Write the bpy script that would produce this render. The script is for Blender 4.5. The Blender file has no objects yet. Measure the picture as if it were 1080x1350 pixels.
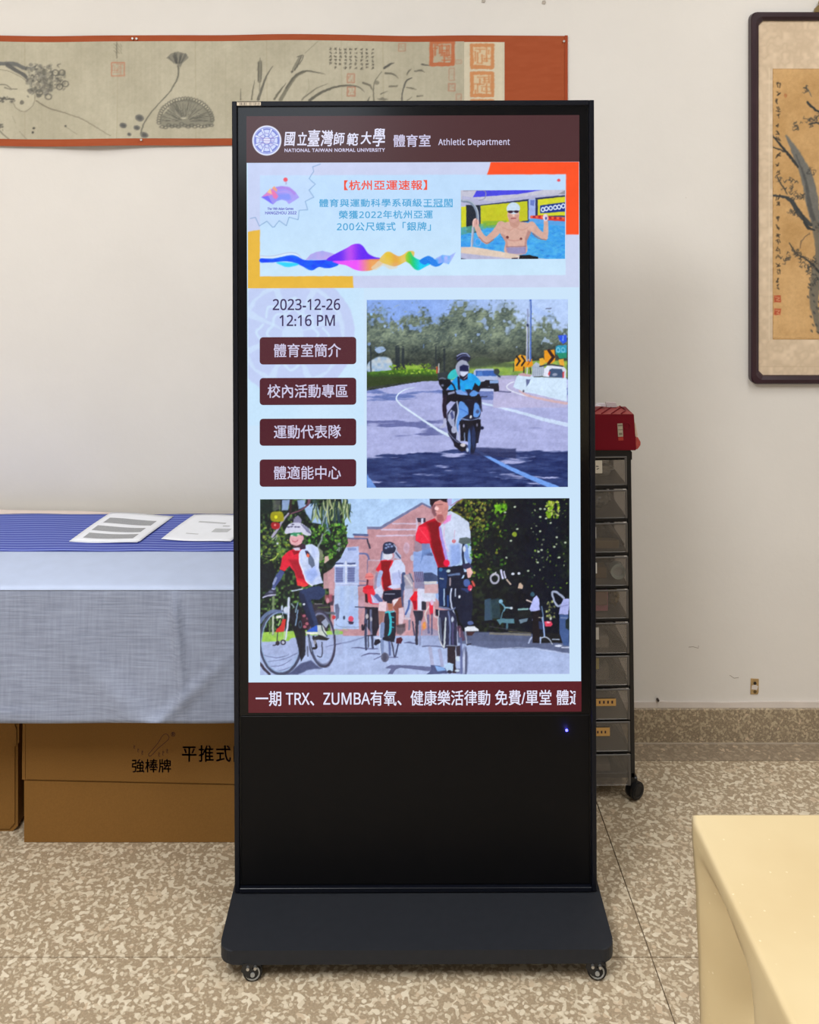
import bpy, bmesh, math, random
import numpy as np
from mathutils import Vector, Matrix

sc = bpy.context.scene
COL = sc.collection

# ------------------------------------------------------------------ camera
F, CX, H0, EYE = 1300.0, 505.0, 225.0, 1.548      # focal length in px, vanishing point of depth, horizon row, eye height
cam_d = bpy.data.cameras.new('camera')
cam_d.sensor_fit = 'HORIZONTAL'
cam_d.sensor_width = 36.0
cam_d.lens = F / 1080.0 * 36.0
cam_d.shift_x = (540.0 - CX) / 1080.0
cam_d.shift_y = -(675.0 - H0) / 1080.0
cam_d.clip_start = 0.05
cam = bpy.data.objects.new('camera', cam_d)
cam.location = (0, 0, EYE)
cam.rotation_euler = (math.pi / 2, 0, 0)
COL.objects.link(cam)
sc.camera = cam

# ------------------------------------------------------------------ world, exposure, lamps
w = bpy.data.worlds.new('world')
sc.world = w
w.use_nodes = True
w.node_tree.nodes['Background'].inputs['Color'].default_value = (0.80, 0.88, 1.0, 1)
w.node_tree.nodes['Background'].inputs['Strength'].default_value = 1.0
sc.view_settings.view_transform = 'Standard'
sc.view_settings.look = 'None'
sc.view_settings.gamma = 1.0
sc.view_settings.use_curve_mapping = False
sc.view_settings.exposure = 0.0


def area(name, loc, rot, sx, sy, watts, col):
    l = bpy.data.lights.new(name, 'AREA')
    l.shape = 'RECTANGLE'
    l.size, l.size_y, l.energy, l.color = sx, sy, watts, col
    o = bpy.data.objects.new(name, l)
    o.location, o.rotation_euler = loc, rot
    COL.objects.link(o)
    return o


CEIL = 2.95
LAMPS = [(-0.9, 0.1, 82), (-1.0, 1.2, 11.5), (1.15, 0.2, 14), (1.2, 1.2, 24)]
for (lx, ly, lw) in LAMPS:
    area('ceiling_lamp', (lx, ly, CEIL - 0.11), (0, 0, 0), 0.55, 1.15, lw, (0.955, 0.970, 0.985))
# daylight through the window in the wall behind the photographer
area('window_daylight', (-0.85, -4.36, 2.05), (math.radians(90), 0, 0), 1.6, 1.1, 18, (0.86, 0.93, 1.0))


def P(px, py, d):
    return Vector(((px - CX) * d / F, d, EYE - (py - H0) * d / F))


def G(px, py, z):
    d = F * (EYE - z) / (py - H0)
    return P(px, py, d)


# ------------------------------------------------------------------ helpers
def lin(c):
    c = np.asarray(c, float) / 255.0
    return np.where(c <= 0.04045, c / 12.92, ((c + 0.055) / 1.055) ** 2.4)


def rgba(c):
    l = lin(c)
    return (float(l[0]), float(l[1]), float(l[2]), 1.0)


def link(name, me, mat=None, parent=None):
    o = bpy.data.objects.new(name, me)
    COL.objects.link(o)
    if mat is not None and me is not None and len(me.materials) == 0:
        me.materials.append(mat)
    if parent is not None:
        o.parent = parent
    return o


def obj(name, bm, mat, parent=None, smooth=False):
    me = bpy.data.meshes.new(name)
    bmesh.ops.recalc_face_normals(bm, faces=bm.faces)
    bm.to_mesh(me)
    bm.free()
    if smooth:
        for p in me.polygons:
            p.use_smooth = True
    return link(name, me, mat, parent)


def thing(name, label, cat, loc=(0, 0, 0), rot=(0, 0, 0), group=None):
    o = bpy.data.objects.new(name, None)
    COL.objects.link(o)
    o.empty_display_size = 0.05
    o.location, o.rotation_euler = loc, rot
    return tag(o, label, cat, group)


def tag(o, label, cat, group=None):
    o['label'], o['category'] = label, cat
    if group:
        o['group'] = group
    return o


def struct(name, bm, mat, parent=None):
    o = obj(name, bm, mat, parent)
    if parent is None:
        o['kind'] = 'structure'
    return o


def box(bm, x0, x1, y0, y1, z0, z1, bev=0.0, seg=2, M=None):
    r = bmesh.ops.create_cube(bm, size=1.0)
    vs = r['verts']
    bmesh.ops.scale(bm, vec=(x1 - x0, y1 - y0, z1 - z0), verts=vs)
    bmesh.ops.translate(bm, vec=((x0 + x1) / 2, (y0 + y1) / 2, (z0 + z1) / 2), verts=vs)
    if M is not None:
        bmesh.ops.transform(bm, matrix=M, verts=vs)
    if bev:
        es = list({e for v in vs for e in v.link_edges})
        bmesh.ops.bevel(bm, geom=es, offset=bev, segments=seg, affect='EDGES', profile=0.7)
    return bm


def nbox(*a, **k):
    return box(bmesh.new(), *a, **k)


def cyl(bm, c, axis, r, depth, seg=24, r2=None):
    q = Vector((0, 0, 1)).rotation_difference(Vector(axis).normalized()).to_matrix().to_4x4()
    bmesh.ops.create_cone(bm, cap_ends=True, segments=seg, radius1=r, radius2=r if r2 is None else r2,
                          depth=depth, matrix=Matrix.Translation(Vector(c)) @ q)
    return bm


def tube(bm, pts, r, seg=8, closed=False):
    rings = []
    n = len(pts)
    pts = [Vector(p) for p in pts]
    for i, p in enumerate(pts):
        a = pts[(i - 1) % n] if (closed or i > 0) else p
        b = pts[(i + 1) % n] if (closed or i < n - 1) else p
        t = (b - a).normalized()
        u = t.orthogonal().normalized() if i == 0 else (rings_u - t * rings_u.dot(t)).normalized()
        rings_u = u
        v = t.cross(u)
        rings.append([bm.verts.new(p + u * r * math.cos(k * 2 * math.pi / seg) + v * r * math.sin(k * 2 * math.pi / seg)) for k in range(seg)])
    m = n if closed else n - 1
    for i in range(m):
        A, B = rings[i], rings[(i + 1) % n]
        for k in range(seg):
            bm.faces.new((A[k], A[(k + 1) % seg], B[(k + 1) % seg], B[k]))
    if not closed:
        bm.faces.new(rings[0])
        bm.faces.new(rings[-1])
    return bm


def torus(bm, c, axis, R, r, n=32, seg=10):
    q = Vector((0, 0, 1)).rotation_difference(Vector(axis).normalized())
    pts = [Vector(c) + q @ Vector((R * math.cos(a), R * math.sin(a), 0)) for a in [i * 2 * math.pi / n for i in range(n)]]
    return tube(bm, pts, r, seg, True)


def prism(bm, outline, y0, y1):
    """outline: list of (x,z); extruded between y0 (front) and y1."""
    A = [bm.verts.new((x, y0, z)) for x, z in outline]
    B = [bm.verts.new((x, y1, z)) for x, z in outline]
    bm.faces.new(A)
    bm.faces.new(B[::-1])
    n = len(A)
    for i in range(n):
        bm.faces.new((A[i], B[i], B[(i + 1) % n], A[(i + 1) % n]))
    return bm


def prism_xy(bm, outline, z0, z1, bev=0):
    A = [bm.verts.new((x, y, z0)) for x, y in outline]
    B = [bm.verts.new((x, y, z1)) for x, y in outline]
    f1 = bm.faces.new(A)
    f2 = bm.faces.new(B[::-1])
    n = len(A)
    for i in range(n):
        bm.faces.new((A[i], B[i], B[(i + 1) % n], A[(i + 1) % n]))
    if bev:
        es = list({e for f in (f1, f2) for e in f.edges})
        bmesh.ops.bevel(bm, geom=es, offset=bev, segments=3, affect='EDGES', profile=0.5)
    return bm


def round_rect(x0, x1, y0, y1, r, n=6, corners=(1, 1, 1, 1)):
    out = []
    for (cx, cy, a0, k) in ((x1 - r, y1 - r, 0, corners[0]), (x0 + r, y1 - r, 90, corners[1]), (x0 + r, y0 + r, 180, corners[2]), (x1 - r, y0 + r, 270, corners[3])):
        if k:
            for i in range(n + 1):
                a = math.radians(a0 + 90 * i / n)
                out.append((cx + r * math.cos(a), cy + r * math.sin(a)))
        else:
            a = math.radians(a0 + 45)
            out.append((cx + r * math.copysign(1, math.cos(a)), cy + r * math.copysign(1, math.sin(a))))
    return out


def grid_mesh(name, nu, nv, fn, mat, parent=None, smooth=True, thick=0.0):
    """fn(u,v)->(x,y,z) for u,v in 0..1"""
    vs = [fn(i / nu, j / nv) for j in range(nv + 1) for i in range(nu + 1)]
    fs = [(j * (nu + 1) + i, j * (nu + 1) + i + 1, (j + 1) * (nu + 1) + i + 1, (j + 1) * (nu + 1) + i) for j in range(nv) for i in range(nu)]
    me = bpy.data.meshes.new(name)
    me.from_pydata(vs, [], fs)
    for p in me.polygons:
        p.use_smooth = smooth
    me.update()
    o = link(name, me, mat, parent)
    if thick:
        m = o.modifiers.new('thickness', 'SOLIDIFY')
        m.thickness = thick
        m.offset = 0
    return o


# ------------------------------------------------------------------ materials
def nt(name):
    m = bpy.data.materials.new(name)
    m.use_nodes = True
    t = m.node_tree
    return m, t, t.nodes['Principled BSDF']


def N(t, kind, **kw):
    n = t.nodes.new(kind)
    for k, v in kw.items():
        if k in n.inputs.keys():
            n.inputs[k].default_value = v
        else:
            setattr(n, k, v)
    return n


def ramp(t, fac, stops, interp='LINEAR'):
    r = t.nodes.new('ShaderNodeValToRGB')
    r.color_ramp.interpolation = interp
    e = r.color_ramp.elements
    while len(e) < len(stops):
        e.new(0.5)
    for i, (p, c) in enumerate(stops):
        e[i].position = p
        e[i].color = c if len(c) == 4 else (*c, 1)
    t.links.new(fac, r.inputs[0])
    return r.outputs[0]


def mixc(t, fac, a, b, mode='MIX'):
    m = t.nodes.new('ShaderNodeMix')
    m.data_type = 'RGBA'
    m.blend_type = mode
    for s, v in ((m.inputs[0], fac), (m.inputs[6], a), (m.inputs[7], b)):
        if hasattr(v, 'links') or isinstance(v, bpy.types.NodeSocket):
            t.links.new(v, s)
        else:
            s.default_value = v
    return m.outputs[2]


def bump(t, b, h, strength, dist=0.001):
    n = t.nodes.new('ShaderNodeBump')
    n.inputs['Strength'].default_value = strength
    n.inputs['Distance'].default_value = dist
    t.links.new(h, n.inputs['Height'])
    t.links.new(n.outputs[0], b.inputs['Normal'])
    return n


def simple(name, c, rough=0.5, metal=0.0, var=0.05, scale=30.0, bstr=0.0, bscale=200.0, spec=0.5, sheen=0.0):
    m, t, b = nt(name)
    co = N(t, 'ShaderNodeTexCoord')
    nz = N(t, 'ShaderNodeTexNoise', Scale=scale, Detail=4.0)
    t.links.new(co.outputs['Object'], nz.inputs['Vector'])
    l = np.array(rgba(c))
    lo = tuple(np.clip(l[:3] * (1 - var), 0, 1)) + (1,)
    hi = tuple(np.clip(l[:3] * (1 + var), 0, 1)) + (1,)
    t.links.new(ramp(t, nz.outputs[0], [(0.3, lo), (0.7, hi)]), b.inputs['Base Color'])
    b.inputs['Roughness'].default_value = rough
    b.inputs['Metallic'].default_value = metal
    b.inputs['Specular IOR Level'].default_value = spec
    if sheen:
        b.inputs['Sheen Weight'].default_value = sheen
    if bstr:
        n2 = N(t, 'ShaderNodeTexNoise', Scale=bscale, Detail=3.0)
        t.links.new(co.outputs['Object'], n2.inputs['Vector'])
        bump(t, b, n2.outputs[0], bstr)
    return m


def screen_mat(name, c=None, vcol=False, strength=1.0):
    """lit display pixels behind glass: emission plus the glass's own gloss"""
    m, t, b = nt(name)
    b.inputs['Base Color'].default_value = (0.004, 0.004, 0.005, 1)
    b.inputs['Roughness'].default_value = 0.22
    b.inputs['Specular IOR Level'].default_value = 0.3
    b.inputs['Emission Strength'].default_value = strength
    if vcol:
        a = N(t, 'ShaderNodeVertexColor', layer_name='Col')
        t.links.new(a.outputs[0], b.inputs['Emission Color'])
    else:
        b.inputs['Emission Color'].default_value = rgba(c)
    return m


def print_mat(name, rough=0.8, vcol=True, c=None, fibre=0.0):
    m, t, b = nt(name)
    b.inputs['Roughness'].default_value = rough
    b.inputs['Specular IOR Level'].default_value = 0.25
    co = N(t, 'ShaderNodeTexCoord')
    nz = N(t, 'ShaderNodeTexNoise', Scale=180.0, Detail=3.0)
    t.links.new(co.outputs['Object'], nz.inputs['Vector'])
    if vcol:
        a = N(t, 'ShaderNodeVertexColor', layer_name='Col')
        t.links.new(a.outputs[0], b.inputs['Base Color'])
    else:
        b.inputs['Base Color'].default_value = rgba(c)
    bump(t, b, nz.outputs[0], 0.15, 0.0005)
    return m


# ------------------------------------------------------------------ picture rasteriser (flat prints and screen pictures, in numpy)
rng = np.random.default_rng(7)


def vnoise(X, Y, s, seed=0):
    x, y = X / s, Y / s
    xi, yi = np.floor(x).astype(np.int64), np.floor(y).astype(np.int64)
    fx, fy = x - xi, y - yi
    fx, fy = fx * fx * (3 - 2 * fx), fy * fy * (3 - 2 * fy)

    def h(a, b):
        n = (a * 374761393 + b * 668265263 + seed * 982451653) & 0x7fffffff
        n = ((n ^ (n >> 13)) * 1274126177) & 0x7fffffff
        return ((n ^ (n >> 16)) & 0xffff) / 65535.0
    return (h(xi, yi) * (1 - fx) + h(xi + 1, yi) * fx) * (1 - fy) + (h(xi, yi + 1) * (1 - fx) + h(xi + 1, yi + 1) * fx) * fy


def fbm(X, Y, s, seed=0, o=3):
    r, a, tot = 0, 1.0, 0
    for k in range(o):
        r = r + a * vnoise(X, Y, s / 2 ** k, seed + k * 17)
        tot += a
        a *= 0.55
    return r / tot


def spline(pts, k=5, closed=False):
    p = np.asarray(pts, float)
    n = len(p)
    out = []
    rngi = range(n) if closed else range(n - 1)
    for i in rngi:
        if closed:
            a, b, c, d = p[(i - 1) % n], p[i], p[(i + 1) % n], p[(i + 2) % n]
        else:
            a, b, c, d = p[max(i - 1, 0)], p[i], p[i + 1], p[min(i + 2, n - 1)]
        for j in range(k):
            t = j / k
            out.append(0.5 * ((2 * b) + (-a + c) * t + (2 * a - 5 * b + 4 * c - d) * t * t + (-a + 3 * b - 3 * c + d) * t ** 3))
    if not closed:
        out.append(p[-1])
    return np.array(out)


class Cv:
    def __init__(s, x0, y0, x1, y1, step, bg):
        s.x0, s.y0, s.x1, s.y1 = x0, y0, x1, y1
        s.W = int(round((x1 - x0) / step)) + 1
        s.H = int(round((y1 - y0) / step)) + 1
        s.sx, s.sy = (x1 - x0) / (s.W - 1), (y1 - y0) / (s.H - 1)
        s.X, s.Y = np.meshgrid(np.linspace(x0, x1, s.W), np.linspace(y0, y1, s.H))
        s.a = np.empty((s.H, s.W, 3))
        s.a[:] = bg(s.X, s.Y) if callable(bg) else np.array(bg, float)
        s.z = (0, 0, 1.0)

    def zoom(s, ox, oy, k):       # coordinates of following calls are read from an enlarged crop
        s.z = (ox, oy, k)
        return s

    def T(s, pts):
        ox, oy, k = s.z
        return np.asarray(pts, float) / k + np.array([ox, oy])

    def _win(s, xa, ya, xb, yb):
        i0 = max(int((xa - s.x0) / s.sx) - 1, 0)
        i1 = min(int((xb - s.x0) / s.sx) + 3, s.W)
        j0 = max(int((ya - s.y0) / s.sy) - 1, 0)
        j1 = min(int((yb - s.y0) / s.sy) + 3, s.H)
        return (slice(j0, j1), slice(i0, i1)) if i1 > i0 and j1 > j0 else None

    def blend(s, w, m, col, al):
        X, Y = s.X[w], s.Y[w]
        c = col(X, Y) if callable(col) else np.array(col, float)
        m = np.clip(m, 0, 1) * (al(X, Y) if callable(al) else al)
        s.a[w] = s.a[w] * (1 - m[..., None]) + c * m[..., None]

    @staticmethod
    def segdist(X, Y, p, closed, wid=None):
        D = np.full(X.shape, 1e9)
        n = len(p)
        for i in range(n if closed else n - 1):
            a, b = p[i], p[(i + 1) % n]
            dx, dy = b - a
            L = dx * dx + dy * dy + 1e-12
            t = np.clip(((X - a[0]) * dx + (Y - a[1]) * dy) / L, 0, 1)
            d = np.hypot(X - a[0] - t * dx, Y - a[1] - t * dy)
            if wid is not None:
                d = d - (wid[i] * (1 - t) + wid[min(i + 1, len(wid) - 1)] * t) / 2
            D = np.minimum(D, d)
        return D

    def poly(s, pts, col, al=1.0, soft=0.9, smooth=False):
        p = s.T(pts)
        if smooth:
            p = spline(p, 4, True)
        w = s._win(p[:, 0].min() - soft, p[:, 1].min() - soft, p[:, 0].max() + soft, p[:, 1].max() + soft)
        if w is None:
            return
        X, Y = s.X[w], s.Y[w]
        ins = np.zeros(X.shape, bool)
        n = len(p)
        for i in range(n):
            a, b = p[i], p[(i + 1) % n]
            if a[1] == b[1]:
                continue
            c = ((a[1] > Y) != (b[1] > Y)) & (X < (b[0] - a[0]) * (Y - a[1]) / (b[1] - a[1]) + a[0])
            ins ^= c
        D = s.segdist(X, Y, p, True)
        sd = np.where(ins, D, -D)
        s.blend(w, 0.5 + sd / soft, col, al)

    def line(s, pts, wid, col, al=1.0, soft=0.9, smooth=True):
        p = s.T(pts)
        if np.isscalar(wid):
            wd = np.full(len(p), float(wid))
        else:
            wd = np.interp(np.linspace(0, 1, len(p)), np.linspace(0, 1, len(wid)), wid)
        if smooth and len(p) > 2:
            wd = np.interp(np.linspace(0, 1, (len(p) - 1) * 5 + 1), np.linspace(0, 1, len(p)), wd)
            p = spline(p, 5)
        wd = wd / s.z[2]
        m = wd.max() / 2 + soft
        w = s._win(p[:, 0].min() - m, p[:, 1].min() - m, p[:, 0].max() + m, p[:, 1].max() + m)
        if w is None:
            return
        D = s.segdist(s.X[w], s.Y[w], p, False, wd)
        s.blend(w, 0.5 - D / soft, col, al)

    def ell(s, cx, cy, rx, ry, col, al=1.0, rot=0.0, soft=0.9, ring=None):
        (cx, cy), k = s.T((cx, cy)), s.z[2]
        rx, ry = rx / k, ry / k
        m = max(rx, ry) + soft
        w = s._win(cx - m, cy - m, cx + m, cy + m)
        if w is None:
            return
        X, Y = s.X[w] - cx, s.Y[w] - cy
        c, q = math.cos(rot), math.sin(rot)
        u, v = (X * c + Y * q), (-X * q + Y * c)
        r = np.hypot(u / rx, v / ry)
        sd = (1 - r) * min(rx, ry)
        if ring:
            sd = ring / k / 2 - np.abs(sd)
        s.blend(w, 0.5 + sd / soft, col, al)

    def specks(s, n, region, cols, r=(0.6, 1.8), al=(0.4, 0.9), asp=(0.4, 1.0), keep=None, rot=None):
        x0, y0, x1, y1 = region
        (x0, y0), (x1, y1) = s.T((x0, y0)), s.T((x1, y1))
        z = s.z
        s.z = (0, 0, 1.0)
        for _ in range(n):
            x, y = rng.uniform(x0, x1), rng.uniform(y0, y1)
            if keep is not None and not keep(x, y):
                continue
            c = np.array(cols[rng.integers(len(cols))], float) * rng.uniform(0.8, 1.15)
            R = rng.uniform(*r)
            s.ell(x, y, R, R * rng.uniform(*asp), np.clip(c, 0, 255), rng.uniform(*al), rng.uniform(0, 3.14) if rot is None else rot + rng.normal(0, 0.3), soft=0.9)
        s.z = z

    def organic(s, amp=0.7, scale=3.0, grain=5.0, seed=5, blotch=0.0):
        """breaks up clean edges: small warp and tonal grain, like a picture seen through a camera"""
        dx = (vnoise(s.X, s.Y, scale, seed) + 0.5 * vnoise(s.X, s.Y, scale * 2.7, seed + 1) - 0.75) * 2 * amp / s.sx
        dy = (vnoise(s.X, s.Y, scale, seed + 2) + 0.5 * vnoise(s.X, s.Y, scale * 2.7, seed + 3) - 0.75) * 2 * amp / s.sy
        I, J = np.meshgrid(np.arange(s.W, dtype=float), np.arange(s.H, dtype=float))
        x, y = np.clip(I + dx, 0, s.W - 1.001), np.clip(J + dy, 0, s.H - 1.001)
        xi, yi = x.astype(int), y.astype(int)
        fx_, fy_ = (x - xi)[..., None], (y - yi)[..., None]
        a = s.a
        s.a = (a[yi, xi] * (1 - fx_) + a[yi, xi + 1] * fx_) * (1 - fy_) + (a[yi + 1, xi] * (1 - fx_) + a[yi + 1, xi + 1] * fx_) * fy_
        g_ = (vnoise(s.X, s.Y, 1.7, seed + 9) + vnoise(s.X, s.Y, 3.9, seed + 10) - 1.0)[..., None] * grain
        g_ = g_ + (fbm(s.X, s.Y, 14, seed + 11)[..., None] - 0.5) * blotch
        s.a = np.clip(s.a + g_ * (0.5 + s.a / 255.0), 0, 255)

    def mesh(s, name, fn, mat, parent):
        """fn(X,Y) -> (x,y,z) arrays in the parent's space"""
        x, y, z = fn(s.X, s.Y)
        co = np.stack([x, y, z], -1).reshape(-1, 3).astype(np.float32)
        idx = np.arange(s.W * s.H).reshape(s.H, s.W)
        q = np.stack([idx[1:, :-1], idx[1:, 1:], idx[:-1, 1:], idx[:-1, :-1]], -1).reshape(-1, 4).astype(np.int32)
        me = bpy.data.meshes.new(name)
        me.vertices.add(len(co))
        me.vertices.foreach_set('co', co.ravel())
        me.loops.add(q.size)
        me.loops.foreach_set('vertex_index', q.ravel())
        me.polygons.add(len(q))
        me.polygons.foreach_set('loop_start', np.arange(0, q.size, 4, dtype=np.int32))
        me.update(calc_edges=True)
        at = me.color_attributes.new('Col', 'FLOAT_COLOR', 'POINT')
        c = np.ones((s.W * s.H, 4), np.float32)
        c[:, :3] = lin(np.clip(s.a, 0, 255)).reshape(-1, 3)
        at.data.foreach_set('color', c.ravel())
        return link(name, me, mat, parent)


def sans(s):
    """letters and digits of the plain sans-serif the display uses"""
    return ''.join(chr(0x1D7E2 + int(c)) if c in '0123456789' else chr(0x1D5A0 + ord(c) - 65) if 'A' <= c <= 'Z' else
                   chr(0x1D5BA + ord(c) - 97) if 'a' <= c <= 'z' else c for c in s)


# lettering: a text turned into a flat mesh whose ink is fitted to a pixel box
def text_mesh(name, s, x0, y0, x1, y1, fn, mat, parent, bold=0.0, shear=0.0, space=1.0, clip=None, plain=True):
    cu = bpy.data.curves.new('lettering', 'FONT')
    cu.body = sans(s) if plain else s
    cu.size = 1.0
    cu.resolution_u = 3
    cu.shear = shear
    cu.space_character = space
    cu.fill_mode = 'FRONT'
    o = bpy.data.objects.new('lettering', cu)
    COL.objects.link(o)
    dg = bpy.context.evaluated_depsgraph_get()
    me = bpy.data.meshes.new_from_object(o.evaluated_get(dg))
    bpy.data.objects.remove(o)
    n = len(me.vertices)
    co = np.empty(n * 3, np.float32)
    me.vertices.foreach_get('co', co)
    co = co.reshape(-1, 3)
    a, b = co.min(0), co.max(0)
    px = x0 + (co[:, 0] - a[0]) / (b[0] - a[0]) * (x1 - x0)
    py = y1 - (co[:, 1] - a[1]) / (b[1] - a[1]) * (y1 - y0)
    x, y, z = fn(px, py)
    me.vertices.foreach_set('co', np.stack([x, y, z], -1).astype(np.float32).ravel())
    if bold:
        bm = bmesh.new()
        bm.from_mesh(me)
        g0 = bm.verts[:] + bm.edges[:] + bm.faces[:]
        u = float(fn(np.array([x0 + 1.0]), np.array([y0]))[0][0] - fn(np.array([x0]), np.array([y0]))[0][0]) * bold
        for (dx, dz) in ((1, 0), (0, 1), (1, 1)):
            d = bmesh.ops.duplicate(bm, geom=g0)
            bmesh.ops.translate(bm, vec=(dx * u, 0, dz * u), verts=[v for v in d['geom'] if isinstance(v, bmesh.types.BMVert)])
        bmesh.ops.translate(bm, vec=(-u / 2, 0, -u / 2), verts=bm.verts)
        bm.to_mesh(me)
        bm.free()
    if clip is not None:
        bm = bmesh.new()
        bm.from_mesh(me)
        cx = float(fn(np.array([clip]), np.array([y0]))[0][0])
        bmesh.ops.bisect_plane(bm, geom=bm.verts[:] + bm.edges[:] + bm.faces[:], plane_co=(cx, 0, 0), plane_no=(1, 0, 0), clear_outer=True)
        bm.to_mesh(me)
        bm.free()
    me.update()
    me.materials.clear()
    me.name = name
    return link(name, me, mat, parent)


def flat_poly(name, pts, fn, mat, parent):
    p = np.asarray(pts, float)
    x, y, z = fn(p[:, 0], p[:, 1])
    bm = bmesh.new()
    vs = [bm.verts.new((float(a), float(b), float(c))) for a, b, c in zip(x, y, z)]
    bm.faces.new(vs[::-1])
    me = bpy.data.meshes.new(name)
    bm.to_mesh(me)
    bm.free()
    return link(name, me, mat, parent)


def ribbon(name, strokes, fn, mat, parent):
    """flat strokes [(points, width_px), ...] joined into one print"""
    bm = bmesh.new()
    for pts, wd in strokes:
        p = np.asarray(pts, float)
        n = len(p)
        tg = np.gradient(p, axis=0)
        tg /= np.linalg.norm(tg, axis=1)[:, None] + 1e-9
        nn = np.stack([-tg[:, 1], tg[:, 0]], 1) * wd / 2
        rows = []
        for q in (p + nn, p - nn):
            x, y, z = fn(q[:, 0], q[:, 1])
            rows.append([bm.verts.new((float(a), float(b), float(c))) for a, b, c in zip(x, y, z)])
        for i in range(n - 1):
            bm.faces.new((rows[0][i], rows[1][i], rows[1][i + 1], rows[0][i + 1]))
    me = bpy.data.meshes.new(name)
    bm.to_mesh(me)
    bm.free()
    return link(name, me, mat, parent)

# ================================================================== the room
WALL = 2.676


def wall_mat():
    m, t, b = nt('wall_paint')
    co = N(t, 'ShaderNodeTexCoord')
    n1 = N(t, 'ShaderNodeTexNoise', Scale=2.2, Detail=6.0, Roughness=0.6)
    n2 = N(t, 'ShaderNodeTexNoise', Scale=60.0, Detail=4.0)
    n3 = N(t, 'ShaderNodeTexVoronoi', Scale=7.0)
    for n in (n1, n2, n3):
        t.links.new(co.outputs['Object'], n.inputs['Vector'])
    c = ramp(t, n1.outputs[0], [(0.3, rgba((220, 215, 208))), (0.7, rgba((227, 222, 215)))])
    sp = ramp(t, n3.outputs['Distance'], [(0.0, (1, 1, 1)), (0.018, (0, 0, 0))])
    n4 = N(t, 'ShaderNodeTexNoise', Scale=1.7, Detail=2.0)
    t.links.new(co.outputs['Object'], n4.inputs['Vector'])
    gate = ramp(t, n4.outputs[0], [(0.52, (0, 0, 0)), (0.62, (0.45, 0.45, 0.45))])
    spot = mixc(t, 1.0, sp, gate, 'MULTIPLY')
    c = mixc(t, spot, c, rgba((176, 164, 150)))
    t.links.new(c, b.inputs['Base Color'])
    b.inputs['Roughness'].default_value = 0.75
    b.inputs['Specular IOR Level'].default_value = 0.25
    bump(t, b, n2.outputs[0], 0.25, 0.0015)
    return m


def terrazzo(name, base, chip, chip2, scale, contrast=1.0, rough=0.42, _=0):
    m, t, b = nt(name)
    co = N(t, 'ShaderNodeTexCoord')
    ge = N(t, 'ShaderNodeNewGeometry')
    wn = N(t, 'ShaderNodeTexNoise', Scale=scale * 0.5, Detail=1.0)
    t.links.new(ge.outputs['Position'], wn.inputs['Vector'])
    mp = N(t, 'ShaderNodeVectorMath', operation='MULTIPLY_ADD')
    mp.inputs[1].default_value = (0.008, 0.008, 0.008)
    t.links.new(wn.outputs['Color'], mp.inputs[0])
    t.links.new(ge.outputs['Position'], mp.inputs[2])
    # rounded, worm-like marble chips: two thresholded noises and a scatter of single pebbles
    va = N(t, 'ShaderNodeTexNoise', Scale=scale, Detail=0.0, Distortion=0.25)
    vb = N(t, 'ShaderNodeTexNoise', Scale=scale * 1.7, Detail=0.0, Distortion=0.25)
    vc = N(t, 'ShaderNodeTexVoronoi', Scale=scale * 0.75)
    for n in (va, vb, vc):
        t.links.new(mp.outputs[0], n.inputs['Vector'])
    sep = N(t, 'ShaderNodeSeparateColor')
    t.links.new(vc.outputs['Color'], sep.inputs[0])
    big = ramp(t, va.outputs[0], [(0.57, (0, 0, 0)), (0.635, (1, 1, 1))])
    small0 = ramp(t, vb.outputs[0], [(0.58, (0, 0, 0)), (0.66, (0.75, 0.75, 0.75))])
    peb = ramp(t, vc.outputs['Distance'], [(0.27, (1, 1, 1)), (0.38, (0, 0, 0))])
    on = ramp(t, sep.outputs[0], [(0.30, (0, 0, 0)), (0.32, (1, 1, 1))])
    peb = mixc(t, 1.0, peb, on, 'MULTIPLY')
    big = mixc(t, 1.0, big, peb, 'LIGHTEN')
    small = small0
    ln = N(t, 'ShaderNodeTexNoise', Scale=1.3, Detail=3.0)
    t.links.new(ge.outputs['Position'], ln.inputs['Vector'])
    fine = N(t, 'ShaderNodeTexNoise', Scale=260.0, Detail=3.0)
    t.links.new(ge.outputs['Position'], fine.inputs['Vector'])
    b0 = np.array(rgba(base))
    basec = ramp(t, fine.outputs[0], [(0.3, tuple(b0[:3] * 0.80)), (0.7, tuple(b0[:3] * 1.15))])
    chipc = ramp(t, sep.outputs[1], [(0.0, rgba(chip)), (0.75, rgba(chip2)), (1.0, rgba((204, 182, 154)))])
    c = mixc(t, small, basec, rgba(chip2))
    c = mixc(t, big, c, chipc)
    dirt = ramp(t, ln.outputs[0], [(0.35, (0.90, 0.89, 0.87)), (0.65, (1.0, 1.0, 1.0))])
    c = mixc(t, 1.0, c, dirt, 'MULTIPLY')
    t.links.new(c, b.inputs['Base Color'])
    b.inputs['Roughness'].default_value = rough
    b.inputs['Specular IOR Level'].default_value = 0.4
    bump(t, b, big, 0.2, 0.0008)
    return m


M_wall = wall_mat()
M_floor = terrazzo('terrazzo_floor', (170, 151, 125), (230, 217, 193), (210, 195, 169), 92.0)
M_border = terrazzo('terrazzo_border', (146, 130, 110), (172, 156, 134), (160, 143, 121), 100.0)
M_skirt = terrazzo('terrazzo_skirting', (146, 130, 108), (190, 174, 146), (170, 154, 128), 140.0)
M_joint = simple('floor_joint', (134, 114, 90), 0.8)
M_white = simple('white_trim_paint', (214, 204, 196), 0.6, var=0.05, scale=12, bstr=0.3, bscale=40)
M_ceil = simple('ceiling_paint', (232, 230, 226), 0.9, var=0.02)

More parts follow.
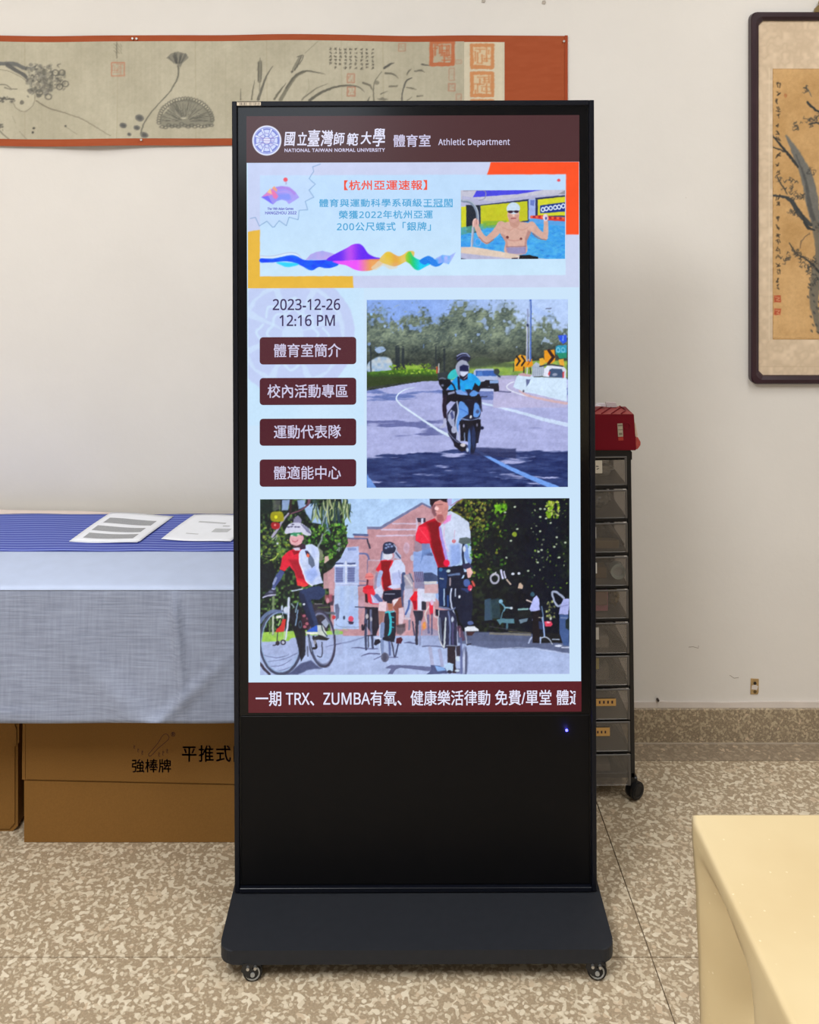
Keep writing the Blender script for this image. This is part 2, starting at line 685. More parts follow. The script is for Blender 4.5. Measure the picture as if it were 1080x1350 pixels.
X0, X1, YB = -2.9, 3.0, -4.4
struct('wall_back', nbox(X0, X1, WALL, WALL + 0.12, 0, CEIL), M_wall)
struct('wall_left', nbox(X0 - 0.12, X0, YB, WALL + 0.12, 0, CEIL), M_wall)
struct('wall_right', nbox(X1, X1 + 0.12, YB, WALL + 0.12, 0, CEIL), M_wall)
struct('ceiling', nbox(X0 - 0.12, X1 + 0.12, YB - 0.12, WALL + 0.12, CEIL, CEIL + 0.1), M_ceil)
# wall behind the photographer, with a window opening
bm = bmesh.new()
wx0, wx1, wz0, wz1 = -1.7, 0.0, 1.45, 2.65
box(bm, X0, wx0, YB - 0.12, YB, 0, CEIL)
box(bm, wx1, X1, YB - 0.12, YB, 0, CEIL)
box(bm, wx0, wx1, YB - 0.12, YB, 0, wz0)
box(bm, wx0, wx1, YB - 0.12, YB, wz1, CEIL)
struct('wall_front', bm, M_wall)
bm = bmesh.new()
for a, b_, c, d_ in ((wx0, wx1, wz0, wz0 + 0.05), (wx0, wx1, wz1 - 0.05, wz1), (wx0, wx0 + 0.05, wz0, wz1), (wx1 - 0.05, wx1, wz0, wz1), ((wx0 + wx1) / 2 - 0.03, (wx0 + wx1) / 2 + 0.03, wz0, wz1)):
    box(bm, a, b_, YB - 0.08, YB - 0.02, c, d_)
struct('window_1', bm, simple('aluminium_frame', (150, 152, 154), 0.4, 0.8))

# floor: mortar bed with slabs laid on it
fl = struct('floor', nbox(X0, X1, YB, WALL, -0.06, -0.004), M_joint)
jx = lambda y: 0.527 + (2.1 - y) * 0.010        # the lengthwise joint runs a touch off square
rows = [WALL, 2.587] + [1.9406 - 0.646 * k for k in range(10)]
rows[-1] = max(rows[-1], YB)
g = 0.0012
for r in range(len(rows) - 1):
    yb, ya = rows[r], max(rows[r + 1], YB)
    if yb - ya < 0.01:
        continue
    for c in range(-3, 3):
        xa0, xb0 = c * 1.5, (c + 1) * 1.5
        f0 = [max(min(jx(y) + q, X1), X0) for y in (ya, yb) for q in (xa0, xb0)]
        if f0[1] - f0[0] < 0.02:
            continue
        bm = prism_xy(bmesh.new(), [(f0[0] + g, ya + g), (f0[1] - g, ya + g), (f0[3] - g, yb - g), (f0[2] + g, yb - g)], -0.02, 0.0)
        obj('floor_slab', bm, M_border if r == 0 else M_floor, fl)

SK = WALL - 0.012
bm = bmesh.new()
prof = [(WALL, 0.0), (SK, 0.0), (SK, 0.091), (SK + 0.003, 0.093), (WALL, 0.093)]
A = [bm.verts.new((X0, y, z)) for y, z in prof]
B = [bm.verts.new((X1, y, z)) for y, z in prof]
bm.faces.new(A)
bm.faces.new(B)
for i in range(5):
    bm.faces.new((A[i], A[(i + 1) % 5], B[(i + 1) % 5], B[i]))
struct('baseboard_back', bm, M_skirt)
# painted strip above the skirting, its upper edge chipped
rr = random.Random(3)
bm = bmesh.new()
n = 150
top = [(X0 + (X1 - X0) * i / n, 0.1085 + rr.uniform(-0.0012, 0.0012) + 0.0010 * math.sin(i * 0.7)) for i in range(n + 1)]
prism(bm, [(X0, 0.093)] + [(X1, 0.093)] + top[::-1], WALL - 0.006, WALL)
struct('trim_1', bm, M_white)
bm = bmesh.new()
prism(bm, [(X0, 0.0)] + [(X1, 0.0), (X1, 0.0032), (X0, 0.0032)], SK - 0.003, SK)
struct('trim_2', bm, simple('joint_filler', (178, 164, 146), 0.7, var=0.1, scale=30))

# ceiling lamps (above the frame)
M_lampbody = simple('lamp_housing', (235, 235, 232), 0.5)
for i, (lx, ly, lw) in enumerate(LAMPS):
    t_ = thing('ceiling_light', 'white ceiling light, ' + ('above and left of the camera', 'over the papers on the left table', 'above the yellow table', 'before the framed painting')[i], 'lamp', (lx, ly, CEIL), group='ceiling lights')
    bm = bmesh.new()
    box(bm, -0.31, 0.31, -0.61, 0.61, -0.04, 0.0)
    box(bm, -0.31, -0.29, -0.61, 0.61, -0.10, -0.03)
    box(bm, 0.29, 0.31, -0.61, 0.61, -0.10, -0.03)
    obj('housing', bm, M_lampbody, t_)

# ================================================================== digital signage kiosk
DK = F / 640.0                       # depth of the kiosk's glass
LEAN = math.atan(0.0036)
Kp = P(545.6, 545, DK)
kroot = thing('digital_signage_kiosk', 'tall black floor-standing display kiosk showing a university sports screen', 'display',
              (Kp.x + 0.0, DK, 0.0), (0, 0, 0))
pivot = Vector((Kp.x, DK, Kp.z))


def S(px, py, off=0.0):
    """photo pixel -> kiosk space; off = height in front of the glass (m)"""
    px, py = np.asarray(px, float), np.asarray(py, float)
    dx = (px - 545.6 - (py - 545) * 0.0036) / 640.0
    return dx, np.full(np.shape(dx), -off), EYE - (py - H0) / 640.0


def SF(off):
    return lambda X, Y: S(X, Y, off)


# the whole body leans 0.2 degrees like in the photograph: shear is avoided, the body is rotated about its foot
kroot.rotation_euler = (0, -LEAN * 0.999, 0)
kroot.location = (Kp.x + math.tan(LEAN) * Kp.z, DK, 0.0)

M_blk = simple('black_powder_coat', (22, 23, 26), 0.38, 0.0, 0.06, 60, 0.08, 900)
M_plate = simple('black_textured_plate', (36, 38, 43), 0.5, 0.0, 0.06, 60, 0.35, 1100, 0.22)
M_frame = simple('black_aluminium', (15, 17, 25), 0.3, 0.0, 0.05, spec=0.22)
M_gloss = simple('black_glass', (5, 6, 10), 0.16, 0.0, 0.0, spec=0.28)
M_groove = simple('groove_black', (4, 4, 5), 0.7)
M_steel = simple('caster_steel', (190, 190, 188), 0.3, 0.9)
M_rubber = simple('caster_rubber', (18, 18, 19), 0.55)
M_nylon = simple('caster_grey_nylon', (150, 150, 146), 0.4)

lx = lambda px: (px - 545.6) / 640.0
lz = lambda py: EYE - (py - H0) / 640.0
xL, xR, zT, zB = lx(307.8), lx(784.0), lz(133.0), lz(1173.0)
BACK = 0.058
body = obj('cabinet', nbox(xL + 0.004, xR - 0.004, 0.004, BACK, zB, zT - 0.002, 0.002), M_blk, kroot)
obj('rear_housing', nbox(xL + 0.07, xR - 0.07, BACK, BACK + 0.035, zB + 0.25, zT - 0.12, 0.008), M_blk, body)
fr = 6.4 / 640
for nm, a in (('frame_rail', (xL, xL + fr, zB, zT)), ('frame_rail', (xR - fr, xR, zB, zT))):
    o = obj(nm, nbox(a[0], a[1], -0.007, BACK, a[2], a[3], 0.0022, 3), M_frame, kroot)
obj('frame_rail', nbox(xL + fr + 0.0004, xR - fr - 0.0004, -0.007, BACK, zT - 6.8 / 640, zT, 0.0022, 3), M_frame, kroot)
obj('frame_rail', nbox(xL + fr + 0.0004, xR - fr - 0.0004, -0.008, BACK, zB, zB + 6.0 / 640, 0.002, 3), M_frame, kroot)
# bezel glass
gl = obj('front_glass', nbox(xL + fr + 0.0022, xR - fr - 0.0022, -0.001, 0.006, lz(942), zT - 6.8 / 640 - 0.002), M_gloss, kroot)
obj('lower_panel', nbox(xL + fr + 0.003, xR - fr - 0.003, -0.0005, 0.006, zB + 6.0 / 640 + 0.002, lz(943.2), 0.0008, 1),
    simple('black_lower_panel', (11, 11, 13), 0.45, 0, 0.08, 8, 0.05, 700, spec=0.14), kroot)
lt, = [obj('power_light', cyl(bmesh.new(), (lx(745.6), -0.0012, lz(963)), (0, 1, 0), 0.0026, 0.002, 16), None, kroot)]
m, t, b = nt('blue_led')
b.inputs['Base Color'].default_value = (0.02, 0.02, 0.5, 1)
b.inputs['Emission Color'].default_value = (0.06, 0.06, 1.0, 1)
b.inputs['Emission Strength'].default_value = 9.0
lt.data.materials.append(m)
ld = bpy.data.lights.new('led_glow', 'POINT')
ld.energy, ld.color, ld.shadow_soft_size = 0.012, (0.1, 0.1, 1.0), 0.002
lo = bpy.data.objects.new('led_glow', ld)
lo.location = (lx(745.6), -0.008, lz(963))
lo.parent = kroot
COL.objects.link(lo)
# sticker on the top rail
st = obj('serial_sticker', nbox(lx(314.5), lx(346), -0.0075, -0.0071, lz(138.6), lz(134.2)), simple('sticker_cream', (196, 182, 160), 0.5), kroot)
cvs = [([(x, 134.8), (x, 138.2)], wdt) for x, wdt in ((317, .8), (319, 1.2), (321.2, .8), (323.5, 1.4), (326, .7), (329.5, .8), (331.6, 1.0), (334.5, .8), (337, 1.1), (339.5, .8), (342, 1.0))]
ribbon('sticker_print', cvs, SF(0.0077), simple('sticker_ink', (70, 62, 58), 0.6), st)

# base plate
PF = DK - F / 692.5                  # how far the plate reaches in front of the glass
zt_, tb = 0.064, 0.027
off = -0.006
bm = bmesh.new()
pw = (xR - xL) / 2
out = round_rect(-pw - 0.006, pw + 0.006, -PF, 0.10, 0.028, 7)
out = [(x + off * (0.0 if y > 0 else min(1, -y / PF)) + (xL + xR) / 2 + 0.003, y) for x, y in out]
prism_xy(bm, out, zt_ - tb, zt_, 0.0025)
obj('base_plate', bm, M_plate, kroot)
obj('foot_bracket', nbox(xL + 0.004, xR - 0.004, 0.008, BACK + 0.06, zt_, zB + 0.006, 0.001, 1), M_blk, kroot)


def caster(x, y, a):
    c = obj('caster', nbox(x - 0.018, x + 0.018, y - 0.006, y + 0.030, zt_ - tb - 0.003, zt_ - tb, 0.001, 1), M_blk, kroot)
    R = Matrix.Translation((x, y, 0)) @ Matrix.Rotation(a, 4, 'Z')
    rw = 0.0185

    def put(nm, bm_, mt):
        bmesh.ops.transform(bm_, matrix=R, verts=bm_.verts)
        return obj(nm, bm_, mt, c)
    bm = cyl(bmesh.new(), (0, 0, rw), (0, 1, 0), rw, 0.016, 32)
    bmesh.ops.bevel(bm, geom=[e for e in bm.edges if len(e.link_faces) == 2 and abs(e.verts[0].co.y - e.verts[1].co.y) < 1e-5], offset=0.003, segments=2, affect='EDGES')
    put('wheel', bm, M_rubber)
    bm = bmesh.new()
    for s in (-1, 1):
        torus(bm, (0, s * 0.0078, rw), (0, 1, 0), 0.0125, 0.0016, 28, 8)
        cyl(bm, (0, s * 0.0105, rw), (0, 1, 0), 0.0042, 0.006, 16)
    put('hub', bm, M_nylon)
    bm = bmesh.new()
    for s in (-1, 1):
        prism(bm, [(-0.018, 0.040), (-0.022, 0.026), (-0.010, rw - 0.006), (0.004, rw - 0.004), (0.006, rw + 0.006), (-0.002, 0.030), (0.014, 0.040)], s * 0.0102 - 0.001, s * 0.0102 + 0.001)
    box(bm, -0.020, 0.016, -0.011, 0.011, 0.0335, 0.0372)
    put('fork', bm, M_blk)
    bm = bmesh.new()
    for s in (-1, 1):
        cyl(bm, (s * 0.007 - 0.002, -0.0145, 0.0335), (0, 1, 0), 0.003, 0.006, 12)
    put('bolt', bm, M_steel)


for cx_, cy_, a in ((lx(343), -PF + 0.0115, 0.10), (lx(757), -PF + 0.0115, -0.10), (lx(343), 0.065, 0.4), (lx(757), 0.065, 0.1)):
    caster(cx_ + (0.012 if cx_ > 0 else -0.0), cy_, a)

# ---------------------------------------------------------------- what the display shows
screen = obj('screen', nbox(lx(326.6), lx(764.8), -0.0014, -0.0009, lz(938), lz(152.8)), screen_mat('screen_backlight', (203, 228, 250)), kroot)
E_head = screen_mat('screen_maroon_dark', (76, 44, 47))
E_foot = screen_mat('screen_maroon', (88, 22, 33))
E_white = screen_mat('screen_white', (228, 228, 250))
E_white2 = screen_mat('screen_pale_violet', (205, 200, 228))
E_pic = screen_mat('screen_picture', vcol=True)
L1, L2, L3 = SF(0.0018), SF(0.0022), SF(0.0026)
rect = lambda x0, y0, x1, y1: [(x0, y0), (x1, y0), (x1, y1), (x0, y1)]
flat_poly('header_bar', rect(325.1, 152.5, 763.7, 214), L1, E_head, screen)
flat_poly('ticker_bar', rect(327.7, 898.3, 766.5, 938.3), L1, E_foot, screen)

for ch, a, b_, c, d_ in zip('國立臺灣師範大學', (312, 383, 438, 512, 582, 654, 730, 796), (372, 434, 508, 578, 642, 717, 788, 862), (223, 224, 211, 214, 226, 230, 222, 205), (297, 294, 300, 300, 295, 297, 290, 302)):
    text_mesh('heading_text', ch, 300 + a / 4.154, 120 + c / 4.154, 300 + b_ / 4.154, 120 + d_ / 4.154, L3, E_white, screen, bold=0.55, shear=0.12)
text_mesh('heading_text', 'NATIONAL TAIWAN NORMAL UNIVERSITY', 375.5, 195.4, 507.5, 199.8, L3, E_white2, screen, bold=0.35, space=1.1, plain=False)
text_mesh('heading_text', '體育室', 519, 177.5, 567.5, 193.5, L3, E_white2, screen, bold=0.5)
text_mesh('heading_text', 'Athletic Department', 578, 183, 672, 194, L3, E_white2, screen, bold=0.3, space=1.06)
E_date = screen_mat('screen_ink_violet', (72, 62, 98))
text_mesh('clock_text', '2023-12-26', 360, 393.5, 448.5, 408, L3, E_date, screen, bold=0.45)
text_mesh('clock_text', '12:16 PM', 369, 414.5, 441.5, 429, L3, E_date, screen, bold=0.45)
tt = text_mesh('ticker_text', '一期 TRX、ZUMBA有氧、健康樂活律動 免費/單堂 體適', 337.5, 909.3, 767.5, 929.3, L3, E_white, screen, bold=0.35, clip=758.6)
for (y0, y1, c, s, a, b_) in ((443.6, 479.6, (84, 38, 48), '體育室簡介', 361.5, 449.5), (497.3, 533.0, (80, 30, 43), '校內活動專區', 353, 458.5),
                              (551.0, 586.6, (76, 22, 37), '運動代表隊', 361.5, 449.5), (604.6, 640.6, (78, 20, 38), '體適能中心', 361.5, 449.5)):
    flat_poly('menu_button', round_rect(342.6, 469.8, y0, y1, 4.5, 5), L2, screen_mat('screen_button', c), screen)
    ym = (y0 + y1) / 2
    text_mesh('menu_text', s, a, ym - 9.3, b_, ym + 8.3, L3, E_white2, screen, bold=0.35)

# emblem in the header
cv = Cv(332, 164, 372.5, 205, 0.5, (76, 44, 47))
cv.ell(352, 184.6, 19.2, 19.8, (226, 232, 252))
cv.ell(352, 184.6, 16.6, 17.2, (150, 160, 226), 1.0, ring=1.4)
for k in range(8):
    a = k * math.pi / 4 + math.pi / 8 * 0
    ca, sa = math.cos(a), math.sin(a)
    pts = []
    for (r, tt_) in ((4.5, -2.0), (15.5, -5.0), (16.2, 0), (15.5, 5.0), (4.5, 2.0)):
        pts.append((352 + r * ca - tt_ * sa, 184.6 + r * sa + tt_ * ca))
    cv.poly(pts, (112, 124, 206), 1.0)
    cv.poly([(352 + (p[0] - 352) * 0.74 + 2.2 * ca, 184.6 + (p[1] - 184.6) * 0.74 + 2.2 * sa) for p in pts], (206, 216, 250), 1.0)
    cv.line([(352 + 9 * ca - 2 * sa, 184.6 + 9 * sa + 2 * ca), (352 + 10 * ca + 2 * sa, 184.6 + 10 * sa - 2 * ca)], 1.0, (140, 130, 205), 0.8)
for k in range(3):
    cv.line([(343 + k, 180 + k * 4), (351, 182 + k * 3), (361 - k, 181 + k * 4)], 1.0, (150, 120, 190), 0.7)
cv.mesh('emblem', L2, E_pic, screen)

# watermark of the emblem behind the menu
def bgw(X, Y):
    n = fbm(X, Y, 70, 5)
    c = np.array((200, 229, 252.0)) + (n[..., None] - 0.5) * np.array((16, 8, 2))
    return c


cv = Cv(327.4, 379.2, 480, 560, 1.0, bgw)
wc, wr = (386, 440), 82
cv.ell(*wc, wr, wr, (192, 203, 243), 0.85, soft=2)
cv.ell(*wc, wr - 13, wr - 13, (202, 222, 250), 0.9, soft=2)
for k in range(8):
    a = k * math.pi / 4 + 0.05
    ca, sa = math.cos(a), math.sin(a)
    pts = [(wc[0] + r * ca - q * sa, wc[1] + r * sa + q * ca) for r, q in ((14, -5), (60, -20), (66, 0), (60, 20), (14, 5))]
    cv.poly(pts, (190, 202, 243), 0.75, soft=2.0)
    for rr_ in (26, 40):
        cv.line([(wc[0] + rr_ * ca - 10 * sa, wc[1] + rr_ * sa + 10 * ca), (wc[0] + (rr_ + 8) * ca, wc[1] + (rr_ + 8) * sa), (wc[0] + rr_ * ca + 10 * sa, wc[1] + rr_ * sa - 10 * ca)], 3.2, (206, 230, 253), 0.8, soft=1.5)
cv.organic(0.9, 6, 2)
cv.mesh('watermark', L1, E_pic, screen)
# lighter strip left of the second picture keeps the background's own tone

# ---- news banner
def bgb(X, Y):
    t_ = np.clip((X - 327) / 440, 0, 1)[..., None]
    return np.array((200, 208, 240.0)) * (1 - t_) + np.array((203, 212, 240.0)) * t_


cv = Cv(327, 214.2, 763.2, 379.2, 0.85, bgb)
cv.poly([(326, 305), (343, 302), (343, 363.5), (465, 363.5), (466.5, 380), (326, 380)], (232, 184, 62))
cv.poly([(647.5, 213), (765, 213), (765, 310), (746, 310), (746, 231), (642, 231)], (252, 82, 34))
cv.poly(rect(343, 230.5, 745.6, 363.2), lambda X, Y: np.array((190, 221, 252.0)) + np.clip((Y - 260) / 100, 0, 1)[..., None] * np.array((12, 10, 0)))
# saw-tooth ring round the badge
zz = [(0, 672), (75, 655), (132, 780), (238, 710), (318, 795), (345, 793), (412, 706), (515, 777), (555, 655), (683, 692), (700, 557), (820, 550), (783, 432), (905, 374), (838, 270), (928, 187), (838, 108), (905, 5), (890, -60), (1000, -100)]
cv.zoom(330, 225, 10.8)
cv.poly([(-30, 680)] + zz + [(1000, -140), (-30, -140)], (196, 214, 250), 0.35)
cv.line(zz, 9, (112, 150, 196), 0.85, smooth=False)
# badge: open fan with a red dot, mountains at its left
fan = [(162, 368), (245, 290), (350, 225), (450, 212), (560, 232), (640, 290), (700, 375), (555, 468), (510, 425), (450, 405), (385, 425), (325, 475)]
cv.poly(fan, lambda X, Y: np.stack([150 + 20 * np.clip((X - 345) / 40, 0, 1), 140 + 20 * np.clip((X - 345) / 40, 0, 1) + 0 * Y, 246 - 0 * X], -1), smooth=False)
cv.poly([(162, 368), (245, 330), (325, 475)], (118, 110, 250))
cv.poly([(390, 330), (560, 320), (585, 400), (540, 420), (450, 400), (385, 420)], (128, 150, 250), 0.8, soft=3)
cv.line([(390, 245), (480, 235), (570, 262), (630, 320)], 40, (176, 130, 230), 0.7, soft=2)
cv.line([(400, 300), (500, 290), (580, 330)], 12, (196, 160, 240), 0.6)
for p_, c_ in ((((170, 365), (260, 280), (330, 250), (360, 330)), (226, 130, 200)), (((240, 300), (290, 240), (310, 330)), (250, 205, 150)), (((310, 240), (345, 210), (385, 260), (380, 300)), (250, 165, 120)), (((300, 290), (345, 280), (400, 360), (370, 400), (330, 380)), (240, 120, 180))):
    cv.poly(p_, c_, 0.9)
cv.ell(505, 120, 30, 30, (238, 82, 100))
cv.line([(512, 160), (512, 185)], 16, (170, 150, 200), 0.7)
cv.z = (0, 0, 1.0)
# small badge, upper right
cv.ell(736.7, 238.3, 2.2, 2.0, (235, 80, 90))
# coloured wave
cv.zoom(340, 310, 7.714)
cv.line([(30, 205), (150, 205), (300, 175), (390, 180), (450, 235)], 7, (180, 180, 205), 0.7)
cv.line([(30, 215), (150, 218), (300, 190), (390, 195), (440, 235)], 9, (236, 238, 250), 0.8)
cv.poly([(30, 230), (150, 232), (330, 200), (400, 210), (480, 248), (640, 250), (730, 245), (820, 290), (760, 325), (690, 333), (620, 320), (570, 350), (530, 353), (470, 320), (400, 285), (300, 262), (150, 270), (30, 270)],
        lambda X, Y: np.stack([10 + 0 * X, 50 + 90 * np.clip(fbm(X, Y * 2, 14, 3) - 0.2, 0, 1), 250 + 0 * X], -1), smooth=True)
cv.poly([(190, 272), (330, 275), (420, 290), (320, 320), (250, 305)], (30, 210, 250), 0.9, smooth=True, soft=1.6)
cv.poly([(485, 246), (540, 190), (600, 165), (660, 155), (740, 175), (790, 190), (730, 246)], lambda X, Y: np.stack([150 + 40 * vnoise(X, Y, 5, 2), 150 + 0 * X, 235 + 0 * X], -1), 0.75)
cv.poly([(700, 250), (780, 190), (900, 130), (960, 95), (1020, 85), (1070, 110), (1130, 190), (1200, 220), (1290, 240), (1240, 262), (1000, 250), (820, 265)],
        lambda X, Y: np.stack([100 + 85 * np.exp(-((X - 462) / 9) ** 2) , 35 + 40 * np.exp(-((X - 460) / 9) ** 2), 245 + 0 * X], -1), smooth=True)
cv.poly([(760, 262), (900, 255), (1080, 245), (1300, 240), (1280, 280), (1180, 345), (1090, 362), (1000, 352), (900, 305), (820, 290)],
        lambda X, Y: np.stack([240 + 0 * X, 70 + 90 * np.clip((X - 470) / 20, 0, 1), np.clip(250 - 170 * np.clip((X - 472) / 16, 0, 1), 60, 250)], -1), 0.92, smooth=True)
cv.zoom(470, 310, 7.714)
cv.poly([(150, 330), (190, 290), (260, 250), (420, 320), (340, 345), (270, 310), (200, 352)], (225, 214, 190), 0.7, smooth=True)
cv.poly([(235, 240), (290, 180), (335, 168), (390, 195), (430, 212), (470, 200), (530, 160), (590, 175), (560, 260), (500, 270), (430, 305), (370, 315), (300, 295), (250, 270)],
        lambda X, Y: np.stack([228 + 0 * X, 196 - 26 * np.exp(-((X - 522) / 6) ** 2), 50 + 60 * np.clip(vnoise(X, Y, 7, 9), 0, 1)], -1), smooth=True)
cv.poly([(500, 200), (545, 165), (580, 215), (640, 248), (700, 240), (760, 285), (700, 320), (640, 355), (590, 345), (540, 290), (505, 262)],
        lambda X, Y: np.stack([np.clip(150 - 200 * (X - 536) / 14, 10, 190), 205 + 0 * X, np.clip(70 + 170 * (X - 540) / 14, 60, 245)], -1), smooth=True)
cv.poly([(640, 260), (720, 212), (770, 225), (810, 250), (870, 210), (890, 270), (820, 320), (770, 310), (730, 285), (690, 300)], (20, 120, 235), 0.9, smooth=True)
cv.poly([(800, 240), (870, 200), (950, 210), (1010, 175), (970, 250), (940, 297), (880, 280), (830, 290)], lambda X, Y: np.stack([90 + 90 * vnoise(X, Y, 4, 6), 175 + 0 * X, 250 + 0 * X], -1), 0.85)
cv.z = (0, 0, 1.0)
cv.organic(0.25, 5, 1.5, 5, 6)
cv.mesh('news_banner', L1, E_pic, screen)
E_red = screen_mat('screen_coral', (240, 92, 72))
E_cyan = screen_mat('screen_cyan_blue', (84, 168, 216))
text_mesh('banner_text', '【杭州亞運速報】', 454, 237.5, 563, 250.2, L3, E_red, screen, bold=0.5, space=1.08)
text_mesh('banner_text', '體育與運動科學系碩級王冠閎', 421.2, 262, 596.6, 272.4, L3, E_cyan, screen, bold=0.35, space=1.1)
ribbon('banner_underline', [([(559, 272.8), (597, 272.8)], 1.0)], L3, E_cyan, screen)
text_mesh('banner_text', '榮獲2022年杭州亞運', 447, 277.2, 570.5, 288, L3, E_cyan, screen, bold=0.35, space=1.1)
text_mesh('banner_text', '200公尺蝶式「銀牌」', 444.5, 292.6, 568, 304, L3, E_cyan, screen, bold=0.35, space=1.1)
E_vio = screen_mat('screen_badge_ink', (110, 110, 200))
text_mesh('banner_text', 'The 19th Asian Games', 353, 272.8, 387, 276, L3, E_vio, screen, bold=0.3)
text_mesh('banner_text', 'HANGZHOU 2022', 350, 278, 391, 281.8, L3, E_vio, screen, bold=0.3)

# ---- picture 1: swimmer in the pool
cv = Cv(607.5, 251, 744.8, 341.8, 0.6, lambda X, Y: np.stack([40 + 50 * fbm(X, Y * 2.2, 6, 1), 140 + 50 * fbm(X, Y * 2.2, 6, 1), 235 + 0 * X], -1))
cv.zoom(600, 225, 6.353)
cv.poly([(40, 160), (930, 160), (930, 380), (40, 320)], (196, 196, 214))
cv.poly([(60, 210), (300, 260), (640, 210), (940, 210), (940, 250), (40, 300)], (176, 178, 214), 0.8)
cv.poly([(180, 168), (735, 165), (520, 200), (150, 225)], (72, 72, 226))
cv.poly([(860, 200), (930, 165), (930, 205)], (150, 150, 160))
cv.poly([(200, 290), (620, 240), (622, 430), (200, 470)], (44, 52, 90))
cv.poly([(213, 295), (605, 258), (608, 420), (215, 470)], lambda X, Y: np.stack([196 + 0 * X, 206 - 14 * fbm(X, Y, 9, 4), 34 + 0 * X], -1))
cv.poly([(50, 305), (95, 300), (95, 470), (50, 480)], (208, 210, 40))
cv.poly([(92, 288), (205, 290), (205, 520), (95, 520)], (30, 38, 52))
cv.poly([(50, 475), (95, 470), (260, 440), (260, 490), (50, 540)], (90, 170, 150), 0.8, soft=1.5)
cv.poly([(230, 425), (430, 420), (430, 480), (240, 480)], (120, 176, 60), 0.7, soft=1.8)
cv.poly([(615, 245), (690, 240), (690, 400), (615, 410)], (160, 180, 236))
cv.poly([(630, 250), (665, 250), (660, 300), (630, 290)], (90, 110, 190), 0.8)
cv.poly([(672, 230), (925, 210), (925, 390), (672, 385)], (40, 48, 90))
cv.poly([(692, 245), (925, 222), (925, 380), (692, 380)], (212, 214, 46))
cv.poly([(710, 295), (925, 268), (925, 345), (712, 362)], (22, 52, 140))
for i, (a, b_) in enumerate(((735, 330), (765, 322), (800, 318), (838, 312), (870, 308), (905, 300))):
    cv.ell(a, b_, 14, 16, (226, 236, 250), ring=9)
cv.poly([(630, 380), (700, 378), (925, 395), (925, 430), (780, 420), (630, 400)], (222, 60, 48))
for a in range(640, 920, 22):
    cv.ell(a, 388 + (a - 640) * 0.06, 8, 10, (250, 120, 70) if (a // 22) % 2 else (150, 30, 60), 0.8)
cv.poly([(615, 405), (925, 435), (925, 470), (615, 440)], (96, 160, 226), 0.7, soft=1.5)
cv.line([(70, 172), (240, 170), (250, 230), (200, 250)], 8, (150, 150, 170), 0.8)
cv.line([(60, 255), (130, 268), (178, 330), (190, 430), (188, 460)], 24, (128, 142, 166))
cv.line([(60, 248), (135, 262), (186, 330), (196, 430)], 6, (200, 208, 222), 0.9)
cv.line([(150, 480), (140, 640)], 20, (150, 160, 186))
cv.line([(145, 480), (134, 640)], 6, (214, 220, 236), 0.9)
cv.specks(150, (60, 480, 925, 740), [(80, 180, 250), (20, 110, 220), (130, 200, 250)], (0.8, 2.2), (0.3, 0.6), (0.2, 0.4), rot=0)
SK1 = (214, 172, 158)
cv.line([(180, 470), (215, 545), (262, 590)], [38, 50, 56], SK1)
cv.line([(262, 588), (330, 530), (385, 462)], [52, 60, 76], SK1)
cv.line([(640, 465), (690, 520), (750, 558)], [72, 56, 50], SK1)
cv.line([(752, 560), (762, 480), (756, 400)], [48, 40, 30], SK1)
cv.line([(200, 560), (262, 610), (320, 580)], 10, (160, 104, 96), 0.7)
cv.line([(650, 530), (700, 570), (760, 582)], 10, (160, 104, 96), 0.7)
cv.poly([(360, 450), (450, 430), (540, 430), (640, 455), (630, 530), (600, 590), (590, 700), (420, 690), (420, 600), (380, 530)], SK1, smooth=True)
cv.poly([(380, 530), (420, 600), (425, 680), (450, 690), (440, 600), (420, 540)], (176, 126, 120), 0.6, soft=2)
cv.poly([(600, 590), (640, 520), (610, 500), (585, 570), (580, 690), (592, 690)], (168, 120, 118), 0.7, soft=2)
cv.line([(400, 480), (460, 500), (500, 480), (560, 500), (610, 478)], 8, (196, 140, 126), 0.5)
cv.line([(430, 575), (490, 590), (550, 582)], 10, (190, 134, 124), 0.6)
cv.ell(438, 560, 12, 12, (112, 60, 60))
cv.ell(552, 574, 10, 10, (120, 66, 64))
cv.line([(430, 640), (590, 636)], 6, (130, 90, 110), 0.7)
cv.poly([(425, 645), (590, 640), (590, 700), (440, 700)], (124, 134, 206), 0.65, soft=1.5)
cv.line([(500, 440), (492, 400)], 84, (196, 148, 134))
cv.ell(487, 370, 50, 66, (222, 180, 166))
cv.poly([(440, 370), (535, 370), (520, 430), (480, 440), (452, 425)], (200, 150, 140), 0.8, soft=1.5)
cv.ell(487, 318, 56, 50, (200, 222, 240))
cv.poly([(434, 328), (540, 328), (540, 345), (434, 345)], (206, 226, 244))
cv.ell(463, 348, 22, 12, (52, 18, 40))
cv.ell(512, 346, 20, 12, (52, 18, 40))
cv.line([(440, 342), (535, 340)], 6, (50, 40, 60))
cv.line([(470, 403), (506, 402)], 7, (150, 60, 70))
cv.ell(488, 378, 8, 10, (236, 200, 186))
cv.ell(172, 440, 28, 36, (216, 168, 160))
cv.line([(150, 470), (155, 420), (172, 405)], 10, (236, 196, 188))
cv.line([(180, 400), (178, 450)], 5, (150, 96, 100), 0.8)
cv.ell(756, 396, 22, 30, (224, 210, 224))
cv.line([(770, 370), (780, 410)], 8, (214, 170, 160))
cv.ell(760, 402, 8, 12, (60, 70, 160))
cv.poly([(48, 640), (160, 640), (420, 690), (560, 720), (780, 745), (48, 745)], (206, 196, 206))
cv.poly([(150, 640), (420, 685), (560, 715), (500, 740), (48, 690), (48, 650)], (226, 204, 184), 0.9, soft=1.5)
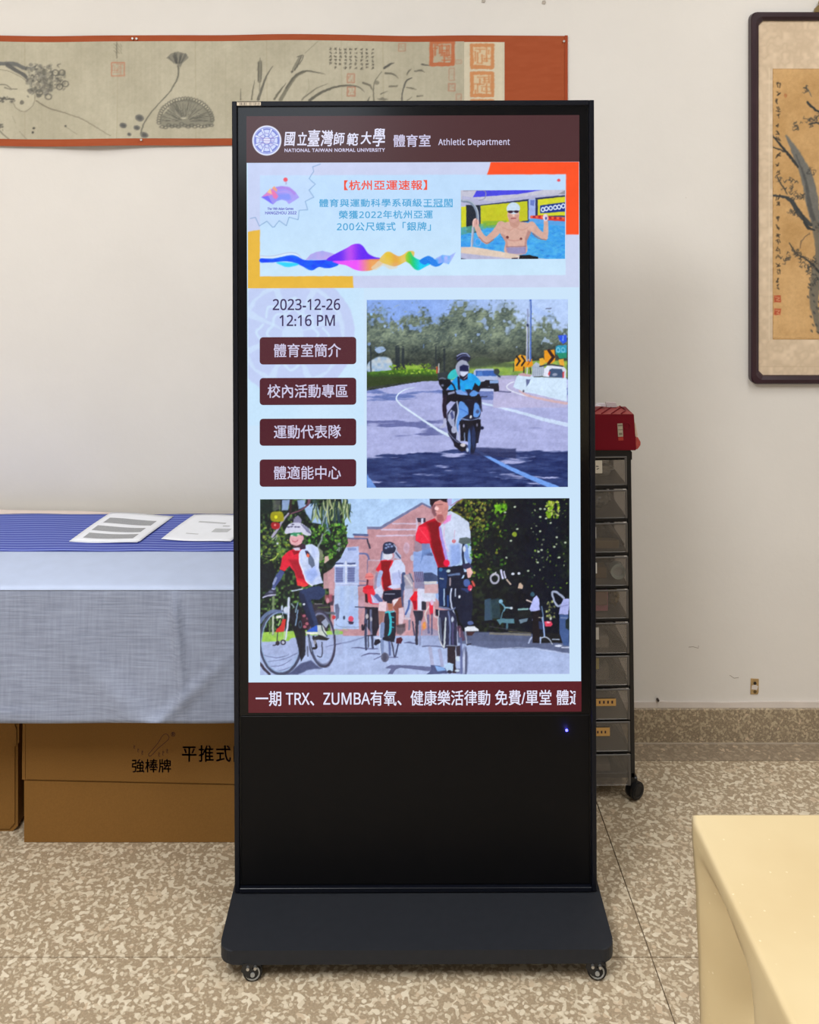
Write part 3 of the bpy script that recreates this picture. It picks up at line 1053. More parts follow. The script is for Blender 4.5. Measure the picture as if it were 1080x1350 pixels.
cv.poly([(48, 690), (470, 742), (48, 745)], (176, 180, 216), 0.8, soft=1.5)
cv.poly([(540, 712), (620, 708), (695, 725), (695, 745), (535, 745)], (22, 24, 30))
cv.poly([(475, 733), (525, 730), (525, 745), (472, 745)], (60, 40, 60))
cv.ell(190, 600, 26, 30, (130, 170, 236), 0.7, ring=8)
cv.poly([(48, 733), (90, 740), (48, 745)], (40, 44, 70))
cv.z = (0, 0, 1.0)
cv.organic(0.25, 3.0, 7, 3, 10)
cv.mesh('swimmer_picture', L3, E_pic, screen)

# ---- picture 2: scooter on a bend of the road
def road(X, Y):
    s = fbm(X, Y * 5, 22, 8, 4)
    c = np.array((170, 176, 224.0)) + (s[..., None] - 0.5) * 24
    # dappled shade thrown across the asphalt by the trees
    def band(y0, y1, k, th):
        m = np.clip((Y - y0) / 9, 0, 1) * np.clip((y1 - Y) / 6, 0, 1)
        q = fbm(X * 0.30 + Y * 0.2, Y * 2.6, 13, k, 4) - 0.45 * (1 - m)
        return np.clip((q - th) * 8, 0, 1) * np.clip(m * 3, 0, 1)
    sh = np.zeros(X.shape)
    sh = np.maximum(sh, band(507, 532, 31, 0.40) * 0.85)
    sh = np.maximum(sh, band(549, 577, 32, 0.44) * 0.8 * np.clip((600 - X) / 30, 0.0, 1))
    sh = np.maximum(sh, band(590, 650, 33, 0.34 - 0.10 * np.clip((Y - 600) / 20, 0, 1)) * 0.97)
    sh = np.maximum(sh, band(558, 568, 34, 0.5) * 0.5 * np.clip((X - 625) / 10, 0, 1))
    dk = np.array((34, 52, 108.0)) + (fbm(X * 0.5, Y * 3, 9, 12)[..., None] - 0.5) * 70
    md = np.where((Y < 535)[..., None], np.array((92, 112, 178.0)), np.where((Y < 582)[..., None], np.array((84, 92, 150.0)), dk))
    return c * (1 - sh[..., None]) + md * sh[..., None]


cv = Cv(483.6, 395, 748.6, 642.2, 0.8, road)
# sky and trees
tree_top = lambda X: 405 + 12 * np.sin((X - 480) / 33.0) + 7 * np.sin(X / 9.0) + np.clip((X - 560) / 190, 0, 1) * 16


def trees(X, Y):
    n = fbm(X * 1.1 + Y * 0.35, Y * 1.0 - X * 0.25, 9, 21, 4)
    q = fbm(X, Y, 26, 22, 3)
    n2 = vnoise(X * 1.2 + Y * 0.5, Y * 1.6, 2.6, 23)
    v = np.clip(0.55 * n + 0.25 * q + 0.25 * n2, 0, 1)[..., None]
    c = np.array((8, 22, 34.0)) * (1 - v) + np.array((186, 200, 160.0)) * v
    low = np.clip((Y - 445) / 30, 0, 1)[..., None]
    c = c * (1 - low * 0.50)
    sky = np.array((138, 172, 240.0)) * (1 - np.clip((X - 560) / 120, 0, 1))[..., None] + np.array((182, 206, 248.0)) * np.clip((X - 560) / 120, 0, 1)[..., None]
    e = fbm(X, Y, 10, 25, 4) * 34 - 17 + 22 * (vnoise(X, Y, 3.0, 26) - 0.5)
    m = np.clip((Y + e - tree_top(X) + 7) / 16, 0, 1)[..., None] * 0.96
    gap = np.clip((vnoise(X, Y, 4.2, 28) + vnoise(X, Y, 9.0, 29) - 1.15 - (Y - 420) / 90) * 5, 0, 1)[..., None] * 0.7
    m = m * (1 - gap)
    return sky * (1 - m) + c * m


cv.poly([(480, 390), (752, 390), (752, 500), (640, 500), (560, 502), (480, 515)], trees, soft=0.5)
cv.zoom(480, 390, 7.714)
cv.poly([(90, 640), (170, 615), (270, 640), (290, 740), (200, 765), (40, 768), (30, 700)], lambda X, Y: np.stack([150 + 70 * vnoise(X, Y, 4, 3), 185 + 40 * vnoise(X, Y, 4, 3), 226 + 0 * X], -1), 0.92, soft=2, smooth=True)
cv.poly([(110, 540), (180, 510), (220, 550), (150, 580)], (170, 200, 246), 0.8, smooth=True)
cv.ell(75, 185, 14, 14, (150, 196, 250))
cv.ell(205, 160, 26, 40, (140, 178, 240), 0.6)
cv.ell(212, 310, 14, 16, (170, 200, 246), 0.8)
for x, w_ in ((68, 16), (340, 44), (395, 26), (730, 14), (815, 20)):
    cv.line([(x, 520), (x + 2, 770)], w_, (34, 44, 54), 0.75)
for k in range(64):
    x, y = rng.uniform(30, 1080), rng.uniform(120, 560)
    a = rng.uniform(-0.9, 0.3)
    L = rng.uniform(30, 80)
    cv.line([(x, y), (x + L * .5 * math.cos(a), y + L * .5 * math.sin(a) - 6), (x + L * math.cos(a), y + L * math.sin(a))], [3, 12, 3], (166, 176, 146) if k % 3 else (60, 72, 74), 0.4)
# hedge
cv.poly([(30, 770), (420, 745), (580, 735), (745, 760), (760, 860), (500, 872), (240, 900), (120, 915), (30, 930)],
        lambda X, Y: np.stack([40 + 90 * np.clip((495 - Y) / 12, 0, 1) * vnoise(X, Y, 3, 4) + 10, 66 + 100 * np.clip((497 - Y) / 14, 0, 1) * (0.4 + vnoise(X, Y, 3, 4)), 34 + 0 * X], -1))
cv.specks(120, (260, 690, 740, 790), [(150, 190, 50), (176, 206, 70), (90, 130, 40)], (0.8, 1.8), (0.5, 0.9))
cv.poly([(420, 700), (470, 710), (560, 700), (590, 745), (425, 745)], (150, 190, 66), 0.85, soft=2)
cv.line([(760, 690), (760, 790)], 8, (226, 226, 230))
cv.line([(742, 725), (742, 780)], 18, (170, 70, 50))
cv.poly([(750, 785), (860, 770), (870, 850), (750, 860)], (46, 54, 62))
# kerb corner bottom left
cv.zoom(480, 510, 7.714)
cv.poly([(30, 880), (130, 1025), (30, 1025)], (108, 152, 226))
# white line of the left lane
cv.line([(520, 5), (440, 15), (360, 60), (328, 112), (360, 165), (440, 225), (640, 360), (760, 440), (860, 492)], [5, 8, 12, 14, 16, 18, 20, 26, 28], (214, 232, 252))
cv.zoom(610, 510, 7.448)
cv.line([(130, 620), (300, 715), (500, 815), (700, 905), (930, 1000)], [24, 30, 36, 42, 50], (112, 160, 240), smooth=False)
cv.line([(180, 155), (400, 210), (600, 262), (780, 318), (1040, 378)], [16, 24, 28, 34, 40], (204, 222, 250), smooth=False)
cv.zoom(610, 390, 7.448)
# right verge, signs, poles, barrier
cv.poly([(60, 700), (300, 680), (520, 640), (560, 640), (1025, 640), (1025, 800), (560, 780), (380, 785), (60, 760)], lambda X, Y: np.stack([120 + 50 * vnoise(X, Y, 4, 6), 160 + 40 * vnoise(X, Y, 4, 6), 70 + 20 * vnoise(X, Y, 5, 7)], -1), 0.92, soft=2)
cv.poly([(60, 640), (200, 600), (350, 650), (490, 660), (500, 700), (300, 700), (60, 715)], (70, 84, 66), 0.75, soft=3, smooth=True)
cv.poly([(360, 785), (530, 780), (560, 850), (1025, 1010), (1025, 1100), (300, 1100), (300, 850)], (186, 182, 220), 0.9, soft=1.2)
cv.line([(500, 845), (440, 875), (445, 915), (560, 965), (640, 985)], 12, (226, 232, 250), 0.9)
cv.line([(560, 930), (640, 980), (800, 1020), (1025, 1060)], 22, (216, 176, 176), 0.8)
cv.poly([(530, 790), (570, 762), (680, 775), (700, 800), (1022, 810), (1022, 1040), (850, 1000), (690, 960), (600, 945), (495, 895)], (206, 228, 250))
cv.poly([(540, 765), (590, 758), (680, 778), (660, 795), (560, 785)], (196, 150, 160), 0.9)
cv.poly([(620, 820), (665, 820), (650, 860), (628, 890)], (70, 80, 130), 0.8)
cv.ell(597, 937, 10, 12, (90, 90, 110))
cv.poly([(680, 690), (720, 650), (800, 700), (815, 790), (680, 795)], (176, 186, 214), 0.9)
for k in range(6):
    cv.line([(690 + k * 20, 700), (692 + k * 20, 785)], 5, (110, 120, 156), 0.6)
cv.line([(500, 660), (498, 745)], 8, (50, 60, 40))
cv.poly([(510, 625), (560, 580), (620, 590), (628, 700), (590, 740), (508, 740)], (232, 160, 34))
for x in (530, 580):
    cv.line([(x, 595), (x + 30, 640), (x, 685)], 18, (40, 30, 30), smooth=False)
cv.poly([(622, 625), (680, 620), (690, 690), (640, 710), (622, 700)], (236, 150, 30))
cv.line([(640, 640), (655, 655), (640, 680)], 10, (160, 90, 30), smooth=False)
cv.poly([(800, 540), (900, 530), (908, 640), (870, 672), (800, 650)], (232, 152, 30))
cv.line([(845, 540), (890, 605), (840, 668)], 30, (56, 28, 30), smooth=False)
cv.poly([(750, 620), (790, 612), (815, 660), (760, 700)], (232, 176, 56))
cv.poly([(940, 630), (990, 620), (998, 690), (960, 700)], (232, 170, 60))
cv.line([(600, 705), (598, 755)], 14, (50, 44, 40))
cv.line([(635, 710), (630, 765)], 10, (210, 210, 220))
cv.line([(662, 710), (668, 760)], 10, (50, 44, 40))
cv.poly([(910, 505), (940, 490), (1020, 485), (1020, 570), (915, 580)], (44, 158, 196))
for x in (935, 985):
    cv.ell(x, 535, 16, 22, (150, 220, 244), 0.8, ring=8)
cv.poly([(918, 565), (1020, 560), (1020, 615), (950, 618)], (30, 140, 110))
cv.poly([(935, 395), (1020, 385), (1020, 450), (985, 475), (950, 440)], (44, 84, 226))
cv.line([(985, 400), (985, 440)], 12, (120, 160, 250))
cv.line([(667, 40), (667, 200), (662, 640)], 20, (70, 104, 186))
cv.line([(661, 60), (655, 640)], 7, (190, 206, 238), 0.9)
cv.line([(640, 140), (635, 640)], 16, (140, 150, 190), 0.9)
cv.line([(628, 290), (624, 640)], 7, (228, 232, 246), 0.9)
cv.ell(638, 292, 10, 16, (50, 60, 100))
cv.line([(820, 130), (866, 126)], 12, (110, 120, 150))
cv.poly([(690, 100), (820, 160), (900, 190), (870, 280), (800, 200), (700, 180)], (150, 180, 240), 0.35, soft=4)
# car behind barrier
cv.poly([(800, 720), (830, 690), (980, 690), (1015, 730), (1015, 812), (790, 795)], (220, 226, 244))
cv.line([(760, 695), (840, 680), (980, 695)], 14, (50, 56, 70))
cv.poly([(850, 730), (875, 715), (970, 720), (985, 760), (985, 808), (850, 798)], (60, 84, 120))
cv.poly([(835, 770), (850, 740), (862, 750), (850, 790)], (206, 70, 80))
cv.poly([(980, 750), (996, 745), (996, 808), (980, 806)], (214, 70, 80))
cv.ell(905, 775, 26, 14, (186, 190, 214), 0.7)
# oncoming car
cv.poly([(110, 740), (130, 716), (300, 718), (345, 790), (355, 930), (150, 930), (100, 800)], (176, 190, 226))
cv.poly([(128, 735), (310, 735), (332, 788), (128, 788)], (54, 98, 178))
cv.poly([(150, 742), (190, 742), (200, 785), (140, 785)], (90, 140, 220), 0.7)
cv.ell(335, 745, 28, 28, (54, 64, 66))
cv.poly([(170, 850), (250, 828), (350, 832), (358, 940), (305, 940), (300, 915), (160, 905)], (24, 28, 44))
cv.poly([(262, 832), (350, 828), (352, 858), (262, 860)], (130, 164, 216))
cv.poly([(195, 872), (262, 870), (265, 892), (200, 894)], (190, 204, 236))
cv.poly([(160, 915), (305, 920), (305, 936), (150, 934)], (196, 206, 240))
cv.line([(355, 940), (470, 945)], 12, (66, 72, 116), 0.8)
cv.line([(330, 770), (365, 795)], 16, (40, 60, 80))
# scooter and riders
cv.zoom(560, 455, 8.708)
cv.poly([(320, 1080), (500, 1250), (620, 1270), (1045, 1300), (1045, 1190), (580, 1170), (400, 1120)], (36, 46, 92), 0.85, soft=2)
cv.poly([(262, 380), (300, 300), (380, 270), (440, 320), (420, 420), (340, 400)], (50, 190, 196), smooth=True)
cv.line([(300, 400), (350, 370)], 10, (160, 220, 130), 0.7)
cv.poly([(270, 490), (310, 420), (380, 350), (470, 330), (545, 325), (620, 390), (640, 440), (590, 500), (450, 530), (350, 540)], lambda X, Y: np.stack([24 + 0 * X, 150 + 24 * vnoise(X, Y, 5, 3), 236 + 0 * X], -1), smooth=True)
cv.line([(385, 370), (395, 510)], 26, (22, 28, 62))
cv.ell(442, 145, 84, 60, (30, 32, 60))
cv.line([(370, 125), (420, 98), (480, 98), (515, 130)], 14, (150, 160, 200), 0.9)
cv.line([(372, 165), (430, 120), (500, 125)], 10, (90, 100, 150), 0.8)
cv.ell(432, 262, 78, 92, (160, 166, 190))
cv.ell(436, 300, 66, 82, (150, 156, 184))
cv.poly([(400, 245), (440, 225), (500, 235), (505, 300), (400, 300)], (24, 30, 76))
cv.poly([(405, 305), (498, 305), (480, 350), (440, 360), (415, 345)], (206, 214, 240))
cv.poly([(400, 340), (440, 360), (492, 330), (490, 390), (440, 408), (402, 385)], (26, 26, 50))
cv.line([(450, 385), (490, 350)], 12, (150, 130, 150), 0.8)
cv.poly([(160, 380), (220, 395), (290, 400), (300, 450), (260, 490), (230, 540), (190, 480), (165, 440)], (16, 18, 32), smooth=True)
cv.line([(165, 385), (200, 375), (240, 385)], 10, (140, 150, 180), 0.8)
cv.ell(205, 460, 16, 14, (150, 156, 190), 0.7)
cv.line([(290, 420), (330, 460), (350, 510)], 18, (24, 30, 50))
cv.poly([(540, 520), (575, 430), (620, 470), (700, 400), (745, 410), (750, 470), (640, 500), (620, 540)], (16, 18, 34))
cv.poly([(200, 520), (360, 510), (400, 560), (620, 560), (650, 600), (640, 720), (300, 640), (240, 700), (210, 620)], (14, 14, 30))
cv.line([(230, 590), (225, 700), (235, 850)], [46, 54, 40], (34, 22, 44))
cv.line([(205, 610), (195, 740), (225, 880)], 12, (170, 170, 210), 0.8)
cv.line([(232, 850), (225, 920), (180, 942)], [30, 40, 20], (176, 180, 214))
cv.poly([(350, 520), (410, 512), (490, 560), (500, 575), (420, 570), (370, 560)], (120, 160, 226))
cv.poly([(510, 570), (560, 515), (615, 540), (600, 575), (540, 590)], (90, 150, 226))
cv.poly([(460, 510), (520, 505), (545, 520), (505, 570)], (20, 24, 50))
cv.poly([(265, 545), (340, 525), (350, 550), (270, 570)], (160, 164, 196), 0.9)
cv.poly([(360, 650), (420, 640), (500, 620), (600, 640), (648, 700), (640, 800), (620, 860), (420, 870), (370, 960), (360, 1080), (320, 1080), (250, 900), (260, 780), (320, 700)], (26, 32, 60))
cv.poly([(400, 650), (450, 660), (495, 710), (505, 790), (440, 830), (395, 900), (380, 1000), (365, 900), (380, 760)], (96, 152, 230), smooth=True)
cv.poly([(580, 660), (620, 690), (640, 760), (615, 820), (560, 815), (560, 720)], (96, 150, 228), smooth=True)
cv.poly([(440, 640), (580, 630), (560, 700), (555, 820), (505, 820), (500, 720)], (18, 20, 44))
cv.line([(370, 650), (385, 760), (365, 850), (360, 960), (400, 1110)], 16, (186, 196, 224), 0.9)
cv.line([(420, 840), (530, 862), (640, 830)], 12, (140, 160, 206))
cv.ell(530, 822, 12, 16, (226, 230, 236))
cv.ell(605, 762, 20, 24, (60, 70, 110), 0.8)
cv.line([(400, 730), (470, 760), (500, 790)], 8, (40, 90, 190), 0.7)
cv.poly([(265, 800), (300, 740), (345, 760), (340, 860), (350, 960), (300, 920), (265, 860)], (176, 184, 220), 0.9)
cv.poly([(290, 780), (320, 750), (335, 830), (310, 850)], (50, 60, 120), 0.8)
cv.poly([(250, 880), (300, 960), (340, 1060), (460, 1160), (440, 1180), (340, 1130), (270, 1020)], (24, 26, 52))
cv.line([(262, 985), (320, 1060), (420, 1140)], 8, (150, 160, 200), 0.8)
cv.ell(335, 970, 30, 40, (170, 176, 206))
cv.poly([(400, 870), (640, 850), (645, 960), (610, 1120), (585, 1130), (470, 1100), (410, 1100)], (12, 14, 32))
cv.poly([(330, 1110), (480, 1140), (470, 1215), (420, 1220), (340, 1160)], (18, 18, 36))
cv.ell(438, 1145, 30, 20, (206, 200, 206))
cv.ell(545, 1085, 46, 160, (16, 24, 54))
cv.ell(512, 1100, 16, 130, (90, 130, 200), 0.85)
cv.ell(490, 1200, 14, 24, (190, 206, 240), 0.9)
cv.ell(560, 1060, 22, 130, (40, 60, 110), 0.6)
cv.ell(448, 925, 10, 18, (170, 170, 200), 0.8)
cv.ell(597, 915, 8, 18, (170, 170, 200), 0.8)
cv.line([(455, 1010), (460, 1100)], 14, (150, 170, 210), 0.8)
cv.ell(655, 950, 24, 18, (20, 26, 60))
cv.line([(640, 590), (715, 592)], 10, (30, 36, 60), 0.8)
cv.line([(612, 1000), (606, 1110)], 26, (20, 24, 50))
cv.line([(645, 620), (655, 760)], 10, (24, 28, 54))
cv.z = (0, 0, 1.0)
cv.organic(0.34, 3.4, 9, 4, 14)
cv.mesh('road_picture', L3, E_pic, screen)

# ---- picture 3: cyclists riding out of a brick campus gate
def pave(X, Y):
    n = fbm(X * 0.5, Y * 1.6, 9, 41, 3)
    t_ = np.clip((Y - 845) / 43, 0, 1)
    c = np.stack([168 + 6 * t_, 186 + 4 * t_, 228 + 4 * t_], -1) + (n[..., None] - 0.5) * 14
    return c


cv = Cv(343.2, 657, 750.6, 888.4, 0.8, pave)
cv.poly([(340, 655), (640, 655), (640, 835), (340, 835)], lambda X, Y: np.stack([176 + 0 * X + (Y - 655) * 0.05, 208 + (Y - 655) * 0.05, 248 + 0 * X], -1))
cv.zoom(440, 655, 9)
brick = lambda X, Y: np.array((194, 146, 156.0)) + (fbm(X, Y, 8, 51)[..., None] - 0.5) * 26
cv.poly([(-140, 830), (0, 830), (150, 520), (150, 480), (240, 480), (240, 440), (400, 450), (395, 350), (550, 350), (1050, 65), (1180, 130), (1400, 300), (1400, 1640), (-140, 1640)], brick)
cv.poly([(395, 345), (550, 348), (1045, 60), (1055, 85), (560, 378), (398, 378)], (112, 118, 158))
cv.line([(1050, 72), (1200, 150), (1400, 260)], 22, (112, 118, 158), smooth=False)
cv.line([(700, 312), (990, 312)], 16, (208, 190, 216))
cv.line([(570, 383), (965, 383)], 18, (208, 192, 220))
cv.line([(510, 456), (965, 450)], 16, (208, 192, 220))
cv.line([(240, 440), (400, 446)], 26, (84, 98, 146))
cv.line([(150, 484), (400, 488)], 18, (104, 104, 146))
cv.line([(400, 500), (430, 600)], 20, (50, 50, 72), smooth=False)
cv.line([(300, 665), (385, 668), (415, 710), (420, 740)], 20, (96, 106, 158))
cv.line([(402, 740), (400, 900)], 10, (120, 112, 150))
cv.line([(420, 745), (560, 748)], 12, (210, 196, 220), 0.8)
cv.ell(865, 600, 36, 70, (206, 180, 206), 0.7)
cv.ell(865, 600, 16, 40, (190, 150, 170), 0.6)
cv.line([(955, 450), (955, 880)], 14, (170, 120, 130), 0.7)
# doorway block at left
cv.poly([(15, 655), (60, 640), (60, 595), (300, 580), (300, 1040), (10, 1040)], (176, 192, 236))
cv.poly([(10, 1040), (290, 1040), (300, 1560), (0, 1560)], lambda X, Y: np.stack([166 + 16 * vnoise(X, Y * 0.1, 3, 3), 190 + 12 * vnoise(X, Y * 0.1, 3, 3), 238 + 0 * X], -1))
for x in (70, 210):
    cv.poly([(x - 50, 772), (x + 50, 772), (x + 46, 792), (x - 46, 792)], (70, 82, 130))
    cv.poly([(x - 44, 826), (x + 40, 826), (x + 38, 1005), (x - 42, 1005)], (120, 130, 182))
    for k in range(6):
        cv.line([(x - 42, 845 + k * 28), (x + 38, 845 + k * 28)], 8, (80, 92, 142), 0.8)
cv.line([(15, 806), (265, 806)], 16, (222, 230, 250))
cv.line([(15, 1018), (285, 1022)], 12, (206, 214, 246))
cv.line([(145, 760), (145, 1010)], 18, (220, 228, 250))
for k in range(7):
    cv.line([(170 + k * 15, 600), (176 + k * 15, 625)], 8, (70, 90, 160), 0.7)
cv.line([(60, 625), (120, 622)], 10, (110, 130, 190), 0.7)
cv.line([(300, 985), (380, 995)], 12, (110, 120, 160), 0.8)
cv.line([(290, 1045), (380, 1040)], 14, (80, 90, 140), 0.8)
# window of the gable and glazed doors
cv.poly([(975, 245), (1000, 240), (1000, 440), (975, 440)], (206, 200, 226), 0.8)
cv.poly([(985, 245), (1090, 245), (1090, 300), (1000, 296)], (56, 50, 72))
cv.poly([(1036, 250), (1062, 250), (1062, 360), (1038, 360)], (206, 210, 234))
cv.poly([(960, 450), (1060, 540), (1040, 660), (960, 660)], (150, 130, 150), 0.9)
cv.poly([(945, 660), (1300, 560), (1300, 1300), (945, 880)], (150, 178, 232))
cv.poly([(950, 665), (1035, 665), (1035, 700), (950, 700)], (70, 90, 140))
cv.poly([(950, 765), (1000, 765), (1000, 830), (950, 800)], (90, 110, 170), 0.8)
cv.ell(935, 720, 26, 36, (190, 206, 240), 0.8)
cv.zoom(545, 655, 9.82)
# gate structure seen behind the tall rider
cv.poly([(0, 700), (80, 710), (230, 720), (240, 960), (0, 960)], (146, 172, 230), 0.9)
cv.poly([(140, 720), (240, 715), (250, 760), (150, 750)], (76, 90, 140), 0.8)
cv.poly([(130, 980), (240, 975), (330, 1030), (330, 1090), (130, 1090)], (60, 76, 116))
cv.poly([(110, 1090), (300, 1085), (300, 1120), (110, 1125)], (206, 206, 210))
cv.poly([(130, 1130), (320, 1120), (320, 1240), (150, 1290)], (206, 168, 176))
cv.poly([(110, 1300), (280, 1300), (290, 1350), (110, 1350)], (214, 220, 242))
# ---- right-hand trees
cv.z = (0, 0, 1.0)


def rtree(X, Y):
    n = fbm(X, Y, 14, 61, 4)
    n2 = vnoise(X, Y, 3.2, 62)
    lf = np.clip((640 - X + (700 - Y) * 0.5) / 60, 0, 1)
    v = np.clip(n * n2 * 2.4 - 0.35, 0, 1) * (0.22 + 0.8 * lf)
    dk = np.clip((X - 655) / 40, 0, 1) * np.clip((748 - X) / 14, 0.25, 1)
    v = v * (1 - 0.75 * dk)
    c = np.stack([8 + 110 * v + 40 * v * lf, 14 + 140 * v, 26 + 24 * v + 6 * dk], -1)
    return c


cv.poly([(571, 684), (592, 672), (604, 660), (612, 656), (752, 656), (752, 846), (640, 845), (600, 842), (596, 780), (612, 760), (622, 740), (620, 700)], rtree, smooth=False)
L_tr = (rng.integers(0, 1, 1))
cv.specks(380, (600, 658, 668, 765), [(76, 150, 34), (120, 176, 40), (40, 100, 30), (150, 150, 50), (20, 44, 22), (20, 50, 24)], (0.8, 2.4), (0.4, 0.85), keep=lambda x, y: x > 604 + max(0, 675 - y) * 0.3 + (y > 690) * 12)
cv.specks(150, (592, 660, 640, 700), [(170, 160, 60), (190, 186, 96), (130, 150, 50), (110, 90, 40)], (0.8, 2.2), (0.5, 0.9), keep=lambda x, y: y > 686 - (x - 590) * 0.8 and x > 618 - (y < 690) * 20)
cv.specks(150, (655, 660, 750, 770), [(30, 66, 30), (50, 90, 34), (20, 44, 34), (14, 20, 34)], (0.6, 1.6), (0.3, 0.7))
cv.specks(60, (640, 700, 720, 790), [(8, 14, 30), (10, 18, 26)], (3.0, 8.0), (0.4, 0.7))
cv.specks(60, (700, 658, 748, 775), [(150, 186, 70), (200, 214, 160), (110, 150, 40)], (0.6, 1.5), (0.5, 0.9))
cv.zoom(645, 655, 9.82)
cv.specks(70, (740, 60, 900, 270), [(170, 196, 50), (120, 170, 30), (210, 220, 120)], (0.9, 2.4), (0.6, 1))
cv.specks(50, (80, 90, 220, 200), [(120, 190, 40), (90, 160, 30)], (1, 2.4), (0.6, 1))
cv.ell(325, 485, 30, 34, (140, 160, 50))
for x, y in ((660, 158), (718, 160), (660, 260), (738, 280), (795, 340), (662, 446), (872, 520), (985, 592), (840, 650), (676, 685), (640, 710), (220, 785), (625, 850), (904, 785), (505, 960), (365, 415), (205, 200), (280, 568), (330, 130)):
    cv.ell(x, y, 15, 12, (206, 220, 190), 0.9)
for x, y in ((305, 995), (385, 990)):
    cv.ell(x, y, 20, 16, (214, 220, 236))
cv.line([(150, 950), (175, 1050)], 26, (206, 206, 240))
cv.line([(190, 965), (210, 1045)], 20, (196, 196, 226))
cv.ell(72, 1055, 52, 60, (176, 176, 196), 1, ring=24)
cv.line([(50, 1010), (85, 975)], 18, (196, 196, 206))
cv.line([(225, 1070), (275, 1130)], 20, (190, 170, 156))
cv.poly([(370, 1180), (385, 1120), (410, 1110), (440, 1150), (430, 1190)], (206, 180, 160))
cv.zoom(645, 770, 9.82)
# distant people, bikes and the kerb under the trees
cv.poly([(-480, 600), (0, 620), (560, 640), (900, 700), (1030, 740), (1040, 900), (600, 820), (400, 830), (0, 830), (-480, 740)], (90, 100, 134), 0.95, soft=2)
cv.poly([(0, 620), (540, 640), (540, 670), (0, 650)], (128, 124, 116), 0.85)
cv.poly([(560, 640), (1030, 640), (1030, 760), (620, 760)], (24, 26, 32))
cv.poly([(-60, 200), (20, 180), (40, 460), (-60, 470)], (60, 88, 116), 0.8)
cv.poly([(0, 200), (130, 180), (150, 440), (20, 440)], (44, 72, 84), 0.75, soft=2)
cv.line([(380, 325), (500, 320)], 22, (150, 196, 196), 0.9)
cv.poly([(370, 345), (540, 330), (545, 430), (380, 440)], (24, 30, 34))
cv.ell(150, 222, 28, 26, (130, 176, 206))
cv.line([(155, 240), (200, 300), (185, 345)], 20, (96, 150, 176))
cv.line([(200, 300), (290, 310)], 20, (130, 176, 196))
cv.ell(288, 310, 16, 16, (206, 214, 226))
cv.line([(180, 340), (150, 440)], 12, (96, 140, 160))
cv.poly([(95, 460), (160, 440), (320, 450), (325, 505), (160, 500), (140, 525)], (96, 146, 166), 0.85)
cv.poly([(380, 460), (500, 440), (490, 480), (400, 510)], (120, 146, 166), 0.85)
cv.line([(230, 510), (230, 580)], 22, (76, 116, 136))
cv.line([(0, 545), (360, 600)], 10, (60, 60, 70))
cv.line([(250, 610), (540, 630)], 10, (140, 130, 100), 0.7)
cv.poly([(575, 180), (610, 145), (645, 190), (655, 320), (660, 335), (540, 355), (520, 320), (545, 250)], (178, 186, 244), smooth=False)
cv.ell(560, 130, 28, 30, (50, 90, 110))
cv.line([(545, 232), (485, 205)], 18, (214, 196, 190))
cv.line([(600, 340), (565, 465)], 20, (170, 180, 236))
cv.poly([(560, 350), (650, 340), (655, 760), (560, 760)], (24, 20, 28))
cv.line([(680, 290), (700, 440), (712, 680)], 14, (110, 140, 180), 0.9)
cv.line([(690, 430), (714, 676)], 18, (150, 176, 226))
cv.line([(660, 700), (730, 685), (790, 730), (815, 775)], 14, (176, 186, 206))
cv.line([(665, 690), (660, 760)], 18, (160, 180, 220))
cv.line([(545, 690), (508, 760)], 20, (176, 190, 226))
cv.line([(640, 430), (690, 435)], 8, (206, 196, 180))
cv.poly([(640, 480), (690, 490), (690, 590), (645, 580)], (44, 56, 96))
cv.poly([(715, 485), (800, 480), (820, 520), (790, 550), (725, 545)], (230, 70, 100))
cv.ell(765, 495, 24, 10, (250, 190, 206))
cv.ell(795, 445, 14, 22, (196, 196, 200))
cv.specks(34, (740, 220, 850, 440), [(186, 196, 120), (130, 130, 80)], (0.8, 1.8), (0.5, 0.9))
cv.line([(965, 180), (870, 105), (815, 105), (830, 190), (880, 280), (930, 270)], [26, 28, 26, 22, 26, 30], (168, 178, 206))
cv.poly([(920, 280), (960, 190), (1035, 190), (1035, 270), (1020, 400), (900, 390)], (172, 180, 236))
cv.line([(900, 290), (1020, 270)], 10, (130, 136, 190), 0.8)
cv.poly([(905, 395), (1020, 400), (1035, 560), (1030, 800), (960, 790), (910, 640)], (66, 92, 146))
cv.line([(925, 435), (1005, 440)], 16, (140, 156, 196), 0.7)
cv.ell(895, 798, 44, 16, (214, 222, 246))
cv.line([(940, 820), (1035, 818)], 16, (206, 214, 240))
cv.line([(820, 715), (905, 716)], 12, (176, 190, 214))
cv.poly([(985, 470), (1035, 430), (1035, 600), (990, 570)], (30, 44, 50))
cv.line([(0, 845), (430, 820), (880, 880), (1035, 905)], 8, (206, 216, 246), 0.7)
# ---- left-hand greenery
cv.z = (0, 0, 1.0)


def ltree(X, Y):
    n = fbm(X, Y, 12, 71, 4)
    n2 = vnoise(X, Y, 3.0, 72)
    v = np.clip(n * n2 * 2.6 - 0.5, 0, 1)
    return np.stack([12 + 96 * v, 26 + 124 * v, 30 + 44 * v], -1)


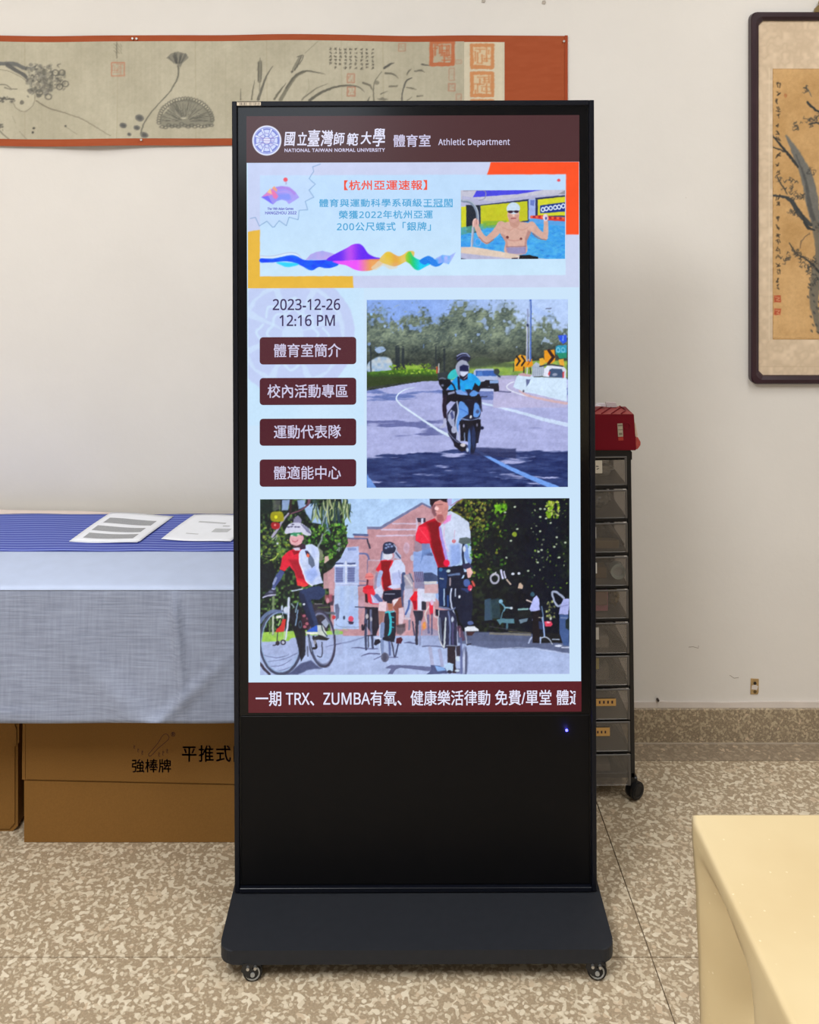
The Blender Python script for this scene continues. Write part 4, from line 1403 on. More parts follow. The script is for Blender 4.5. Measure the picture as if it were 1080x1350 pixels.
cv.poly([(340, 655), (450, 655), (455, 690), (459, 715), (449, 735), (438, 745), (430, 740), (436, 800), (436, 838), (340, 838)], ltree, smooth=False)
cv.poly([(400, 664), (418, 662), (424, 690), (412, 688), (404, 676)], (168, 200, 246), 0.95, soft=1.5)
cv.poly([(424, 672), (430, 668), (432, 690), (436, 702), (430, 700)], (150, 186, 236), 0.8, soft=2)
for k in range(70):        # palm fronds
    x = rng.uniform(412, 462)
    y = rng.uniform(655, 672)
    a = rng.normal(0, 2.2)
    if x + a > 470:
        continue
    L = rng.uniform(14, 34) * (1.0 if x < 448 else 0.8) * (1 - abs(x - 440) / 60)
    cv.line([(x, y), (x + a * 0.4, y + L * .5), (x + a * 1.6, y + L)], [1.2, 2.4, .8], [(70, 96, 60), (150, 170, 110), (40, 66, 60), (190, 200, 150), (30, 56, 76)][k % 5], 0.8)
cv.specks(420, (398, 690, 460, 742), [(60, 130, 40), (90, 170, 50), (36, 84, 34), (16, 34, 26), (130, 180, 70)], (0.9, 2.3), (0.5, 0.95), keep=lambda x, y: y > 700 - (x - 395) * .3 and x < 458 - max(0, y - 715) * .9)
cv.specks(160, (344, 690, 374, 752), [(110, 140, 50), (150, 170, 70), (60, 96, 40), (20, 36, 30)], (0.9, 2.4), (0.4, 0.9))
cv.specks(70, (366, 680, 395, 730), [(90, 120, 40), (140, 156, 50), (30, 50, 34)], (0.9, 2.0), (0.4, 0.9))
cv.zoom(340, 655, 9.82)
cv.poly([(30, 860), (180, 830), (220, 880), (230, 1000), (180, 1180), (30, 1180)], (12, 22, 34), 0.9, soft=2)
cv.poly([(20, 20), (180, 20), (190, 160), (100, 200), (25, 180)], (14, 36, 36), 0.9, soft=2)
cv.poly([(190, 30), (300, 30), (290, 150), (200, 170)], (110, 110, 110), 0.6, soft=2)
cv.poly([(315, 30), (420, 25), (390, 160), (310, 165)], (150, 176, 220), 0.95, soft=1.5)
cv.poly([(510, 30), (620, 25), (600, 120), (530, 150)], (150, 180, 230), 0.95, soft=1.5)
cv.line([(665, 25), (650, 90), (560, 160), (440, 205), (390, 235)], [40, 28, 20, 18, 18], (110, 70, 90))
cv.line([(640, 30), (625, 85), (650, 100)], 10, (50, 20, 40), 0.8)
cv.line([(430, 20), (425, 120), (410, 210)], [34, 30, 26], (50, 34, 44))
cv.line([(395, 205), (320, 300), (275, 380), (190, 500)], [24, 30, 30, 34], (164, 160, 186))
cv.line([(405, 225), (330, 320), (290, 390), (210, 510)], 9, (66, 60, 84), 0.7)
cv.line([(190, 540), (250, 490), (230, 545)], 14, (150, 160, 160), 0.8)
cv.poly([(170, 200), (240, 180), (320, 190), (330, 300), (180, 300)], (166, 160, 30), 0.95, smooth=True, soft=1.5)
cv.ell(235, 250, 20, 22, (240, 236, 40))
cv.poly([(180, 320), (280, 330), (275, 395), (190, 400)], (172, 28, 40), 0.95, smooth=True)
cv.ell(225, 352, 16, 16, (236, 130, 130))
cv.ell(258, 594, 14, 14, (190, 200, 216))
cv.line([(60, 740), (110, 760), (165, 760)], 8, (170, 170, 120), 0.6)
cv.line([(165, 810), (225, 780), (265, 720)], [20, 16, 6], (170, 190, 90))
cv.line([(835, 470), (820, 560), (770, 660), (775, 760)], [14, 20, 24, 20], (130, 140, 150))
cv.line([(890, 180), (850, 300), (830, 370)], 16, (170, 190, 206), 0.8)
cv.line([(940, 380), (870, 450), (820, 520)], 10, (150, 170, 140), 0.7)
cv.poly([(780, 650), (840, 690), (850, 800), (800, 830), (770, 760)], (120, 124, 110), 0.85)
cv.poly([(870, 760), (910, 755), (930, 830), (880, 860), (860, 840)], (214, 184, 176))
cv.poly([(850, 860), (1000, 760), (1010, 860), (930, 960), (880, 980)], (14, 30, 26), 0.9)
cv.poly([(850, 990), (990, 900), (1000, 1178), (850, 1178)], (196, 150, 160), 0.9)
cv.specks(24, (1030, 600, 1080, 690), [(170, 176, 190), (60, 80, 60)], (0.8, 1.8), (0.5, 0.9))
# grass strip and posts
cv.zoom(340, 770, 9.82)
cv.poly([(25, 610), (380, 600), (620, 580), (1100, 600), (1100, 640), (600, 660), (430, 690), (400, 730), (25, 735)], lambda X, Y: np.stack([138 + 30 * vnoise(X, Y, 4, 3), 190 + 20 * vnoise(X, Y, 4, 3), 84 + 0 * X], -1))
cv.poly([(25, 735), (400, 722), (640, 650), (1100, 640), (1100, 900), (25, 900)], (166, 180, 222), 0.9, soft=1.5)
cv.line([(205, 150), (195, 640)], 30, (130, 150, 110), 0.9)
cv.line([(200, 400), (195, 630)], 14, (206, 214, 206), 0.9)
cv.line([(155, 300), (155, 620)], 20, (96, 120, 70), 0.9)
cv.poly([(640, 300), (740, 230), (980, 270), (990, 140), (940, 130), (930, 270), (900, 600), (640, 600)], (50, 42, 60), 0.85)
cv.poly([(870, 130), (960, 120), (970, 200), (900, 250), (870, 200)], (190, 90, 110), 0.7, soft=2)
cv.ell(905, 200, 22, 34, (226, 160, 180), 0.8)
cv.poly([(1000, 260), (1040, 240), (1060, 300), (1050, 430), (1010, 470)], (90, 96, 130), 0.85)
cv.ell(985, 420, 22, 26, (206, 60, 70))
cv.line([(850, 360), (990, 370)], 30, (90, 100, 120), 0.9)
cv.line([(740, 245), (830, 245)], 12, (140, 140, 140), 0.8)
cv.line([(780, 290), (930, 290)], 8, (90, 120, 60), 0.8)
# shadows on the paving under the first bike
cv.poly([(440, 1120), (560, 1010), (690, 975), (760, 1040), (830, 1080), (640, 1100), (520, 1160), (330, 1160)], (64, 72, 112), 0.9, soft=2)
for a in (((130, 990), (330, 960), (520, 880), (620, 850)), ((110, 1050), (300, 1040), (440, 960)), ((60, 900), (250, 940), (400, 900)), ((190, 1130), (350, 1090), (470, 1040)), ((880, 800), (990, 775), (1080, 760))):
    cv.line(a, [6, 14, 6], (98, 102, 146), 0.7)
# first cyclist's bike
cv.ell(300, 740, 268, 405, (66, 72, 100), 1, ring=30)
cv.ell(296, 736, 244, 386, (150, 176, 216), 0.9, ring=12)
cv.line([(30, 480), (110, 380), (210, 335), (300, 345)], [50, 46, 40, 30], (104, 122, 166), 0.9)
cv.line([(30, 1010), (90, 1090), (150, 1150)], 34, (60, 52, 72))
cv.ell(830, 700, 165, 350, (62, 60, 84), 1, rot=-0.10, ring=26)
cv.ell(828, 700, 148, 330, (150, 160, 200), 0.7, rot=-0.10, ring=10)
for k in range(7):
    a = k * 0.9 + 0.3
    cv.line([(300, 740), (300 + 250 * math.cos(a), 740 + 380 * math.sin(a))], 4, (150, 160, 196), 0.45)
cv.poly([(450, 300), (560, 280), (620, 620), (620, 900), (560, 990), (500, 700), (400, 420)], (20, 22, 36), 0.92)
cv.line([(320, 350), (350, 560), (330, 730)], 8, (206, 216, 236), 0.8)
cv.poly([(320, 440), (370, 440), (340, 600), (230, 612), (250, 560), (300, 520)], (212, 52, 50), 0.95)
cv.line([(260, 610), (240, 760), (200, 780)], 12, (50, 44, 60))
cv.poly([(235, 400), (310, 390), (310, 425), (240, 430)], (226, 226, 226))
cv.line([(290, 450), (270, 520)], 12, (170, 206, 130))
cv.line([(405, 170), (400, 300), (395, 440), (360, 700)], [26, 34, 24, 20], (206, 214, 240))
cv.ell(370, 320, 36, 44, (206, 216, 240))
cv.ell(315, 295, 16, 34, (190, 204, 230))
cv.ell(328, 740, 36, 36, (44, 40, 60))
cv.ell(328, 740, 20, 20, (190, 196, 220))
cv.ell(255, 752, 26, 30, (44, 40, 56))
cv.ell(405, 190, 16, 30, (196, 206, 226))
cv.line([(490, 520), (520, 330)], 16, (120, 150, 186))
cv.line([(440, 240), (470, 290)], 14, (170, 186, 206), 0.8)
cv.line([(520, 230), (490, 350)], 18, (120, 150, 170), 0.9)
cv.line([(650, 640), (720, 900), (780, 1010), (860, 1045)], 22, (70, 80, 110))
cv.line([(640, 650), (700, 860)], 6, (170, 190, 210), 0.9)
cv.poly([(560, 370), (640, 380), (700, 520), (640, 570), (580, 560)], (60, 30, 50), 0.9)
for x, y in ((600, 400), (640, 500), (610, 540), (650, 430)):
    cv.ell(x, y, 22, 18, (200, 110, 130), 0.8)
cv.ell(600, 250, 18, 14, (206, 214, 226))
cv.line([(720, 670), (760, 800), (720, 820)], 30, (30, 30, 40))
cv.line([(830, 740), (830, 920), (770, 920)], 12, (40, 40, 56))
cv.poly([(700, 690), (800, 640), (830, 700), (720, 720)], (40, 40, 50))
cv.ell(740, 740, 20, 30, (170, 170, 180), 0.7)
cv.line([(645, 800), (650, 920)], 20, (90, 96, 120), 0.9)
cv.poly([(820, 480), (880, 430), (920, 500), (880, 560)], (176, 190, 220), 0.85)
cv.ell(550, 510, 18, 40, (70, 96, 120), 0.8, ring=10)
# rider 1: legs, shoe
cv.poly([(540, 70), (680, 30), (800, 10), (870, 60), (870, 130), (800, 190), (700, 190), (690, 200), (740, 370), (790, 520), (700, 560), (620, 320), (540, 150)], (42, 58, 100), smooth=False)
cv.poly([(540, 90), (600, 120), (660, 300), (740, 540), (690, 550), (600, 330), (530, 150)], (24, 34, 66), 0.9, soft=2)
cv.ell(600, 250, 16, 14, (214, 220, 236))
cv.poly([(680, 570), (760, 520), (800, 560), (780, 610), (620, 605)], (50, 96, 206))
cv.poly([(615, 605), (780, 612), (775, 638), (630, 638)], (232, 232, 226))
cv.poly([(770, 520), (840, 520), (900, 640), (860, 690), (780, 660)], (206, 214, 214), 0.95)
cv.poly([(780, 640), (930, 690), (900, 720), (790, 710)], (36, 40, 44))
cv.line([(820, 500), (850, 600), (900, 660)], 12, (30, 50, 60))
# hand and handlebar
cv.poly([(70, 160), (90, 120), (140, 80), (190, 30), (235, 60), (235, 130), (180, 150)], (56, 58, 84))
cv.line([(70, 158), (160, 132), (230, 125)], 16, (196, 196, 226))
cv.ell(205, 45, 24, 16, (176, 186, 230))
cv.ell(175, 90, 30, 14, (120, 126, 160), 0.7)
cv.poly([(330, 40), (420, 0), (560, 20), (570, 70), (460, 90), (440, 60), (350, 70)], (26, 32, 40))
cv.line([(440, 76), (575, 52)], 18, (190, 206, 226))
cv.line([(450, 62), (560, 44)], 6, (30, 40, 50))
# rider 1: torso, head
cv.zoom(340, 655, 9.82)
cv.poly([(290, 930), (345, 960), (300, 1060), (240, 1140), (220, 1178), (185, 1170), (200, 1090), (230, 1010)], (70, 84, 140))
cv.line([(235, 1040), (205, 1110)], 30, (176, 186, 226), 0.7)
cv.poly([(400, 690), (470, 660), (560, 650), (620, 720), (640, 900), (620, 1000), (660, 1120), (600, 1150), (510, 1130), (500, 1040), (470, 950), (410, 880), (350, 950), (285, 925), (320, 760)], (226, 34, 62), smooth=False)
cv.poly([(440, 680), (540, 690), (560, 740), (520, 720), (470, 740)], (150, 10, 34), 0.9)
cv.poly([(400, 800), (520, 800), (560, 880), (610, 1060), (520, 1040), (470, 930)], (140, 12, 36), 0.7, soft=3)
cv.poly([(500, 1060), (600, 1100), (660, 1130), (600, 1155), (510, 1130)], (240, 60, 66))
cv.poly([(540, 700), (620, 610), (700, 600), (780, 650), (800, 740), (790, 900), (830, 1060), (850, 1100), (700, 1140), (630, 1080), (580, 960), (540, 840)], lambda X, Y: np.stack([188 + 20 * vnoise(X, Y, 6, 2), 204 + 16 * vnoise(X, Y, 6, 2), 248 + 0 * X], -1), smooth=False)
cv.line([(540, 720), (545, 840), (590, 960), (630, 1080), (710, 1140)], 14, (236, 236, 252))
cv.poly([(620, 960), (740, 880), (780, 1000), (700, 1100), (630, 1060)], (150, 176, 244), 0.7, soft=4)
cv.poly([(610, 680), (660, 700), (730, 800), (740, 880), (700, 910), (660, 850), (650, 770)], (96, 110, 140))
cv.poly([(610, 690), (650, 690), (680, 760), (640, 770)], (50, 34, 70))
cv.poly([(640, 720), (675, 740), (660, 775), (630, 760)], (240, 110, 80))
cv.poly([(560, 590), (620, 600), (620, 660), (570, 670), (450, 650)], (56, 36, 60))
cv.poly([(455, 655), (540, 640), (550, 680), (490, 685)], (214, 206, 230))
cv.ell(495, 540, 84, 88, (228, 172, 180))
cv.poly([(430, 600), (500, 625), (570, 590), (560, 640), (480, 640)], (70, 40, 50), 0.9)
cv.line([(450, 560), (490, 570), (520, 548)], 12, (190, 90, 110), 0.9)
cv.ell(575, 520, 20, 36, (214, 160, 176))
cv.poly([(350, 440), (400, 350), (470, 320), (560, 330), (640, 380), (690, 440), (680, 490), (600, 480), (560, 450), (420, 460), (370, 470)], (206, 208, 232), smooth=True)
for x, y in ((400, 380), (440, 372), (490, 378), (530, 380), (455, 345)):
    cv.ell(x, y, 18, 9, (60, 56, 90), 0.9)
for k in range(4):
    cv.line([(560 + k * 26, 340 + k * 12), (640 + k * 16, 440 + k * 10)], 9, (76, 80, 120), 0.8)
cv.poly([(420, 460), (560, 448), (560, 480), (500, 500), (430, 492)], (50, 140, 100))
cv.ell(440, 490, 18, 10, (190, 226, 206), 0.9)
cv.ell(525, 480, 18, 12, (206, 220, 190), 0.9)
cv.poly([(470, 260), (520, 230), (570, 280), (560, 330), (460, 320)], (156, 150, 190), 0.8)
cv.line([(420, 275), (480, 265)], 14, (60, 50, 70), 0.8)
# ---- middle group
cv.zoom(440, 770, 9)
for a in (((215, 748), (300, 745), (370, 755), (520, 760)), ((330, 845), (420, 815), (560, 820)), ((480, 885), (560, 850)), ((620, 860), (760, 860)), ((840, 690), (900, 685), (970, 700)), ((0, 710), (200, 670), (360, 620))):
    cv.line(a, [8, 20, 12], (80, 84, 126), 0.85 if a[0][1] > 730 or a[0][0] > 800 else 0.4)
cv.poly([(610, 985), (680, 950), (900, 955), (1080, 970), (1300, 990), (1500, 1000), (1500, 1060), (1080, 1020), (800, 985), (740, 1000), (700, 1060), (640, 1060), (680, 1000)], (92, 98, 140), 0.9)
cv.ell(125, 390, 14, 20, (50, 60, 90))
cv.ell(205, 405, 32, 36, (226, 80, 110))
cv.poly([(165, 430), (240, 440), (230, 470), (180, 465)], (60, 50, 80))
cv.line([(30, 470), (100, 500), (350, 500)], 6, (100, 110, 130), 0.7)
cv.poly([(20, 520), (80, 540), (60, 590), (10, 590)], (150, 190, 150), 0.9, soft=2)
cv.line([(110, 520), (160, 540)], 12, (190, 186, 150), 0.8)
# rider 2 (red, behind)
cv.poly([(320, 130), (360, 130), (370, 250), (300, 400), (290, 420), (300, 250)], (190, 150, 166), 0.9)
cv.line([(255, 262), (360, 268), (480, 268)], 12, (50, 60, 90))
cv.poly([(370, 260), (530, 270), (540, 500), (500, 600), (470, 600), (380, 480)], (26, 26, 44), 0.95)
cv.line([(385, 300), (378, 480), (385, 765)], [26, 30, 26], (56, 64, 96))
cv.line([(405, 420), (395, 740)], 10, (150, 166, 206), 0.8)
cv.line([(440, 300), (445, 600)], 26, (120, 130, 170), 0.8)
cv.line([(412, 600), (412, 740)], 12, (40, 40, 60))
cv.line([(455, 600), (465, 745)], 26, (60, 66, 96))
cv.line([(395, 600), (500, 600)], 12, (40, 40, 60))
cv.line([(340, 480), (345, 530), (375, 470)], 26, (34, 30, 50))
cv.ell(395, 375, 18, 30, (206, 200, 206), 0.9)
cv.ell(445, 410, 14, 26, (190, 190, 206), 0.8)
cv.poly([(345, 70), (375, 20), (440, 10), (490, 60), (500, 140), (540, 190), (540, 230), (440, 225), (400, 190), (370, 110)], (232, 44, 66))
cv.poly([(370, 100), (400, 110), (410, 220), (375, 200)], (60, 26, 40))
cv.poly([(440, 110), (540, 160), (540, 225), (460, 215)], (176, 190, 236), 0.95)
cv.line([(450, 130), (480, 200)], 8, (236, 240, 250), 0.9)
cv.zoom(440, 655, 9)
cv.poly([(400, 950), (470, 940), (470, 1060), (400, 1060)], (196, 120, 130))
cv.poly([(395, 960), (415, 960), (410, 1060), (385, 1060)], (60, 20, 40), 0.8)
cv.ell(425, 935, 50, 42, (228, 130, 130))
cv.line([(375, 945), (470, 938)], 10, (196, 90, 96))
cv.poly([(350, 1065), (400, 1040), (470, 1050), (470, 1085), (350, 1085)], (220, 30, 50))
# rider 3 (centre)
cv.poly([(550, 740), (580, 640), (650, 600), (740, 620), (800, 690), (800, 740), (720, 720), (690, 760), (600, 760)], (176, 190, 226), 0.9)
cv.line([(575, 640), (560, 740)], 14, (60, 80, 130), 0.8)
cv.line([(740, 660), (790, 720)], 16, (50, 66, 110), 0.9)
cv.poly([(500, 860), (560, 750), (600, 740), (700, 740), (720, 800), (670, 860), (680, 1085), (580, 1085), (560, 900)], (232, 40, 60))
cv.poly([(555, 755), (690, 750), (660, 830), (660, 900), (690, 1085), (590, 1085), (570, 890)], (130, 4, 22), 0.92, soft=1.5)
cv.poly([(660, 850), (720, 740), (800, 740), (850, 820), (850, 900), (800, 910), (800, 1070), (690, 1060), (670, 940)], (206, 216, 248))
cv.poly([(690, 900), (800, 880), (800, 1060), (700, 1060)], (180, 190, 240), 0.8, soft=2)
cv.line([(770, 870), (790, 960)], 14, (150, 160, 206), 0.7)
cv.line([(560, 890), (530, 1000), (545, 1080)], 50, (166, 184, 230))
cv.line([(510, 900), (490, 1080)], 26, (150, 136, 166))
cv.line([(830, 910), (830, 1080)], 46, (70, 84, 130))
cv.poly([(590, 660), (640, 650), (700, 650), (700, 720), (640, 745), (590, 720)], (222, 224, 240))
cv.line([(700, 650), (710, 700), (690, 730)], 18, (206, 140, 150), 0.9)
cv.poly([(580, 600), (600, 545), (660, 525), (720, 550), (740, 600), (710, 660), (600, 668)], (36, 44, 76), smooth=True)
for x, y in ((630, 560), (665, 555), (650, 585), (690, 580), (620, 600)):
    cv.ell(x, y, 16, 11, (150, 170, 220), 0.85)
cv.line([(715, 560), (745, 600), (735, 630)], 14, (190, 200, 230), 0.8)
cv.zoom(440, 770, 9)
cv.poly([(480, 60), (570, 0), (590, 100), (560, 170), (500, 120)], (206, 216, 246), 0.9)
cv.poly([(590, 0), (690, 0), (700, 60), (640, 80), (600, 80)], (120, 4, 24))
cv.poly([(640, 30), (690, 50), (780, 40), (800, 0), (690, 0)], (200, 206, 240))
cv.poly([(650, 35), (700, 52), (690, 60), (650, 50)], (230, 50, 70))
cv.poly([(590, 80), (700, 60), (800, 60), (815, 140), (700, 180), (690, 225), (640, 220), (580, 170)], (22, 26, 52))
cv.line([(610, 110), (720, 112)], 10, (190, 196, 220), 0.8)
cv.line([(505, 130), (560, 190)], 50, (90, 106, 160))
cv.poly([(540, 205), (630, 200), (620, 320), (530, 310)], (230, 206, 220))
cv.poly([(535, 310), (610, 320), (580, 430), (545, 470), (535, 400)], (160, 116, 110))
cv.poly([(640, 220), (700, 230), (700, 300), (650, 300)], (176, 110, 90))
cv.poly([(700, 190), (760, 165), (770, 270), (720, 280)], (236, 226, 236))
cv.poly([(700, 270), (780, 160), (830, 130), (830, 320), (790, 500), (740, 480), (740, 320)], (150, 84, 76), 0.95)
cv.poly([(770, 280), (830, 270), (835, 400), (810, 500), (770, 490)], (224, 200, 214))
cv.line([(812, 0), (815, 160), (822, 260)], [40, 24, 16], (60, 76, 120), 0.9)
cv.poly([(610, 320), (700, 310), (740, 330), (740, 560), (720, 680), (660, 680), (600, 640), (590, 480)], (22, 26, 44), 0.95)
cv.line([(615, 330), (655, 325), (675, 420), (670, 560), (650, 600)], [18, 26, 30, 26, 16], (50, 186, 206))
cv.line([(655, 325), (715, 318)], 14, (90, 206, 220))
for y in (380, 440, 500):
    cv.line([(680, y), (712, y + 8)], 12, (60, 180, 196), 0.9)
cv.line([(580, 470), (570, 620), (578, 830)], [50, 56, 34], (128, 146, 190))
cv.line([(548, 480), (545, 660), (560, 830)], 12, (206, 220, 250), 0.9)
cv.line([(660, 640), (665, 830)], 26, (96, 110, 160))
cv.line([(690, 690), (720, 850)], 16, (50, 50, 76))
cv.line([(765, 700), (735, 850)], 16, (50, 56, 90))
cv.poly([(490, 650), (540, 640), (560, 680), (500, 720), (480, 710)], (26, 24, 44))
cv.line([(490, 625), (560, 640)], 16, (206, 214, 240))
cv.line([(600, 640), (660, 650)], 40, (24, 26, 44))
cv.poly([(740, 480), (850, 460), (850, 540), (800, 600), (750, 580)], (70, 60, 70), 0.9, soft=2)
for k in range(6):
    cv.line([(760 + k * 16, 510), (770 + k * 12, 610)], 6, (190, 180, 200), 0.5)
cv.poly([(745, 640), (800, 620), (820, 650), (800, 700), (740, 695)], (76, 26, 44))
cv.ell(608, 862, 46, 56, (96, 98, 124))
cv.ell(608, 862, 22, 50, (70, 72, 96), 0.8)
# rider 4 and others behind
cv.poly([(840, 20), (900, 0), (940, 60), (940, 200), (900, 400), (850, 400), (830, 250)], (190, 196, 226), 0.9)
cv.line([(900, 190), (880, 290), (850, 350)], 24, (60, 90, 160), 0.9)
cv.poly([(905, 170), (960, 80), (1000, 80), (990, 300), (950, 300), (930, 200)], (232, 22, 46))
cv.poly([(935, 190), (985, 190), (980, 300), (950, 296)], (150, 8, 40), 0.8)
cv.poly([(990, 60), (1040, 20), (1080, 60), (1060, 310), (1000, 300)], (214, 216, 242))
cv.poly([(1045, 200), (1080, 200), (1080, 300), (1050, 300)], (24, 30, 50))
cv.poly([(940, 310), (1060, 310), (1060, 380), (1020, 470), (980, 480), (960, 380)], (44, 44, 64))
cv.line([(985, 400), (985, 700)], 34, (50, 50, 72))
cv.line([(1020, 440), (1025, 715)], 26, (140, 150, 190))
cv.line([(935, 440), (960, 600)], 16, (66, 70, 100))
cv.line([(850, 400), (900, 410)], 30, (206, 190, 206))
cv.line([(900, 430), (895, 530)], 24, (110, 120, 150), 0.9)
cv.ell(1068, 490, 16, 34, (226, 140, 90))
cv.zoom(440, 655, 9)
cv.poly([(830, 920), (930, 900), (950, 1085), (850, 1085)], (160, 160, 180), 0.85)
cv.line([(850, 930), (930, 1050)], 20, (206, 200, 206), 0.9)
cv.line([(900, 900), (945, 1000)], 14, (60, 76, 110), 0.8)
cv.poly([(950, 880), (1060, 880), (1080, 1085), (960, 1085)], (130, 130, 170), 0.85)
for k in range(5):
    cv.line([(960 + k * 22, 890), (985 + k * 20, 1000)], 9, (70, 56, 100), 0.8)
# ---- tall rider in front
cv.zoom(545, 770, 9.82)
cv.poly([(100, 110), (290, 110), (290, 190), (130, 180)], (206, 216, 240), 0.9)
cv.poly([(105, 225), (165, 225), (165, 330), (105, 325)], (40, 40, 56))
cv.line([(230, 250), (235, 370)], 46, (230, 40, 70))
cv.ell(240, 235, 22, 34, (220, 186, 220))
cv.line([(200, 290), (150, 380), (180, 490)], 18, (214, 206, 206))
cv.ell(142, 530, 22, 48, (226, 150, 80))
cv.poly([(110, 600), (220, 560), (420, 640), (420, 800), (120, 800)], (150, 162, 204), 0.6, soft=2)
cv.line([(120, 800), (240, 795), (420, 810)], 16, (92, 98, 136), 0.9)
cv.line([(190, 400), (200, 620)], 30, (90, 96, 140), 0.8)
cv.line([(240, 380), (240, 640)], 20, (70, 80, 120), 0.8)
cv.line([(215, 820), (250, 1060)], 44, (166, 168, 200), 0.85)
cv.line([(340, 850), (375, 1050)], 44, (156, 160, 196), 0.85)
cv.poly([(225, 1040), (340, 1050), (430, 1100), (440, 1150), (170, 1165), (230, 1110)], (74, 84, 128))
cv.poly([(280, 1050), (390, 1070), (420, 1110), (310, 1120)], (130, 170, 230))
cv.poly([(320, -20), (560, -20), (640, 20), (750, 60), (770, 260), (750, 470), (660, 560), (600, 480), (560, 330), (330, 290)], (18, 26, 52), smooth=False)
cv.poly([(320, 0), (410, 0), (415, 270), (335, 280)], (22, 46, 96))
cv.line([(395, 60), (400, 270)], 16, (170, 196, 226))
cv.line([(495, 40), (480, 160), (495, 280), (540, 420), (560, 560), (565, 790)], [18, 20, 18, 20, 22, 26], (200, 210, 240))
cv.line([(545, 60), (540, 150)], 16, (206, 216, 240), 0.9)
cv.line([(445, 150), (450, 280)], 26, (30, 70, 140), 0.9)
cv.ell(595, 160, 14, 20, (220, 226, 240))
cv.poly([(600, 0), (700, -10), (750, 60), (700, 110), (620, 60)], (50, 70, 130), 0.8, soft=2)
cv.ell(730, 40, 26, 44, (206, 60, 96))
cv.ell(742, 50, 12, 26, (240, 190, 206))
cv.line([(770, 0), (790, 20)], 20, (200, 70, 70), 0.8)
cv.line([(330, 290), (440, 310), (500, 330), (540, 300)], [16, 26, 24, 12], (110, 122, 160))
cv.poly([(330, 330), (500, 330), (560, 420), (570, 790), (540, 800), (390, 830), (330, 700)], (40, 44, 74))
cv.line([(330, 340), (322, 540), (350, 740), (400, 820)], 14, (214, 216, 226))
cv.line([(265, 290), (270, 400), (325, 435)], 12, (206, 206, 214))
cv.poly([(285, 320), (325, 325), (325, 410), (290, 400)], (24, 24, 44))
cv.line([(340, 440), (360, 720)], 30, (100, 110, 140), 0.9)
cv.line([(420, 430), (400, 800)], [18, 24], (196, 206, 214))
cv.line([(455, 350), (475, 560), (470, 790)], 22, (106, 120, 166))
cv.line([(510, 500), (510, 780)], 22, (80, 76, 120))
cv.line([(390, 470), (380, 640)], 12, (20, 20, 36))
cv.ell(505, 450, 16, 36, (190, 200, 226))
cv.line([(430, 790), (570, 795)], 14, (130, 140, 166))
cv.poly([(440, 800), (545, 800), (550, 1150), (510, 1150), (440, 1000)], (44, 36, 48))
cv.line([(545, 860), (555, 960)], 10, (190, 196, 214))
cv.poly([(550, 800), (610, 790), (610, 930), (560, 930)], (44, 36, 50), 0.9)
cv.line([(590, 560), (640, 700)], 60, (90, 60, 86), 0.8)
cv.line([(600, 570), (605, 680)], 12, (200, 150, 170), 0.8)
cv.line([(670, 560), (690, 760)], 14, (170, 176, 200))
cv.ell(665, 1000, 42, 200, (120, 130, 170), 0.95)
cv.ell(655, 1010, 16, 150, (200, 210, 240), 0.8)
cv.ell(680, 1000, 12, 170, (60, 64, 90), 0.8)
cv.line([(620, 700), (620, 1150)], 26, (90, 100, 150), 0.9)
cv.poly([(395, 1040), (460, 1010), (520, 1030), (510, 1120), (430, 1120)], (176, 204, 236))
cv.ell(470, 1130, 30, 24, (40, 40, 60))
cv.ell(575, 960, 26, 34, (200, 216, 230), 0.9)
cv.ell(565, 1115, 30, 16, (196, 216, 236))
cv.poly([(665, 565), (700, 540), (790, 540), (840, 580), (845, 605), (670, 605)], (226, 232, 244))
cv.poly([(690, 610), (800, 612), (760, 660), (700, 660)], (70, 44, 50))
cv.ell(740, 500, 40, 26, (90, 110, 170), 0.9)
cv.line([(700, 780), (740, 770)], 20, (50, 50, 66))
cv.zoom(545, 655, 9.82)
cv.poly([(160, 320), (280, 270), (360, 330), (340, 500), (440, 830), (470, 900), (320, 920), (210, 600), (100, 600), (30, 560), (30, 500), (70, 370)], (196, 8, 40), smooth=False)
cv.poly([(60, 380), (160, 380), (240, 480), (220, 600), (110, 590), (30, 560), (30, 500)], (238, 34, 66), 0.95, soft=2)
cv.line([(75, 400), (200, 560)], 12, (250, 90, 110), 0.6)
cv.poly([(170, 330), (340, 290), (330, 480), (400, 780), (420, 900), (330, 910), (240, 640), (200, 420)], (112, 2, 20), 0.8, soft=3)
cv.poly([(335, 380), (430, 300), (430, 190), (480, 180), (600, 240), (720, 330), (745, 520), (640, 640), (600, 860), (490, 915), (450, 800), (380, 640)], lambda X, Y: np.stack([174 + 30 * np.clip((735 - Y) / 30, 0, 1), 196 + 20 * np.clip((735 - Y) / 30, 0, 1), 242 + 0 * X], -1), smooth=False)
cv.line([(345, 390), (375, 560), (440, 840), (470, 900)], [30, 36, 36, 20], (170, 150, 230))
cv.line([(400, 380), (400, 560), (450, 700)], 14, (240, 190, 226), 0.7)
cv.poly([(430, 240), (490, 230), (480, 300), (400, 350), (380, 330)], (232, 130, 200), 0.9, soft=2)
cv.ell(430, 850, 40, 44, (240, 20, 70))
cv.ell(525, 570, 26, 24, (206, 110, 120))
cv.line([(535, 430), (525, 570)], 10, (206, 170, 200), 0.7)
cv.poly([(470, 620), (600, 600), (620, 800), (600, 860), (490, 900)], (136, 164, 230), 0.75, soft=4)
cv.poly([(600, 530), (690, 515), (745, 540), (740, 600), (640, 615), (590, 590)], (90, 104, 110))
cv.line([(650, 620), (640, 760), (660, 880)], 34, (40, 50, 80))
cv.line([(680, 640), (690, 760), (730, 840)], [50, 60, 50], (130, 160, 226))
